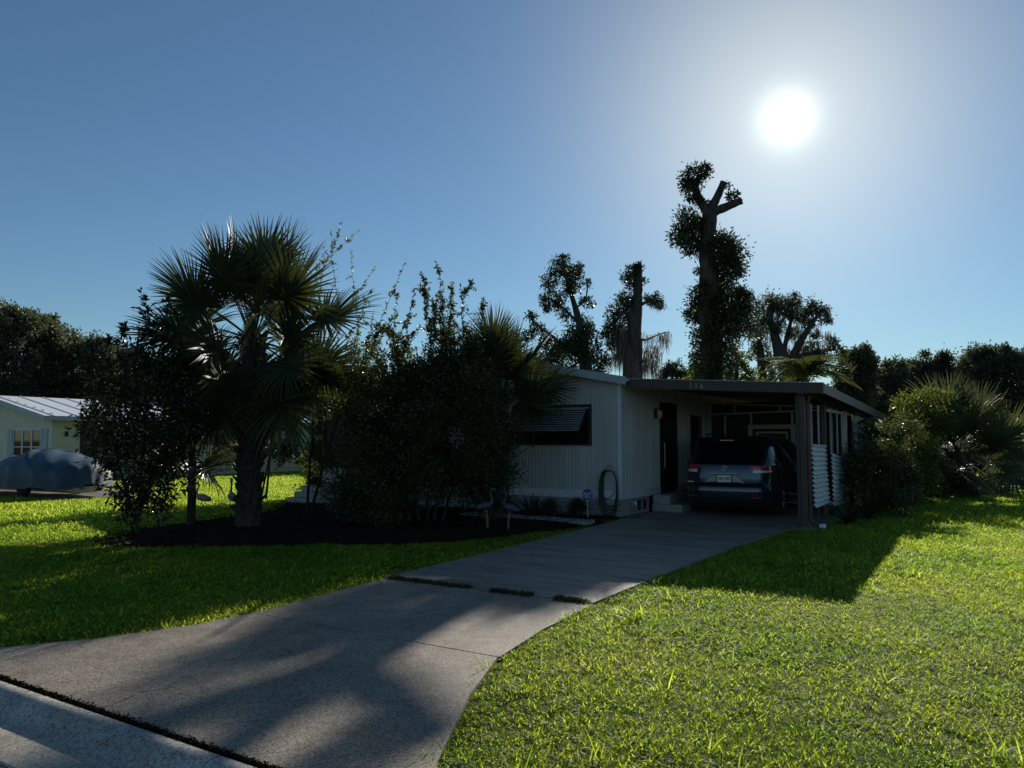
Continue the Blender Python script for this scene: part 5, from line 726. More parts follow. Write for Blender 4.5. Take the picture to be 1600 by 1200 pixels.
# ribbed white sheets hung between the posts
def ribsheet(y0, y1, z0, z1, lean, sag):
    m = MB(); nz = int((z1 - z0) / 0.0115)
    def fn(u, v):
        z = z0 + (z1 - z0) * v
        w = 0.020 * math.sin(2 * math.pi * (z - z0) / 0.092)
        return (-2.985 + w + 0.02 * math.sin(u * 4 + z), y0 + (y1 - y0) * u + lean * (1 - v), z - sag * u * (0.4 + v * 0.6))
    m.grid(fn, 8, nz); return m
for y0, y1, z0, z1, lean, sag in ((15.2, 16.78, 0.93, 1.535, 0.10, 0.03), (15.24, 16.92, 0.32, 0.945, 0.16, 0.02), (17.22, 18.98, 0.80, 1.34, 0.06, 0.12), (17.26, 19.1, 0.22, 0.815, 0.1, 0.06)):
    K(ribsheet(y0, y1, z0, z1, lean, sag), 'corrugated_sheet', M['corrugated'], smooth=True, solid=0.003)
K(MB().box(-3.02, -2.99, 15.9, 15.94, 0.0, 0.34), 'stake', M['brown'])
# screen room at the back of the carport
YS = 20.42
K(MB().box(-6.66, -3.06, YS + 0.04, YS + 0.06, 0.1, 2.60), 'screen_panel', M['screen'])
K(MB().box(-6.66, -3.06, YS + 0.061, YS + 0.10, 0.0, 0.75), 'kick_panel', M['siding'])
def bar(x0, z0, x1, z1, w=0.05, d=0.05):
    dx, dz = x1 - x0, z1 - z0; L = math.hypot(dx, dz); nx, nz = -dz / L * w / 2, dx / L * w / 2
    return MB().extrude_y([(x0 - nx, z0 - nz), (x1 - nx, z1 - nz), (x1 + nx, z1 + nz), (x0 + nx, z0 + nz)], YS - d + .04, YS + .038)
K(bar(-6.70, 2.60, -3.06, 2.40, 0.05), 'top_rail', M['frame_pale'])
K(bar(-6.70, 2.29, -3.06, 2.38, 0.045), 'mid_rail', M['frame_pale'])
for x, a, b in ((-6.62, 0.1, 2.57), (-6.17, 0.8, 2.27), (-5.48, 0.8, 2.29), (-4.44, 0.8, 2.31), (-3.5, 0.8, 2.33)):
    K(bar(x, a, x, b, 0.16 if x < -6.5 else 0.05, 0.052), 'mullion', M['frame_pale'])
for x, a, b in ((-5.91, 2.335, 2.53), (-4.74, 2.365, 2.465)):
    K(bar(x, a, x, b, 0.05, 0.053), 'mullion', M['frame_pale'])
for x0, z0, x1, z1, w in ((-5.56, 1.95, -4.36, 1.95, 0.11), (-5.50, 0.1, -5.50, 1.893, 0.11), (-4.42, 0.1, -4.42, 1.893, 0.11)):
    K(bar(x0, z0, x1, z1, w, 0.08), 'inner_door_frame', M['frame_beige'])
for x0, z0, x1, z1, w in ((-5.36, 1.80, -4.56, 1.80, 0.05), (-5.34, 0.4, -5.34, 1.774, 0.05), (-4.58, 0.4, -4.58, 1.774, 0.05)):
    K(bar(x0, z0, x1, z1, w, 0.065), 'inner_door_frame', M['frame_beige'])
# side of the screen room and the pale wall behind
K(MB().box(-3.06, -3.03, 17.2, 20.4, 2.20, 2.26), 'side_rail', M['frame_pale'])
for y in (15.6, 16.3, 17.6, 18.4):
    K(MB().box(-3.06, -3.03, y, y + 0.04, 1.3, 2.30), 'side_mullion', M['frame_pale'])
for c in range(15):
    z0 = 0.1 + c * 0.14
    m = MB().extrude_y([(-3.03, z0), (-2.995, z0), (-3.015, z0 + 0.138), (-3.03, z0 + 0.138)][::-1], 20.62, 23.75)
    K(m, 'lap_board', M['corrugated'])
lat = K(MB().box(-2.99, -2.975, 20.66, 20.70, 1.25, 2.2), 'lattice', M['trim_white'])
for k in range(9):
    for sgn in (1, -1):
        m = MB(); z = 1.3 + k * 0.105
        mm = Matrix.Translation((-2.978 + .006 * sgn, 21.0, z)) @ Matrix.Rotation(R(45 * sgn), 4, 'X')
        m.box(-0.003, 0.003, -0.42, 0.42, -0.012, 0.012, mm); m.v = [(a - CX, b - CY, c) for a, b, c in m.v]
        m.build('lath', M['trim_white'], lat)
K(MB().tube([(-2.93, 20.55, 2.0), (-2.75, 20.6, 2.1), (-2.62, 20.7, 2.14), (-2.52, 20.9, 2.1)], 0.035, 8), 'gutter_elbow', M['brown_dark'])

# wall lamp beside the door, steps, hose, security sign
wl_ = tag(empty('wall_lamp', (HX + 0.02, 16.82, 2.12)), 'small lantern on the wall beside the dark carport door', 'lamp')
MB().box(0.0, 0.03, -0.05, 0.05, 0.0, 0.22).build('back_plate', M['brown_dark'], wl_, bevel=0.006)
MB().lathe_x([(0.0, 0.012), (0.03, 0.05), (0.17, 0.07), (0.19, 0.02)], 10, Matrix.Translation((0.11, 0, -0.02)) @ Matrix.Rotation(R(-90), 4, 'Y')).build('lamp_shade', M['lamp_glass'], wl_, smooth=True)
MB().tube([(0.02, 0, 0.18), (0.08, 0, 0.24), (0.11, 0, 0.19)], 0.01, 6).build('arm', M['brown_dark'], wl_)
cs = tag(empty('entry_steps', (-6.4, 17.55, 0)), 'grey concrete block steps at the carport door beside the minivan', 'steps')
for k, (x1, y0, z1) in enumerate(((0.42, -1.05, 0.17), (0.12, -1.0, 0.37))):
    MB().box(-0.29, x1, y0, 0.6, 0.004 if k == 0 else 0.172, z1).build('tread', M['block'], cs, bevel=0.012)
pipe = tag(empty('water_tap', (HX + 0.06, 15.35, 0.0)), 'small tap on a short pipe at the corner of the skirting', 'tap')
MB().tube([(0, 0, 0.0), (0, 0, 0.24), (0.04, -0.02, 0.28)], 0.014, 8).build('pipe', M['frame_pale'], pipe, smooth=True)
MB().tube([(0.04, -0.02, 0.30), (0.10, -0.05, 0.28), (0.11, -0.055, 0.22)], 0.018, 8).build('spout', M['trim_white'], pipe, smooth=True)
MB().tube([(0.05, -0.06, 0.33), (0.05, 0.02, 0.33)], 0.012, 6).build('tap_handle', M['brown_dark'], pipe)

hose = tag(empty('garden_hose', (-6.95, HY - 0.06, 0.95)), 'dark green garden hose coiled on a wall hanger near the house corner', 'hose')
for k in range(6):
    pts = []; w = 0.155 + 0.012 * k; hgt = 0.74 + 0.045 * k
    for i in range(41):
        t = 2 * math.pi * i / 40
        cz = -0.36 - 0.02 * k + math.cos(t) * hgt / 2
        xx = w * math.copysign(abs(math.sin(t)) ** 0.6, math.sin(t))
        pts.append((xx, -0.025 - 0.016 * k + 0.006 * math.sin(3 * t + k), max(cz, -0.93)))
    MB().tube(pts, 0.011, 7).build('loop', M['hose'], hose, smooth=True)
MB().tube([(-0.14, -0.06, -0.5), (-0.08, -0.12, -0.56), (0.0, -0.13, -0.57), (0.08, -0.12, -0.52), (0.14, -0.06, -0.4)], 0.011, 7).build('loose_loop', M['hose'], hose, smooth=True)
MB().tube([(0.15, -0.09, 0.0), (0.1, -0.03, 0.07), (0, -0.02, 0.13), (-0.1, -0.03, 0.06), (-0.13, -0.02, 0.0)], 0.012, 8).build('hanger', M['frame_pale'], hose, smooth=True)
MB().tube([(0.1, -0.1, -0.93), (0.3, -0.25, -0.925), (0.55, -0.15, -0.925), (0.62, 0.2, -0.925)], 0.011, 7).build('hose_tail', M['hose'], hose, smooth=True)

sg = tag(empty('security_sign', (-7.2, 14.30, 0.02)), 'small blue octagonal sign lettered ADT on a stake by the hose', 'sign')
oc = [(0.115 * math.cos(R(22.5 + 45 * k)), 0.115 * math.sin(R(22.5 + 45 * k))) for k in range(8)]
MB().extrude_y([(x, z + 0.47) for x, z in oc][::-1], -0.012, 0.0).build('sign_face', M['sign_blue'], sg)
MB().box(-0.012, 0.012, 0.002, 0.014, -0.04, 0.46).build('stake', M['frame_pale'], sg)
child('lettering', text_mesh('ADT', 0.095, 0.002, M['sign_white'], 'lettering'), sg, (0, -0.015, 0.475), (R(90), 0, 0))
MB().box(-0.06, 0.06, -0.016, -0.0125, 0.41, 0.422).build('underline', M['sign_white'], sg)
sg.rotation_euler = (0, 0, R(16))

# ---------------------------------------------------------------- neighbour's house
NX, NY = -30.9, 15.6
nb = tag(empty('neighbour_house', (NX, NY, 0)), 'cream clapboard house with white metal roof at the left edge', 'house')
def N(m, name, mat, parent=None, **k): return m.build(name, mat, parent or nb, **k)
PIT = 0.19
nw = N(MB().box(-8.4, -0.02, 0.03, 14.0, 0, 2.6), 'wall_core', M['cream'])
for c in range(27):          # lap boards on the gable end, stepping out at the foot of each course
    z0 = 0.2 + c * 0.13
    x0, x1 = -8.4, 0.0
    if z0 > 2.55:
        x1 = -(z0 - 2.55) / PIT; x0 = -8.4 - x1
        if x1 - x0 < 0.3: break
    m = MB().extrude_x([(0.03, z0), (-0.016, z0), (0.002, z0 + 0.129), (0.03, z0 + 0.129)][::-1], x0, x1)
    N(m, 'lap_board', M['cream'])
for c in range(18):
    z0 = 0.2 + c * 0.13
    m = MB().extrude_y([(-0.02, z0), (0.016, z0), (-0.002, z0 + 0.129), (-0.02, z0 + 0.129)][::-1], 2.6, 13.9)
    N(m, 'lap_board', M['cream'])
N(MB().box(-0.06, 0.022, -0.022, 0.06, 0.0, 2.58), 'corner_board', M['trim_white'])
N(MB().box(-0.021, 0.01, 0.065, 1.1, 0.0, 2.55), 'entry_wall', M['cream'])
N(MB().box(-0.021, 0.012, 1.1, 2.6, 0.0, 2.5), 'entry_recess', M['brown_dark'])
dr = N(MB().box(0.014, 0.03, 1.25, 2.15, 0.05, 2.15), 'door', M['door'])
N(MB().tube([(0.04, 1.33, 1.0), (0.07, 1.33, 1.0)], 0.03, 8), 'handle', M['chrome'], dr)
N(MB().box(0.012, 0.10, 0.5, 0.6, 1.75, 1.95), 'porch_lamp', M['plastic'], bevel=0.01)
N(MB().extrude_y([(0.55, 2.46), (-4.2, 3.40), (-4.2, 3.46), (0.55, 2.52)], -0.5, 14.5), 'roof', M['nroof'])
N(MB().extrude_y([(-8.95, 2.46), (-4.203, 3.40), (-4.203, 3.46), (-8.95, 2.52)], -0.5, 14.5), 'roof', M['nroof'])
N(MB().extrude_y([(0.56, 2.34), (-4.2, 3.28), (-4.2, 3.47), (0.56, 2.53)], -0.56, -0.505), 'rake_board', M['grey_trim'])
N(MB().extrude_y([(-8.96, 2.34), (-4.203, 3.28), (-4.203, 3.47), (-8.96, 2.53)], -0.56, -0.505), 'rake_board', M['grey_trim'])
N(MB().box(0.552, 0.60, -0.50, 14.5, 2.36, 2.53), 'eave_gutter', M['grey_trim'])
for k in range(15):          # standing seams
    y = -0.2 + k * 0.95
    N(MB().extrude_y([(0.55, 2.523), (-4.19, 3.463), (-4.19, 3.49), (0.55, 2.55)], y, y + 0.03), 'roof_seam', M['nroof'])
for k in range(3):
    x = -2.78 + k * 0.72
    f = N(MB().box(x, x + 0.62, -0.022, -0.018, 1.0, 2.0), 'window', M['glass'])
    for a, b, c, d in ((x - .05, x + .67, 2.0, 2.07), (x - .05, x + .67, 0.93, 1.0), (x - .05, x, 1.0, 2.0), (x + .62, x + .67, 1.0, 2.0), (x, x + .62, 1.32, 1.36)):
        N(MB().box(a, b, -0.045, -0.017, c, d), 'frame', M['trim_white'], f)
for x in (-3.32, -0.62):
    N(MB().box(x, x + 0.42, -0.04, -0.017, 0.95, 2.05), 'shutter', M['grey_trim'], bevel=0.006)

# ---------------------------------------------------------------- covered boat beside it
bt = tag(empty('covered_boat', (-24.3, 11.9, 0.0), R(4)), 'blue cloth cover draped over a boat on a trailer by the cream house', 'boat')
def tarp(u, v):
    x = -3.3 + 6.0 * u
    prof = np.interp(u, [0, .1, .25, .42, .55, .68, .8, .92, .97, 1.0], [0.66, 0.86, 1.00, 1.06, 1.26, 1.36, 1.22, 1.04, 0.92, 0.40])
    a = math.pi * v
    wdt = 1.08 * np.interp(u, [0, .12, .8, .95, 1], [.6, .95, 1, .8, .25])
    cy, cz = math.cos(a), math.sin(a) ** 0.5
    low = 1 - cz
    folds = 0.06 * math.sin(26 * u + 2.5 * math.sin(7 * u)) * low + 0.03 * math.sin(61 * u + 4 * v) * low
    sag = -0.05 * abs(math.sin(9.5 * u + 1.2 * v)) * cz + 0.018 * math.sin(40 * u + 25 * v)
    ridge = 0.09 * max(0, 1 - abs(u - 0.56 - 0.5 * (0.5 - v)) / 0.035) * cz + 0.08 * max(0, 1 - abs(u - 0.60 + 0.7 * (0.5 - v)) / 0.03) * cz
    z = 0.26 + (prof - 0.26) * cz + sag + ridge * .8 + 0.03 * math.sin(17 * u) * low
    return (x, -(wdt + folds) * cy, z)
MB().grid(tarp, 110, 48).build('cover', M['tarp'], bt, smooth=True)
MB().add([(x, y, z) for x, y, z in ((-3.2, -.5, .3), (-3.2, .5, .3), (2.4, .8, .3), (2.4, -.8, .3), (-3.0, -.3, .12), (-3.0, .3, .12), (2.4, .3, .12), (2.4, -.3, .12))], [(0, 1, 2, 3), (4, 7, 6, 5), (0, 3, 7, 4), (1, 5, 6, 2), (0, 4, 5, 1), (3, 2, 6, 7)]).build('hull', M['trim_white'], bt)
for y in (-.55, .55):
    MB().box(-3.5, 2.9, y - .04, y + .04, 0.22, 0.29).build('trailer_rail', M['alloy'], bt)
for y in (-0.8, 0.8):
    MB().lathe_x([(-.09, .02), (-.09, .2), (-.06, .27), (.06, .27), (.09, .2), (.09, .02)], 20, Matrix.Translation((0.8, y, 0.27)) @ Matrix.Rotation(R(90), 4, 'Z')).build('wheel', M['rubber'], bt, smooth=True)
MB().box(0.76, 0.84, -0.75, 0.75, 0.24, 0.30).build('axle', M['alloy'], bt)
# ---------------------------------------------------------------- minivan
van = tag(empty('minivan', (-4.93, 16.12, 0.004)), 'dark blue-grey minivan parked nose-in under the carport', 'minivan')
LAY = [(0.20, .84, .22, 4.86), (0.26, .93, .08, 4.98), (0.36, .975, .02, 5.06), (0.50, .99, 0.0, 5.08), (0.60, .993, 0.0, 5.07), (0.645, .990, .02, 5.05), (0.665, .985, .075, 5.0), (0.80, .985, .085, 4.9), (0.95, .982, .10, 4.55), (1.04, .975, .115, 4.25), (1.10, .962, .14, 4.05), (1.16, .945, .18, 3.88), (1.30, .905, .27, 3.62), (1.45, .86, .37, 3.32), (1.56, .82, .45, 3.08), (1.62, .78, .53, 2.9), (1.665, .69, .66, 2.7), (1.69, .50, .9, 2.4)]
LZ = np.array([q[0] for q in LAY]); LW = np.array([q[1] for q in LAY]); LR = np.array([q[2] for q in LAY]); LF = np.array([q[3] for q in LAY])
NE = 6.5
def van_pt(z, t, off=0.0):
    w, a, b = np.interp(z, LZ, LW) + off, np.interp(z, LZ, LR) - off, np.interp(z, LZ, LF) + off
    c, s = math.cos(t), math.sin(t)
    return (w * math.copysign(abs(c) ** (2 / NE), c), (a + b) / 2 + (b - a) / 2 * math.copysign(abs(s) ** (2 / NE), s), z)
def rear_pt(x, z, off=0.004):
    w, a, b = np.interp(z, LZ, LW), np.interp(z, LZ, LR), np.interp(z, LZ, LF); l = (b - a) / 2
    q = max(0.0, 1 - (abs(x) / w) ** NE) ** (1 / NE)
    return (x, (a + b) / 2 - l * q - off, z)
def side_pt(y, z, sgn, off=0.004):
    w, a, b = np.interp(z, LZ, LW), np.interp(z, LZ, LR), np.interp(z, LZ, LF); l = (b - a) / 2
    q = max(0.0, 1 - (abs(y - (a + b) / 2) / l) ** NE) ** (1 / NE)
    return (sgn * (w * q + off), y, z)
NT = 96
ts = [2 * math.pi * k / NT for k in range(NT)]
m = MB()
for z, *_ in LAY:
    for t in ts: m.v.append(van_pt(z, t))
for i in range(len(LAY) - 1):
    for k in range(NT): m.f.append((i * NT + k, i * NT + (k + 1) % NT, (i + 1) * NT + (k + 1) % NT, (i + 1) * NT + k))
m.f.append(tuple(range(NT - 1, -1, -1))); m.f.append(tuple((len(LAY) - 1) * NT + k for k in range(NT)))
body = m.build('body', M['paint'], van, smooth=True)
rw = MB().grid(lambda u, v: rear_pt((-1 + 2 * u) * (0.80 - 0.10 * v + (-.06 * (1 - v) ** 3)), 1.085 + 0.455 * v), 20, 8).build('rear_window', M['car_glass'], van, smooth=True)
MB().box(-.16, .16, -0.012, 0.0, -0.012, 0.012, Matrix.Translation((0, .175, 1.115))).build('wiper', M['plastic'], rw)
sp = MB(); sp.grid(lambda u, v: ((-1 + 2 * u) * (0.77 - .02 * v), 0.30 + 0.34 * v + 0.10 * (2 * u - 1) ** 4, 1.575 + 0.085 * math.sin(v * 1.9)), 20, 5)
sp.grid(lambda u, v: ((-1 + 2 * u) * 0.77, 0.30 + 0.20 * v + 0.10 * (2 * u - 1) ** 4, 1.575 - 0.03 * v), 20, 3, True)
sp = sp.build('spoiler', M['paint'], van, smooth=True)
MB().box(-.15, .15, 0.285, 0.305, 1.583, 1.607).build('brake_light', M['red_lens'], sp)
# tail lamps wrap the corners: red above, clear below
for s in (1, -1):
    def lamp(z0a, z0b, z1a, z1b, ta, tb):
        def fn(u, v):
            t = math.radians(ta + (tb - ta) * u)
            z = (z0a + (z0b - z0a) * u) * (1 - v) + (z1a + (z1b - z1a) * u) * v
            x, y, z = van_pt(z, t, 0.007); return (s * x, y, z)
        return MB().grid(fn, 18, 5, s < 0)
    tl = lamp(0.985, 0.955, 1.075, 1.06, -81.5, -34).build('tail_light', M['red_lens'], van, smooth=True)
    lamp(0.915, 0.935, 0.984, 0.954, -79, -37).build('reverse_lens', M['clear_lens'], tl, smooth=True)
# hatch recess, plate, handle bar, emblem, bumper trim
MB().add([(x, y, z) for x, y, z in ((-.44, 0.066, .70), (.44, 0.066, .70), (.26, 0.070, .87), (-.26, 0.070, .87))], [(0, 1, 2, 3)]).build('plate_recess', M['brown_dark'], van)
for s in (1, -1):
    MB().add([(s * .155, .060, .735), (s * .43, .060, .705), (s * .255, .064, .862), (s * .155, .064, .862)], [(0, 1, 2, 3) if s > 0 else (3, 2, 1, 0)]).build('recess_panel', M['frame_beige'], van)
pl = MB().box(-.152, .152, 0.035, 0.045, 0.715, 0.868).build('licence_plate', M['plate'], van, bevel=0.004)
fr = MB()
for a, b, c, d in ((-.165, .165, .868, .880), (-.165, .165, .703, .715), (-.165, -.152, .715, .868), (.152, .165, .715, .868)): fr.box(a, b, 0.030, 0.046, c, d)
fr.build('plate_frame', M['plastic'], pl)
ink = MB()
for k, x in enumerate((-.115, -.078, -.041, .025, .062, .099)): ink.box(x, x + .022, 0.0335, 0.0348, .765, .825)
ink.build('plate_marks', M['plate_ink'], pl)
MB().box(-.30, .30, 0.05, 0.082, 0.885, 0.905).build('hatch_handle', M['chrome'], van, bevel=0.006)
em = MB()
for rx, rzz, dz in ((.075, .05, 0), (.028, .048, 0), (.052, .022, .022)):
    em.tube([(rx * math.cos(2 * math.pi * k / 20), 0.085, 1.0 + dz + rzz * math.sin(2 * math.pi * k / 20)) for k in range(21)], 0.006, 5)
em.build('emblem', M['chrome'], van, smooth=True)
MB().box(-.80, -.66, 0.055, 0.07, 0.70, 0.725).build('model_badge', M['chrome'], van)
MB().grid(lambda u, v: rear_pt((-1 + 2 * u) * .84, .655 + .012 * v, 0.03), 20, 1).build('bumper_step', M['plastic'], van)
MB().grid(lambda u, v: rear_pt((-1 + 2 * u) * .80, .27 + .09 * v, 0.006), 20, 2).build('lower_valance', M['plastic'], van)
for s in (1, -1):
    MB().grid(lambda u, v: rear_pt(s * (.56 + .2 * u), .40 + .03 * v, 0.008), 4, 1, s < 0).build('reflector', M['red_lens'], van)
    for ya0, yb0, ya1, yb1 in ((.42, 1.32, .72, 1.32), (1.40, 2.38, 1.40, 2.34), (2.46, 3.62, 2.42, 3.05)):
        w = MB().grid(lambda u, v: side_pt((ya0 + (yb0 - ya0) * u) * (1 - v) + (ya1 + (yb1 - ya1) * u) * v, 1.115 + .415 * v, s), 8, 8, s < 0).build('side_window', M['car_glass'], van, smooth=True)
    MB().grid(lambda u, v: side_pt(.40 + 3.3 * u, 1.085 + .02 * v, s, .010), 20, 1, s < 0).build('window_trim', M['chrome'], van)
    for y in (1.36, 2.42):
        MB().grid(lambda u, v: side_pt(y - .022 + .044 * u, 1.115 + .415 * v, s, .006), 1, 6, s < 0).build('pillar', M['plastic'], van)
    MB().box(s * 0.99 - .02, s * 0.99 + .10 * s + .02, 3.42, 3.52, 1.06, 1.2).build('wing_mirror', M['paint'], van, bevel=0.03)
    MB().tube([(s * .62, .85, 1.70), (s * .62, 1.0, 1.735), (s * .62, 2.5, 1.735), (s * .62, 2.7, 1.70)], 0.018, 8).build('roof_rail', M['plastic'], van)
    for y in (1.02, 4.05):
        wh = MB().lathe_x([(-.11, .2), (-.11, .30), (-.085, .335), (.085, .335), (.11, .30), (.11, .2), (.07, .2)], 32, Matrix.Translation((s * .885, y, .333)) @ Matrix.Rotation(0 if s > 0 else math.pi, 4, 'Z')).build('wheel', M['rubber'], van, smooth=True)
        rim = MB().lathe_x([(.06, .02), (.075, .06), (.06, .1), (.07, .19), (.095, .215), (.08, .225)], 30, Matrix.Translation((s * .885, y, .333)) @ Matrix.Rotation(0 if s > 0 else math.pi, 4, 'Z'))
        for k in range(7):
            a = 2 * math.pi * k / 7
            rim.tube([(s * (.885 + .085), y + .05 * math.cos(a), .333 + .05 * math.sin(a)), (s * (.885 + .1), y + .2 * math.cos(a), .333 + .2 * math.sin(a))], .022, 6)
        rim.build('rim', M['alloy'], wh, smooth=True)
        ar = MB().grid(lambda u, v: (s * (np.interp(.333 + (.345 + .05 * v) * math.sin(math.pi * u), LZ, LW) + .008), y + (.345 + .05 * v) * math.cos(math.pi * u), max(.22, .333 + (.345 + .05 * v) * math.sin(math.pi * u))), 20, 2)
        ar.build('wheel_arch', M['plastic'], van)

# ---------------------------------------------------------------- flamingo ornaments
def flamingo(x, y, h, rz, label, mat):
    t = tag(empty('flamingo_ornament', (x, y, 0.03), rz), label, 'ornament', 'flamingo ornaments in the planting bed')
    k = h / 0.75
    body = MB().tube([(-.21 * k, 0, .36 * k), (-.15 * k, 0, .385 * k), (-.05 * k, 0, .42 * k), (.05 * k, 0, .44 * k), (.10 * k, 0, .47 * k), (.125 * k, 0, .52 * k), (.115 * k, 0, .58 * k), (.085 * k, 0, .64 * k), (.08 * k, 0, .69 * k), (.11 * k, 0, .73 * k), (.155 * k, 0, .735 * k), (.185 * k, 0, .705 * k)],
                     [.008 * k, .045 * k, .078 * k, .075 * k, .045 * k, .024 * k, .018 * k, .017 * k, .019 * k, .026 * k, .028 * k, .017 * k], 12)
    body.build('body', mat, t, smooth=True)
    MB().tube([(.18 * k, 0, .71 * k), (.198 * k, 0, .675 * k), (.192 * k, 0, .635 * k)], [.016 * k, .012 * k, .003 * k], 8).build('beak', M['plastic'], t, smooth=True)
    for s in (1, -1):
        MB().tube([(0, s * .03 * k, .40 * k), (.02 * k, s * .03 * k, .2 * k), (.035 * k, s * .03 * k, -.06)], .006, 6).build('leg', M['wire'], t)
        MB().grid(lambda u, v: (-.20 * k + .22 * k * u, s * (.03 + .052 * math.sin(math.pi * min(1, u * 1.05))) * k, (.37 + .03 * u + .07 * v * math.sin(math.pi * u * .9 + .2)) * k), 8, 3).build('wing', mat, t, smooth=True)
flamingo(-7.75, 11.40, 0.72, R(10), 'faded flamingo ornament facing right, left of the pair before the big bush', M['flamingo_blue'])
flamingo(-7.35, 11.55, 0.68, R(188), 'faded flamingo ornament facing left, nearest the driveway', M['flamingo_blue'])
flamingo(-13.75, 9.95, 0.72, R(205), 'pink flamingo ornament standing left of the small fan palm', M['flamingo'])
flamingo(-12.95, 10.05, 0.8, R(150), 'pink flamingo ornament close beside the big palm trunk', M['flamingo'])

# ---------------------------------------------------------------- fan palms
def frond_mesh(name, stalk, blade, mat, nl=46, droop=0.5, spread=150, seed=0):
    """costapalmate leaf along +x: stalk, then leaflets fanned about the tip of the stalk, tips hanging"""
    r = np.random.default_rng(seed)
    V, F, T = [], [], []
    def ribbon(P, Wd, side, tone):
        o = len(V)
        for p, w in zip(P, Wd):
            V.append(p + side * w); V.append(p - side * w); T.extend((tone, tone))
        for i in range(len(P) - 1): F.append((o + 2 * i, o + 2 * i + 1, o + 2 * i + 3, o + 2 * i + 2))
    ns = 6
    P = [np.array((stalk * i / ns, 0, 0.10 * math.sin(math.pi * i / ns * .6) - 0.18 * droop * (i / ns) ** 2)) for i in range(ns + 1)]
    ribbon(P, [0.022 - .010 * i / ns for i in range(ns + 1)], np.array((0, 1, 0)), 0.6)
    ribbon(P, [0.016 - .008 * i / ns for i in range(ns + 1)], np.array((0, 0, 1)), 0.6)
    hub = P[-1]
    for k in range(nl):
        a = math.radians(-spread + 2 * spread * (k + .5) / nl + r.uniform(-2, 2))
        f = abs(a) / math.radians(spread)
        L = blade * (1.0 - 0.32 * f ** 2) * r.uniform(.9, 1.06)
        start = hub + np.array((0.25 * blade * (1 - f) , 0, -0.06 * blade * (1 - f) ** 2 * droop * 2))
        d = np.array((math.cos(a), math.sin(a), 0.32 - .25 * f))
        d /= np.linalg.norm(d)
        pts = []; segs = 5
        dd = d.copy(); p = start.copy(); pts.append(p.copy())
        for i in range(segs):
            dd = dd + np.array((0, 0, -1)) * droop * (0.05 + 0.16 * (i / segs) ** 1.5 * 2) * r.uniform(.7, 1.4); dd /= np.linalg.norm(dd)
            p = p + dd * L / segs; pts.append(p.copy())
        side = np.cross(d, (0, 0, 1)); side /= np.linalg.norm(side)
        w = 0.023 * blade / .9
        tw = r.uniform(-.5, .5); side = side * math.cos(tw) + np.cross(d, side) * math.sin(tw)
        ribbon(pts, [w * .55, w * 1.1, w, w * .75, w * .42, w * .06], side, r.random())
    me = fast_mesh(name, np.array(V), np.array(F), np.array(T)); me.materials.append(mat)
    return me
def palm(name, label, loc, trunk_h, trunk_r, n, stalk, blade, mat, deadmat=None, ndead=0, group=None, seed=1, lo=-62, hi=82, lean=(0, 0), boots=True, nl=52, inner=0):
    r = random.Random(seed)
    t = tag(empty(name, loc), label, 'palm', group)
    pts = [(lean[0] * f, lean[1] * f, -0.1 + (trunk_h + .15) * f) for f in [k / 14 for k in range(15)]]
    random.seed(seed)
    MB().tube(pts, [trunk_r * (1.18 - .25 * k / 14 + (0.16 if k == 0 else 0)) for k in range(15)], 14, 0.10).build('trunk', M['palm_bark'], t)
    if boots:
        b = MB()
        for k in range(int(trunk_h * 60)):
            z = r.uniform(0.02, 1) * trunk_h; a = k * 2.4 + r.uniform(-.3, .3); f = z / trunk_h
            q = Vector((lean[0] * f, lean[1] * f, z)); dr = Vector((math.cos(a), math.sin(a), 0))
            ln = r.uniform(.14, .34)
            b.tube([q + dr * trunk_r * .8, q + dr * (trunk_r + .03) + Vector((0, 0, ln * .6)), q + dr * (trunk_r + .06 + r.uniform(0, .10)) + Vector((0, 0, ln))], [.055, .042, .012], 4)
        b.build('leaf_boots', M['palm_bark'], t)
    top = Vector((lean[0], lean[1], trunk_h))
    gm = [frond_mesh('frond', stalk, blade, mat, nl, d, sp_, seed * 10 + k) for k, (d, sp_) in enumerate(((.28, 140), (.5, 150), (.75, 150), (1.05, 145)))]
    for k in range(n):
        f = (k + .5) / n
        el = hi - (hi - lo) * f ** .95 + r.uniform(-9, 9)
        az = k * 137.5 + r.uniform(-14, 14)
        v = min(3, int(f * 3.6 + r.uniform(-.4, .4))) if f > .1 else 0
        roll = r.choice((-1, 1)) * r.uniform(25, 70) if -35 < el < 40 else r.uniform(-30, 30)
        c = child('frond', gm[max(0, v)], t, top + Vector((0, 0, .12 - .34 * f)) + Vector((math.cos(R(az)), math.sin(R(az)), 0)) * trunk_r * .5, (R(roll), -R(el), R(az)), r.uniform(.8, 1.12))
    for k in range(inner):           # short-stalked fans packed close under the crown
        az = k * 97.0 + r.uniform(-20, 20); el = r.uniform(-62, 15)
        child('frond', gm[r.choice((1, 2, 3))], t, top + Vector((0, 0, r.uniform(-.45, .05))), (R(r.choice((-1, 1)) * r.uniform(10, 60)), -R(el), R(az)), r.uniform(.58, .8))
    if ndead:
        dm = [frond_mesh('dead_frond', stalk * .8, blade * .9, deadmat, nl - 10, 1.6, 120, seed * 10 + 7 + k) for k in range(2)]
        for k in range(ndead):
            az = k * 360 / ndead + r.uniform(-20, 20)
            child('dead_frond', dm[k % 2], t, top + Vector((0, 0, -.28)) + Vector((math.cos(R(az)), math.sin(R(az)), 0)) * trunk_r * .7, (R(r.uniform(-20, 20)), -R(r.uniform(-78, -58)), R(az)), r.uniform(.85, 1.05))
    return t
palm('cabbage_palm', 'tall cabbage palm with a rough trunk and full round crown left of the house', (-11.7, 9.45, 0.03), 3.5, 0.185, 40, 1.08, 1.0, M['frond'], M['frond_dead'], 9, seed=3, lo=-66, inner=14)
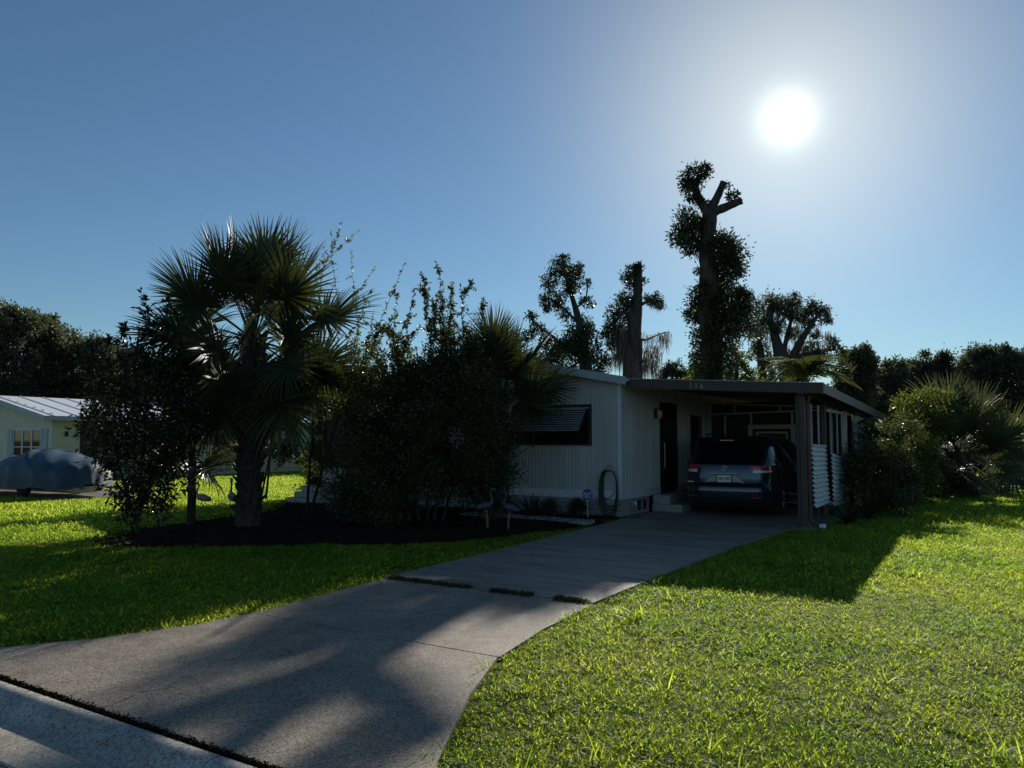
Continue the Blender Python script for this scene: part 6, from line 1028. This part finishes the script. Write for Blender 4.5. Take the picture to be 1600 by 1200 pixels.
palm('cabbage_palm', 'fan palm in front of the house window beside the big bush', (-8.75, 13.2, 0.03), 2.55, 0.17, 24, 0.66, 0.84, M['frond'], M['frond_dead'], 1, seed=5, lo=-8)
palm('fan_palm', 'small young fan palm in front of the tall palm trunk', (-12.75, 9.0, 0.03), 1.45, 0.07, 15, 0.45, 0.72, M['frond_young'], seed=6, lo=-30, hi=75, boots=False, nl=34)
palm('cabbage_palm', 'bushy low fan palm on the sunlit right lawn', (-1.05, 26.9, -0.02), 1.25, 0.28, 34, 1.1, 1.2, M['frond_pale'], M['frond_dead'], 8, seed=8, lo=-48)
palm('fan_palm', 'little fan palm by the white porch knee wall', (-13.1, 13.3, 0.03), 0.5, 0.09, 11, 0.6, 0.6, M['frond'], seed=9, lo=-10, hi=75, boots=False, nl=30)

def spiky(name, label, loc, n, L, mat, group=None, cat='plant', w=0.03, seed=0):
    """rosette of strap leaves"""
    r = np.random.default_rng(seed); V, F, T = [], [], []
    for k in range(n):
        a = r.uniform(0, 2 * math.pi); e = r.uniform(.35, 1.45); l = L * r.uniform(.7, 1.1)
        d = np.array((math.cos(a) * math.cos(e), math.sin(a) * math.cos(e), math.sin(e))); p = np.array((d[0] * .03, d[1] * .03, 0.0))
        s = np.array((-math.sin(a), math.cos(a), 0)); o = len(V); tn = r.random()
        for i in range(6):
            ww = w * (1, 1.1, 1, .8, .5, .05)[i]; V += [p + s * ww, p - s * ww]; T += [tn, tn]
            d = d + np.array((0, 0, -.13)); d /= np.linalg.norm(d); p = p + d * l / 5
        for i in range(5): F.append((o + 2 * i, o + 2 * i + 1, o + 2 * i + 3, o + 2 * i + 2))
    me = fast_mesh(name, np.array(V), np.array(F), np.array(T)); me.materials.append(mat)
    o = link(bpy.data.objects.new(name, me)); o.location = loc
    return tag(o, label, cat, group)
spiky('strap_leaf_plant', 'dark spiky plant against the skirting beside the flamingos', (-8.35, 14.0, 0.0), 26, 0.62, M['frond'], seed=2)
spiky('strap_leaf_plant', 'low spiky plant at the foot of the corrugated sheets', (-2.55, 16.3, -0.02), 60, 0.66, M['frond'], seed=3, w=0.018)
spiky('strap_leaf_plant', 'second spiky plant further back along the carport side', (-2.35, 17.5, -0.02), 60, 0.74, M['frond'], seed=4, w=0.018)
spiky('strap_leaf_plant', 'small tufted plant in the bed near the security sign', (-7.9, 14.2, 0.0), 20, 0.34, M['leaf_small'], seed=5, w=0.015)

# queen palm behind the carport: feather fronds
def feather_mesh(name, L, mat, seed):
    r = np.random.default_rng(seed); V, F, T = [], [], []
    n = 26; pts = []
    p = np.zeros(3); d = np.array((1, 0, .35)); d /= np.linalg.norm(d)
    for i in range(n + 1):
        pts.append(p.copy()); d = d + np.array((0, 0, -.10 - .09 * i / n)); d /= np.linalg.norm(d); p = p + d * L / n
    for i in range(n):
        o = len(V); V += [pts[i] + (0, .012, 0), pts[i] - (0, .012, 0), pts[i + 1] - (0, .012, 0), pts[i + 1] + (0, .012, 0)]; T += [.5] * 4; F.append((o, o + 1, o + 2, o + 3))
        if i < 4: continue
        for s in (1, -1):
            for q in range(2):
                b = pts[i] + (pts[i + 1] - pts[i]) * q * .5
                ax = pts[i + 1] - pts[i]; ax /= np.linalg.norm(ax)
                dl = ax * .7 + np.array((0, s, 0)) + np.array((0, 0, r.uniform(-.5, .4))); dl /= np.linalg.norm(dl)
                l = L * .26 * math.sin(math.pi * (i / n * .85 + .12)) * r.uniform(.8, 1.1); e1 = b + dl * l * .5; e2 = e1 + (dl + (0, 0, -.9)) * l * .4
                w = ax * .022; o = len(V); tn = r.random()
                V += [b + w, b - w, e1 - w, e1 + w, e2 + w * .1, e2 - w * .1]; T += [tn] * 6
                F += [(o, o + 1, o + 2, o + 3), (o + 3, o + 2, o + 5, o + 4)]
    me = fast_mesh(name, np.array(V), np.array(F), np.array(T)); me.materials.append(mat); return me
qp = tag(empty('queen_palm', (-5.9, 29.6, -0.02)), 'feathery bright palm rising just behind the carport roof', 'palm')
MB().tube([(0, 0, -.1), (0.02, 0, 1.5), (0, .03, 3.0), (0, 0, 3.7)], [.15, .13, .11, .08], 12).build('trunk', M['palm_bark'], qp, smooth=True)
qm = [feather_mesh('frond', 2.1, M['frond_queen'], 30 + k) for k in range(3)]
rr = random.Random(3)
for k in range(22):
    child('frond', qm[k % 3], qp, (0, 0, 3.7), (R(rr.uniform(-15, 15)), -R(rr.uniform(40, 86)), R(k * 137.5)), rr.uniform(.85, 1.1))

# ---------------------------------------------------------------- trees
def build_tree(key, label, mat, dens, L, W, group=None, cat='tree', name='oak_tree', tight=0.36, sub=14):
    d = TREES[key]; bx, by = d['base']
    t = tag(empty(name, (bx, by, -0.03)), label, cat, group)
    m = MB(); random.seed(hash(key) % 1 + len(key))
    for l in d['limbs']:
        # resample each limb so it bends gently and stays rough
        P = []; Rd = []
        for a, b in zip(l[:-1], l[1:]):
            for k in range(4):
                f = k / 4; P.append(tuple(a[i] + (b[i] - a[i]) * f for i in range(3))); Rd.append((a[3] + (b[3] - a[3]) * f) * random.uniform(.92, 1.1))
        P.append(l[-1][:3]); Rd.append(l[-1][3])
        m.tube(P, Rd, 10, 0.08)
    # twigs from the nearest limb point to each leaf clump
    A = np.array([p for l in d['limbs'] for p in l])
    for x, y, z, r in d['lumps']:
        q = A[np.argmin(np.sum((A[:, :3] - (x, y, z - r)) ** 2, 1))]
        m.tube([q[:3], ((q[0] + x) / 2, (q[1] + y) / 2, (q[2] + z) / 2 - .1 * r), (x, y, z)], [min(.05, q[3] * .5), .035, .015], 5)
    m.build('trunk', M['bark'], t)
    C, D = crown_points(d['lumps'], dens, sub, tight)
    n = len(C)
    child('crown', leaf_mesh('crown', C, D, L * rng.uniform(.7, 1.25, n), W * rng.uniform(.75, 1.2, n), mat), t)
    if d['moss']:
        V, F, T = [], [], []
        for x, y, z, ln in d['moss']:
            for k in range(10):
                p = np.array((x, y, z)) + rng.normal(size=3) * (.10, .10, .05); l = ln * rng.uniform(.35, 1.0); o = len(V); tn = rng.random(); a = rng.uniform(0, 3.14); w = rng.uniform(.008, .022)
                s = np.array((math.cos(a), math.sin(a), 0)) * w
                for i in range(5):
                    V += [p + s * (1 - i * .2), p - s * (1 - i * .2)]; T += [tn, tn]; p = p + np.array((rng.normal() * .03, rng.normal() * .03, -l / 4))
                F += [(o + 2 * i, o + 2 * i + 1, o + 2 * i + 3, o + 2 * i + 2) for i in range(4)]
        me = fast_mesh('hanging_moss', np.array(V), np.array(F), np.array(T)); me.materials.append(M['moss']); child('hanging_moss', me, t)
    return t
build_tree('tall', 'tall lopped oak with cut stubs under the sun', M['leaf_oak'], 3000, .14, .07, tight=.50, sub=26)
build_tree('mossy', 'topped oak trunk hung with pale Spanish moss behind the roof', M['leaf_oak'], 3000, .13, .065, tight=.46, sub=22)
build_tree('slim', 'leafy oak rising above the house roof right of the fan palm', M['leaf_oak'], 3000, .125, .062, tight=.46, sub=22)
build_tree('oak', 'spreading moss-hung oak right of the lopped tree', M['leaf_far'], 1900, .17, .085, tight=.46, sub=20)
build_tree('lime', 'yellow-green young tree showing over the carport roof', M['leaf_lime'], 3200, .12, .06, name='young_tree')
build_tree('lime2', 'yellow-green young tree left of the lopped oak trunk', M['leaf_lime'], 3200, .12, .06, name='young_tree')
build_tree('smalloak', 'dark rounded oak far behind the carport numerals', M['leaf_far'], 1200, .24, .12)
rl = ['thin open tree with hanging moss just beyond the carport corner', 'dark oak second from the carport in the far right tree line', 'far oak behind the left fronds of the right palm', 'far mossy oak straight above the right palm', 'far oak above the right side of the right palm', 'far oak near the right edge of the picture', 'far oak cut by the right edge of the picture', 'far oak outside the right edge']
for k in range(8):
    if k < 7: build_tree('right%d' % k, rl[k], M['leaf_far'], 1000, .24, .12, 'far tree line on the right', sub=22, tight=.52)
ll = ['dark oak cut by the left edge of the picture', 'tallest dark oak behind the cream house roof', 'dark oak second from the left edge', 'dark oak third from the left edge with sloping crown', 'small rounded oak left of the glossy shrub top', 'dark oak directly behind the glossy shrub', 'oak seen under the left fronds of the tall palm', 'oak behind the left side of the tall palm trunk', 'oak behind the tall palm trunk', 'oak behind the right fronds of the tall palm', 'oak behind the porch roof end', 'oak behind the wispy top of the big bush']
for k in range(12):
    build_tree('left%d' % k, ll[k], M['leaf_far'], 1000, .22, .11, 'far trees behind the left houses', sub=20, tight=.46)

# ---------------------------------------------------------------- shrubs
def shrub(name, label, loc, stems, lumps, mat, dens, L, W, group=None, whips=(), sub=16, tight=.42, wl=None):
    t = tag(empty(name, loc), label, 'shrub', group)
    m = MB()
    for s in stems: m.tube(s, [.035 - .02 * k / max(1, len(s) - 1) for k in range(len(s))], 7, .1)
    WC, WD = [], []
    for p0, p1, bend, nleaf in whips:
        p0, p1 = np.array(p0, float), np.array(p1, float); pts = []
        bv = rng.normal(size=3) * bend
        bv2 = rng.normal(size=3) * bend * .45
        for k in range(9):
            f = k / 8; pts.append(p0 + (p1 - p0) * f + bv * math.sin(math.pi * f) + bv2 * math.sin(2.6 * math.pi * f) + np.array((0, 0, -.05 * bend * f * f)))
        m.tube([tuple(q) for q in pts], [.010 - .008 * k / 8 for k in range(9)], 5)
        ax = p1 - p0; ln = np.linalg.norm(ax); ax /= ln
        side = []
        for q in range(max(3, nleaf // 3)):           # side twigs
            f = rng.uniform(.15, .95); i = min(7, int(f * 8)); b0 = pts[i] + (pts[i + 1] - pts[i]) * (f * 8 - i)
            dd = rng.normal(size=3) + ax * .9; dd /= np.linalg.norm(dd); tl = rng.uniform(.12, .55) * (1.15 - f)
            m.tube([tuple(b0), tuple(b0 + dd * tl)], [.004, .002], 4)
            for z in range(9):
                g = (z + rng.random()) / 9; WC.append(b0 + dd * tl * g); WD.append(dd * .6 + rng.normal(size=3))
        for q in range(int(nleaf * 1.6)):
            f = rng.uniform(.02, 1.0); i = min(7, int(f * 8)); WC.append(pts[i] + (pts[i + 1] - pts[i]) * (f * 8 - i)); WD.append(ax * .7 + rng.normal(size=3))
    m.build('stems', M['stem'], t)
    C, D = crown_points(lumps, dens, sub, tight)
    LL = np.full(len(C), L) * rng.uniform(.65, 1.3, len(C)); WW = np.full(len(C), W) * rng.uniform(.7, 1.25, len(C))
    if WC:
        C = np.concatenate([C, np.array(WC)]); D = np.concatenate([D, np.array(WD)]); k = len(WC)
        LL = np.concatenate([LL, (wl or L) * rng.uniform(.7, 1.3, k)]); WW = np.concatenate([WW, (wl or L) * W / L * rng.uniform(.7, 1.2, k)])
    keep = C[:, 2] > 0.02
    C, D, LL, WW = C[keep], D[keep], LL[keep], WW[keep]
    child('foliage', leaf_mesh('foliage', C, D, LL, WW, mat), t)
    return t
CR = np.array((math.cos(R(32.3)), math.sin(R(32.3)), 0))      # direction along which the row of shrubs is seen
def lp(s, z, r, d=0): 
    q = CR * s + np.array((-CR[1], CR[0], 0)) * d; return (q[0], q[1], z, r)
# glossy shrub on the left
lumps = [lp(-.1, 3.0, .45), lp(.45, 2.75, .5, .2), (*lp(-.55, 2.55, .55)[:3], .55), lp(.1, 2.35, .65, -.2), lp(.75, 2.25, .5), lp(-.85, 2.1, .5, .2), lp(-.4, 1.85, .6, -.3), lp(.4, 1.75, .65), lp(.85, 1.65, .45, .3), lp(-.6, 1.4, .5), lp(.1, 1.3, .6, -.2), lp(.65, 1.15, .5), lp(-.35, .95, .45), lp(.3, .8, .45, .2), lp(.0, .55, .35), lp(.45, .4, .25), lp(-.2, .3, .25), lp(.9, 1.95, .4)]
lumps = [(x * .82, y * .82, z, r * .92) for x, y, z, r in lumps]
shrub('glossy_shrub', 'upright dark shrub with glossy leaves on the left lawn before the cream house', (-12.45, 7.75, -0.02), [[(0, 0, 0), tuple(CR * .05) [:2] + (.8,), tuple(CR * .1)[:2] + (2.6,)], [(0, 0, 0.2), tuple(CR * -.35)[:2] + (1.2,), tuple(CR * -.5)[:2] + (2.3,)], [(0, 0, .3), tuple(CR * .4)[:2] + (1.4,), tuple(CR * .6)[:2] + (2.5,)]], lumps, M['leaf_glossy'], 2100, .105, .045,
      whips=[(tuple(CR * a)[:2] + (2.6,), tuple(CR * b)[:2] + (z,), .06, 34) for a, b, z in ((-.1, -.05, 4.25), (.3, .42, 4.1), (.1, .25, 3.7), (-.5, -.6, 3.4), (.5, .75, 3.4), (-.3, -.35, 3.6))])
# the big bush before the house
lumps = []
for k in range(46):
    s = rng.uniform(-1.35, 1.35); z = rng.uniform(.3, 2.75) ; d = rng.uniform(-1.0, 1.0)
    lim = 1.4 * math.sqrt(max(.05, 1 - (max(0, z - 1.2) / 1.9) ** 2))
    lumps.append(lp(np.clip(s, -lim, lim), z, rng.uniform(.38, .58), d))
lumps += [lp(.7, 2.9, .4), lp(1.0, 2.7, .4), lp(1.25, 2.35, .4), lp(0.2, 3.0, .35), lp(-.3, 2.85, .4)]
wh = []
for s0, s1, z1, nl in ((-.9, -1.15, 4.2, 60), (-.7, -.78, 4.55, 70), (-.45, -.42, 4.35, 80), (-.15, -.22, 4.8, 90), (0, .02, 5.15, 90), (.15, .22, 4.6, 90), (.3, .4, 4.75, 90), (.5, .75, 4.7, 80), (.6, .95, 4.4, 70), (.2, .1, 4.2, 80), (-.3, -.6, 3.9, 80), (.4, .6, 4.0, 80), (-.8, -1.4, 3.9, 50), (.7, 1.2, 3.6, 60), (-.2, -.1, 4.0, 80), (.05, .3, 4.25, 80), (-1.0, -1.2, 3.3, 70), (-.6, -.9, 3.7, 80), (.1, .5, 4.3, 90), (-.1, -.35, 4.1, 90), (.45, .2, 4.4, 90), (-.55, -.7, 3.8, 90), (.3, .55, 3.8, 90), (-.35, -.2, 3.7, 90), (.6, .8, 3.9, 80), (0, .15, 3.9, 90)):
    d0, d1 = rng.uniform(-.4, .4, 2)
    wh.append((lp(s0, 2.3, 0, d0)[:3], lp(s1, z1, 0, d1)[:3], .26, nl))
shrub('big_bush', 'big dark dome of small leaves with wispy top shoots before the house', (-9.35, 11.75, 0.02), [[lp(a * .3, 0, 0)[:3], lp(a * .7, 1.2, 0)[:3], lp(a, 2.3, 0)[:3]] for a in (-1.0, -.5, 0, .4, .9)], lumps, M['leaf_small'], 9500, .062, .034, whips=wh, sub=24, tight=.47, wl=.068)
# tall wispy shrub behind the palm
wh = [(lp(rng.uniform(-.5, .5), 1.2, 0)[:3], lp(a, z, 0, rng.uniform(-.5, .5))[:3], .30, 80) for a, z in ((-.1, 6.0), (.35, 6.2), (.6, 6.0), (.9, 6.1), (.2, 5.8), (1.2, 5.3), (1.5, 4.8), (1.9, 5.4), (1.0, 5.6), (1.6, 4.1), (2.0, 4.3), (-.4, 5.6), (1.3, 3.9))]
shrub('wispy_tree', 'thin wispy small-leaved tree behind the tall palm crown', (-12.6, 11.7, 0.02), [[(0, 0, 0), (0.05, .02, 1.2), (.2, .1, 3.5)], [(.1, 0, 0), (.4, .2, 1.4), (.9, .6, 3.6)]], [lp(1.3, 3.2, .4), lp(1.7, 2.9, .4), lp(1.5, 2.4, .4), lp(1.0, 3.4, .35)], M['leaf_lime'], 4000, .06, .034, whips=wh, wl=.06)
# lit shrub by the porch corner, trunk leaning
lumps = [lp(rng.uniform(-.5, .45), z, rng.uniform(.22, .34), rng.uniform(-.3, .3)) for z in np.linspace(.25, 2.5, 18)]
shrub('leafy_shrub', 'sunlit leafy shrub beside the porch corner behind the tall palm', (-16.3, 15.6, 0.0), [[(0, 0, 0), (-.2, 0, 1.0), (-.35, 0, 2.3)], [(.1, 0, 0), (.1, .1, 1.2), (.15, .1, 2.4)]], lumps, M['leaf_lime'], 4500, .085, .05)
lumps = [lp(rng.uniform(-.9, .9), z, rng.uniform(.3, .5), rng.uniform(-.3, .3)) for z in np.linspace(1.1, 2.9, 16)]
shrub('leafy_shrub', 'dark shrub with bare stems left of the porch corner', (-17.3, 14.3, 0.0), [[(0, 0, 0), (-.1, 0, 1.0), (-.3, 0, 2.3)], [(.1, 0, 0), (.3, .1, 1.2), (.5, .1, 2.4)], [(.3, 0, 0), (.45, 0, 1.2), (.5, 0, 2.2)]], lumps, M['leaf_glossy'], 2600, .09, .05)
# shrubs along the carport side
def side_shrub(label, x, y, lum, mat, dens=5000, L=.07, W=.04):
    shrub('leafy_shrub', label, (x, y, -0.03), [[(0, 0, 0), (.05, .1, .5), (.0, .2, 1.1)], [(0, 0, 0), (.2, -.1, .5), (.35, 0, .9)]], lum, mat, dens, L, W, 'shrubs along the carport side')
side_shrub('dark shrub leaning on the second corrugated sheet', -2.45, 18.6, [(rng.uniform(-.35, .55), rng.uniform(-.7, .7), z, rng.uniform(.25, .4)) for z in np.linspace(.2, 1.45, 16)], M['leaf_small'])
side_shrub('taller dark shrub behind it reaching the lattice', -2.2, 20.2, [(rng.uniform(-.45, .5), rng.uniform(-.7, .7), z, rng.uniform(.28, .45)) for z in np.linspace(.25, 1.95, 20)], M['leaf_small'])
side_shrub('bright green shrub at the lawn end of the carport row', -1.85, 22.1, [(rng.uniform(-.45, .4), rng.uniform(-.6, .7), z, rng.uniform(.28, .42)) for z in np.linspace(.25, 1.6, 16)], M['leaf_lime'], 4500)
side_shrub('pale bush at the back corner of the carport roof', -2.0, 24.6, [(rng.uniform(-.6, .6), rng.uniform(-.6, .6), z, rng.uniform(.35, .5)) for z in np.linspace(.3, 2.7, 18)], M['leaf_lime'], 2800, .09, .05)
# background undergrowth beyond the right palm
lumps = [(rng.uniform(-5, 9), rng.uniform(-1.2, 1.2), rng.uniform(.3, 2.2), rng.uniform(.6, 1.0)) for k in range(46)]
shrub('hedge', 'dark undergrowth across the far end of the right lawn', (-1.0, 40.0, 0.0), [[(k, 0, 0), (k + .1, 0, 1.2)] for k in range(-4, 9, 2)], lumps, M['leaf_far'], 1300, .16, .08)
lumps = [(rng.uniform(-9, 9), rng.uniform(-1.2, 1.2), rng.uniform(.3, 3.2), rng.uniform(.7, 1.2)) for k in range(46)]
shrub('hedge', 'dark undergrowth behind the gap left of the mobile home', (-27.0, 32.0, 0.0), [[(k, 0, 0), (k + .1, 0, 1.2)] for k in range(-8, 9, 3)], lumps, M['leaf_far'], 1100, .16, .08)
# low plants in the bed by the wall
for x, y, lab in ((-8.0, 13.95, 'low dark plant below the window awning'), (-9.0, 14.1, 'low dark plant behind the spiky plant in the wall bed'), (-7.5, 14.4, 'small weedy plant beside the security sign')):
    shrub('bed_plant', lab, (x, y, 0.0), [[(0, 0, 0), (.03, 0, .2)]], [(rng.uniform(-.2, .2), rng.uniform(-.1, .1), z, rng.uniform(.09, .15)) for z in (.08, .14, .2, .26)], M['leaf_small'], 14000, .06, .03)

# ---------------------------------------------------------------- grass
DRIVE = DRIVE_L + [(-6.0, 5.8), (-6.10, 6.9), (-6.16, 6.95), (-6.38, 11.9), (-6.5, 14.0), (-6.7, 14.9), (-17.0, 14.7), (-17.0, 34), (-2.95, 34), (-2.95, 14.95), (-3.3, 14.3), (-3.40, 11.9), (-3.46, 9.0), (-3.42, 6.9), (-3.34, 5.8)] + DRIVE_R
NBH = [(-40.5, 15.3), (-30.7, 15.3), (-30.7, 30.5), (-40.5, 30.5)]
NDR = [(-60, 9.0), (-21.3, 10.9), (-21.6, 14.3), (-60, 13.5)]
def tuft(name, nb, rad, L, w, seed, lay=0.5, broad=False):
    r = np.random.default_rng(seed); V, F, T = [], [], []
    for k in range(nb):
        a = r.uniform(0, 2 * math.pi); q = rad * math.sqrt(r.random()); p = np.array((q * math.cos(a * 1.7 + k), q * math.sin(a * 1.7 + k), -0.005))
        l = L * r.uniform(.45, 1.15); e = r.uniform(.5, 1.5) * (1 - .35 * lay) + .1
        d = np.array((math.cos(a) * math.cos(e), math.sin(a) * math.cos(e), math.sin(e)))
        b = a + 1.57 + r.uniform(-.6, .6); s = np.array((math.cos(b), math.sin(b), r.uniform(-.3, .3))); tn = r.random(); o = len(V)
        ww = w * r.uniform(.7, 1.3)
        for i, f in enumerate(((.6, 1.0, .85, .05) if not broad else (.3, 1.6, 1.3, .1))):
            V += [p + s * ww * f * .5, p - s * ww * f * .5]; T += [tn, tn]
            d = d + np.array((0, 0, -.34 * lay * r.uniform(.4, 1.6))); d /= np.linalg.norm(d); p = p + d * l / 3
        F += [(o + 2 * i, o + 2 * i + 1, o + 2 * i + 3, o + 2 * i + 2) for i in range(3)]
    me = fast_mesh(name, np.array(V), np.array(F), np.array(T)); me.materials.append(M['grass'])
    return bpy.data.objects.new(name, me)
def lawn_object(name, label, P, rot, scl, idx, tufts):
    me = bpy.data.meshes.new(name); me.vertices.add(len(P)); me.vertices.foreach_set('co', np.asarray(P, np.float32).ravel())
    for an, ty, vals in (('turn', 'FLOAT', rot), ('grow', 'FLOAT', scl), ('kind_index', 'INT', idx)):
        at = me.attributes.new(an, ty, 'POINT'); at.data.foreach_set('value', np.asarray(vals, np.float32 if ty == 'FLOAT' else np.int32))
    o = link(bpy.data.objects.new(name, me))
    c = bpy.data.collections.new(name + '_tufts')
    for i, tf in enumerate(tufts):
        tf.name = 'tuft_%02d' % i; c.objects.link(tf)
    ng = bpy.data.node_groups.new(name, 'GeometryNodeTree')
    ng.interface.new_socket('Geometry', in_out='INPUT', socket_type='NodeSocketGeometry'); ng.interface.new_socket('Geometry', in_out='OUTPUT', socket_type='NodeSocketGeometry')
    nn, nl = ng.nodes, ng.links
    gi, go = nn.new('NodeGroupInput'), nn.new('NodeGroupOutput')
    ip = nn.new('GeometryNodeInstanceOnPoints'); ci = nn.new('GeometryNodeCollectionInfo')
    ci.inputs['Collection'].default_value = c; ci.inputs['Separate Children'].default_value = True; ci.inputs['Reset Children'].default_value = True
    def attr(an, ty):
        a = nn.new('GeometryNodeInputNamedAttribute'); a.data_type = ty; a.inputs['Name'].default_value = an; return a.outputs['Attribute']
    cx_ = nn.new('ShaderNodeCombineXYZ'); nl.new(attr('turn', 'FLOAT'), cx_.inputs['Z'])
    e2r = nn.new('FunctionNodeEulerToRotation'); nl.new(cx_.outputs[0], e2r.inputs[0])
    nl.new(gi.outputs[0], ip.inputs['Points']); nl.new(ci.outputs[0], ip.inputs['Instance'])
    ip.inputs['Pick Instance'].default_value = True
    nl.new(attr('kind_index', 'INT'), ip.inputs['Instance Index']); nl.new(e2r.outputs[0], ip.inputs['Rotation']); nl.new(attr('grow', 'FLOAT'), ip.inputs['Scale'])
    nl.new(ip.outputs[0], go.inputs[0])
    md = o.modifiers.new('blades', 'NODES'); md.node_group = ng
    return tag(o, label, 'grass', kind='stuff')
def patch_noise(X, Y, f, seed):
    r = np.random.default_rng(seed); v = np.zeros(len(X))
    for k in range(9):
        a = r.uniform(0, 6.28); q = f * r.uniform(.5, 2.2); v += np.sin(q * (X * math.cos(a) + Y * math.sin(a)) + r.uniform(0, 6.28))
    return v / 3.0
def scatter(r0, r1, per, seed):
    r = np.random.default_rng(seed)
    half = R(44)
    area = half * (r1 * r1 - r0 * r0); n = int(area * per)
    d = np.sqrt(r.uniform(r0 * r0, r1 * r1, n)); a = R(32.3) + r.uniform(-half, half, n)
    X, Y = -d * np.sin(a), d * np.cos(a)
    edge = 0.035 * patch_noise(X, Y, 9, 5) + np.where(X > -4.5, 0.03, -0.012)
    k = (Y > 2.70) & ~inside(DRIVE, X + edge, Y) & ~inside(NBH, X, Y) & ~inside(NDR, X, Y) & ~((X > -21) & (X < -6.6) & (Y > 14.7) & (Y < 34) & (X > -15.6))
    bed = inside(BED, X + edge * 3, Y + edge * 3)
    # the bed's thin left edge keeps a few weeds
    k &= ~(bed & ((X > -10.3) | (r.random(n) > .10) | (Y > 8.6)))
    bare = patch_noise(X, Y, 2.6, 11)
    k &= ~((bare > .8) & (r.random(n) < .6))
    return X[k], Y[k], r
P_, R_, S_, I_ = [], [], [], []
tufts = [tuft('t', 18, .036, .062, .0048, s, .8) for s in range(4)] + [tuft('t', 14, .045, .078, .0056, 10 + s, 1.0) for s in range(3)] + [tuft('t', 12, .04, .036, .0095, 20 + s, .9, True) for s in range(2)] + \
        [tuft('t', 36, .09, .080, .0085, 30 + s, .75) for s in range(4)] + [tuft('t', 60, .22, .095, .017, 40 + s, .65) for s in range(4)] + [tuft('t', 22, .05, .20, .008, 50 + s, .5) for s in range(2)]
for r0, r1, per, lo, hi, sd in ((2.6, 5.2, 2000, 0, 9, 1), (5.2, 9.0, 1150, 0, 9, 2), (9.0, 17.0, 260, 9, 13, 3), (17.0, 46.0, 40, 13, 17, 4)):
    X, Y, r = scatter(r0, r1, per, sd); n = len(X)
    P_.append(np.stack([X, Y, np.full(n, -0.028)], 1)); R_.append(r.uniform(0, 6.28, n))
    hgt = 1.0 + .20 * patch_noise(X, Y, 1.8, 3) + .16 * patch_noise(X, Y, 7.0, 31)
    S_.append(np.clip(hgt * r.uniform(.7, 1.2, n), .45, 1.7))
    if hi == 9:
        w = patch_noise(X, Y, 2.2, 21); idx = r.integers(0, 7, n); br = (w > .25) & (r.random(n) < .5) & (X > -3.6); idx[br] = r.integers(7, 9, br.sum())
        tall = r.random(n) < .0012; idx[tall] = r.integers(17, 19, tall.sum())
        I_.append(idx)
    else: I_.append(r.integers(lo, hi, n))
lawn_object('lawn_grass', 'mown green lawn on both sides of the driveway', np.concatenate(P_), np.concatenate(R_), np.concatenate(S_), np.concatenate(I_), tufts)
# weeds rooted in the driveway joint
wx = np.concatenate([rng.uniform(-6.05, -5.5, 60), rng.uniform(-5.5, -4.85, 45), rng.uniform(-4.62, -4.15, 60), rng.uniform(-3.85, -3.5, 45)]); wy = 6.917 + rng.normal(size=len(wx)) * .022
C = np.repeat(np.stack([wx, wy, np.full(len(wx), -.005)], 1), 22, 0) + rng.normal(size=(len(wx) * 22, 3)) * (.02, .022, .008); C[:, 2] = np.abs(C[:, 2])
D = rng.normal(size=C.shape); D[:, 2] = np.abs(D[:, 2]) * .8
o = link(bpy.data.objects.new('joint_weeds', leaf_mesh('joint_weeds', C, D, rng.uniform(.015, .05, len(C)), rng.uniform(.005, .012, len(C)), M['leaf_small'])))
tag(o, 'low weeds growing along the driveway joint', 'weeds', kind='stuff')
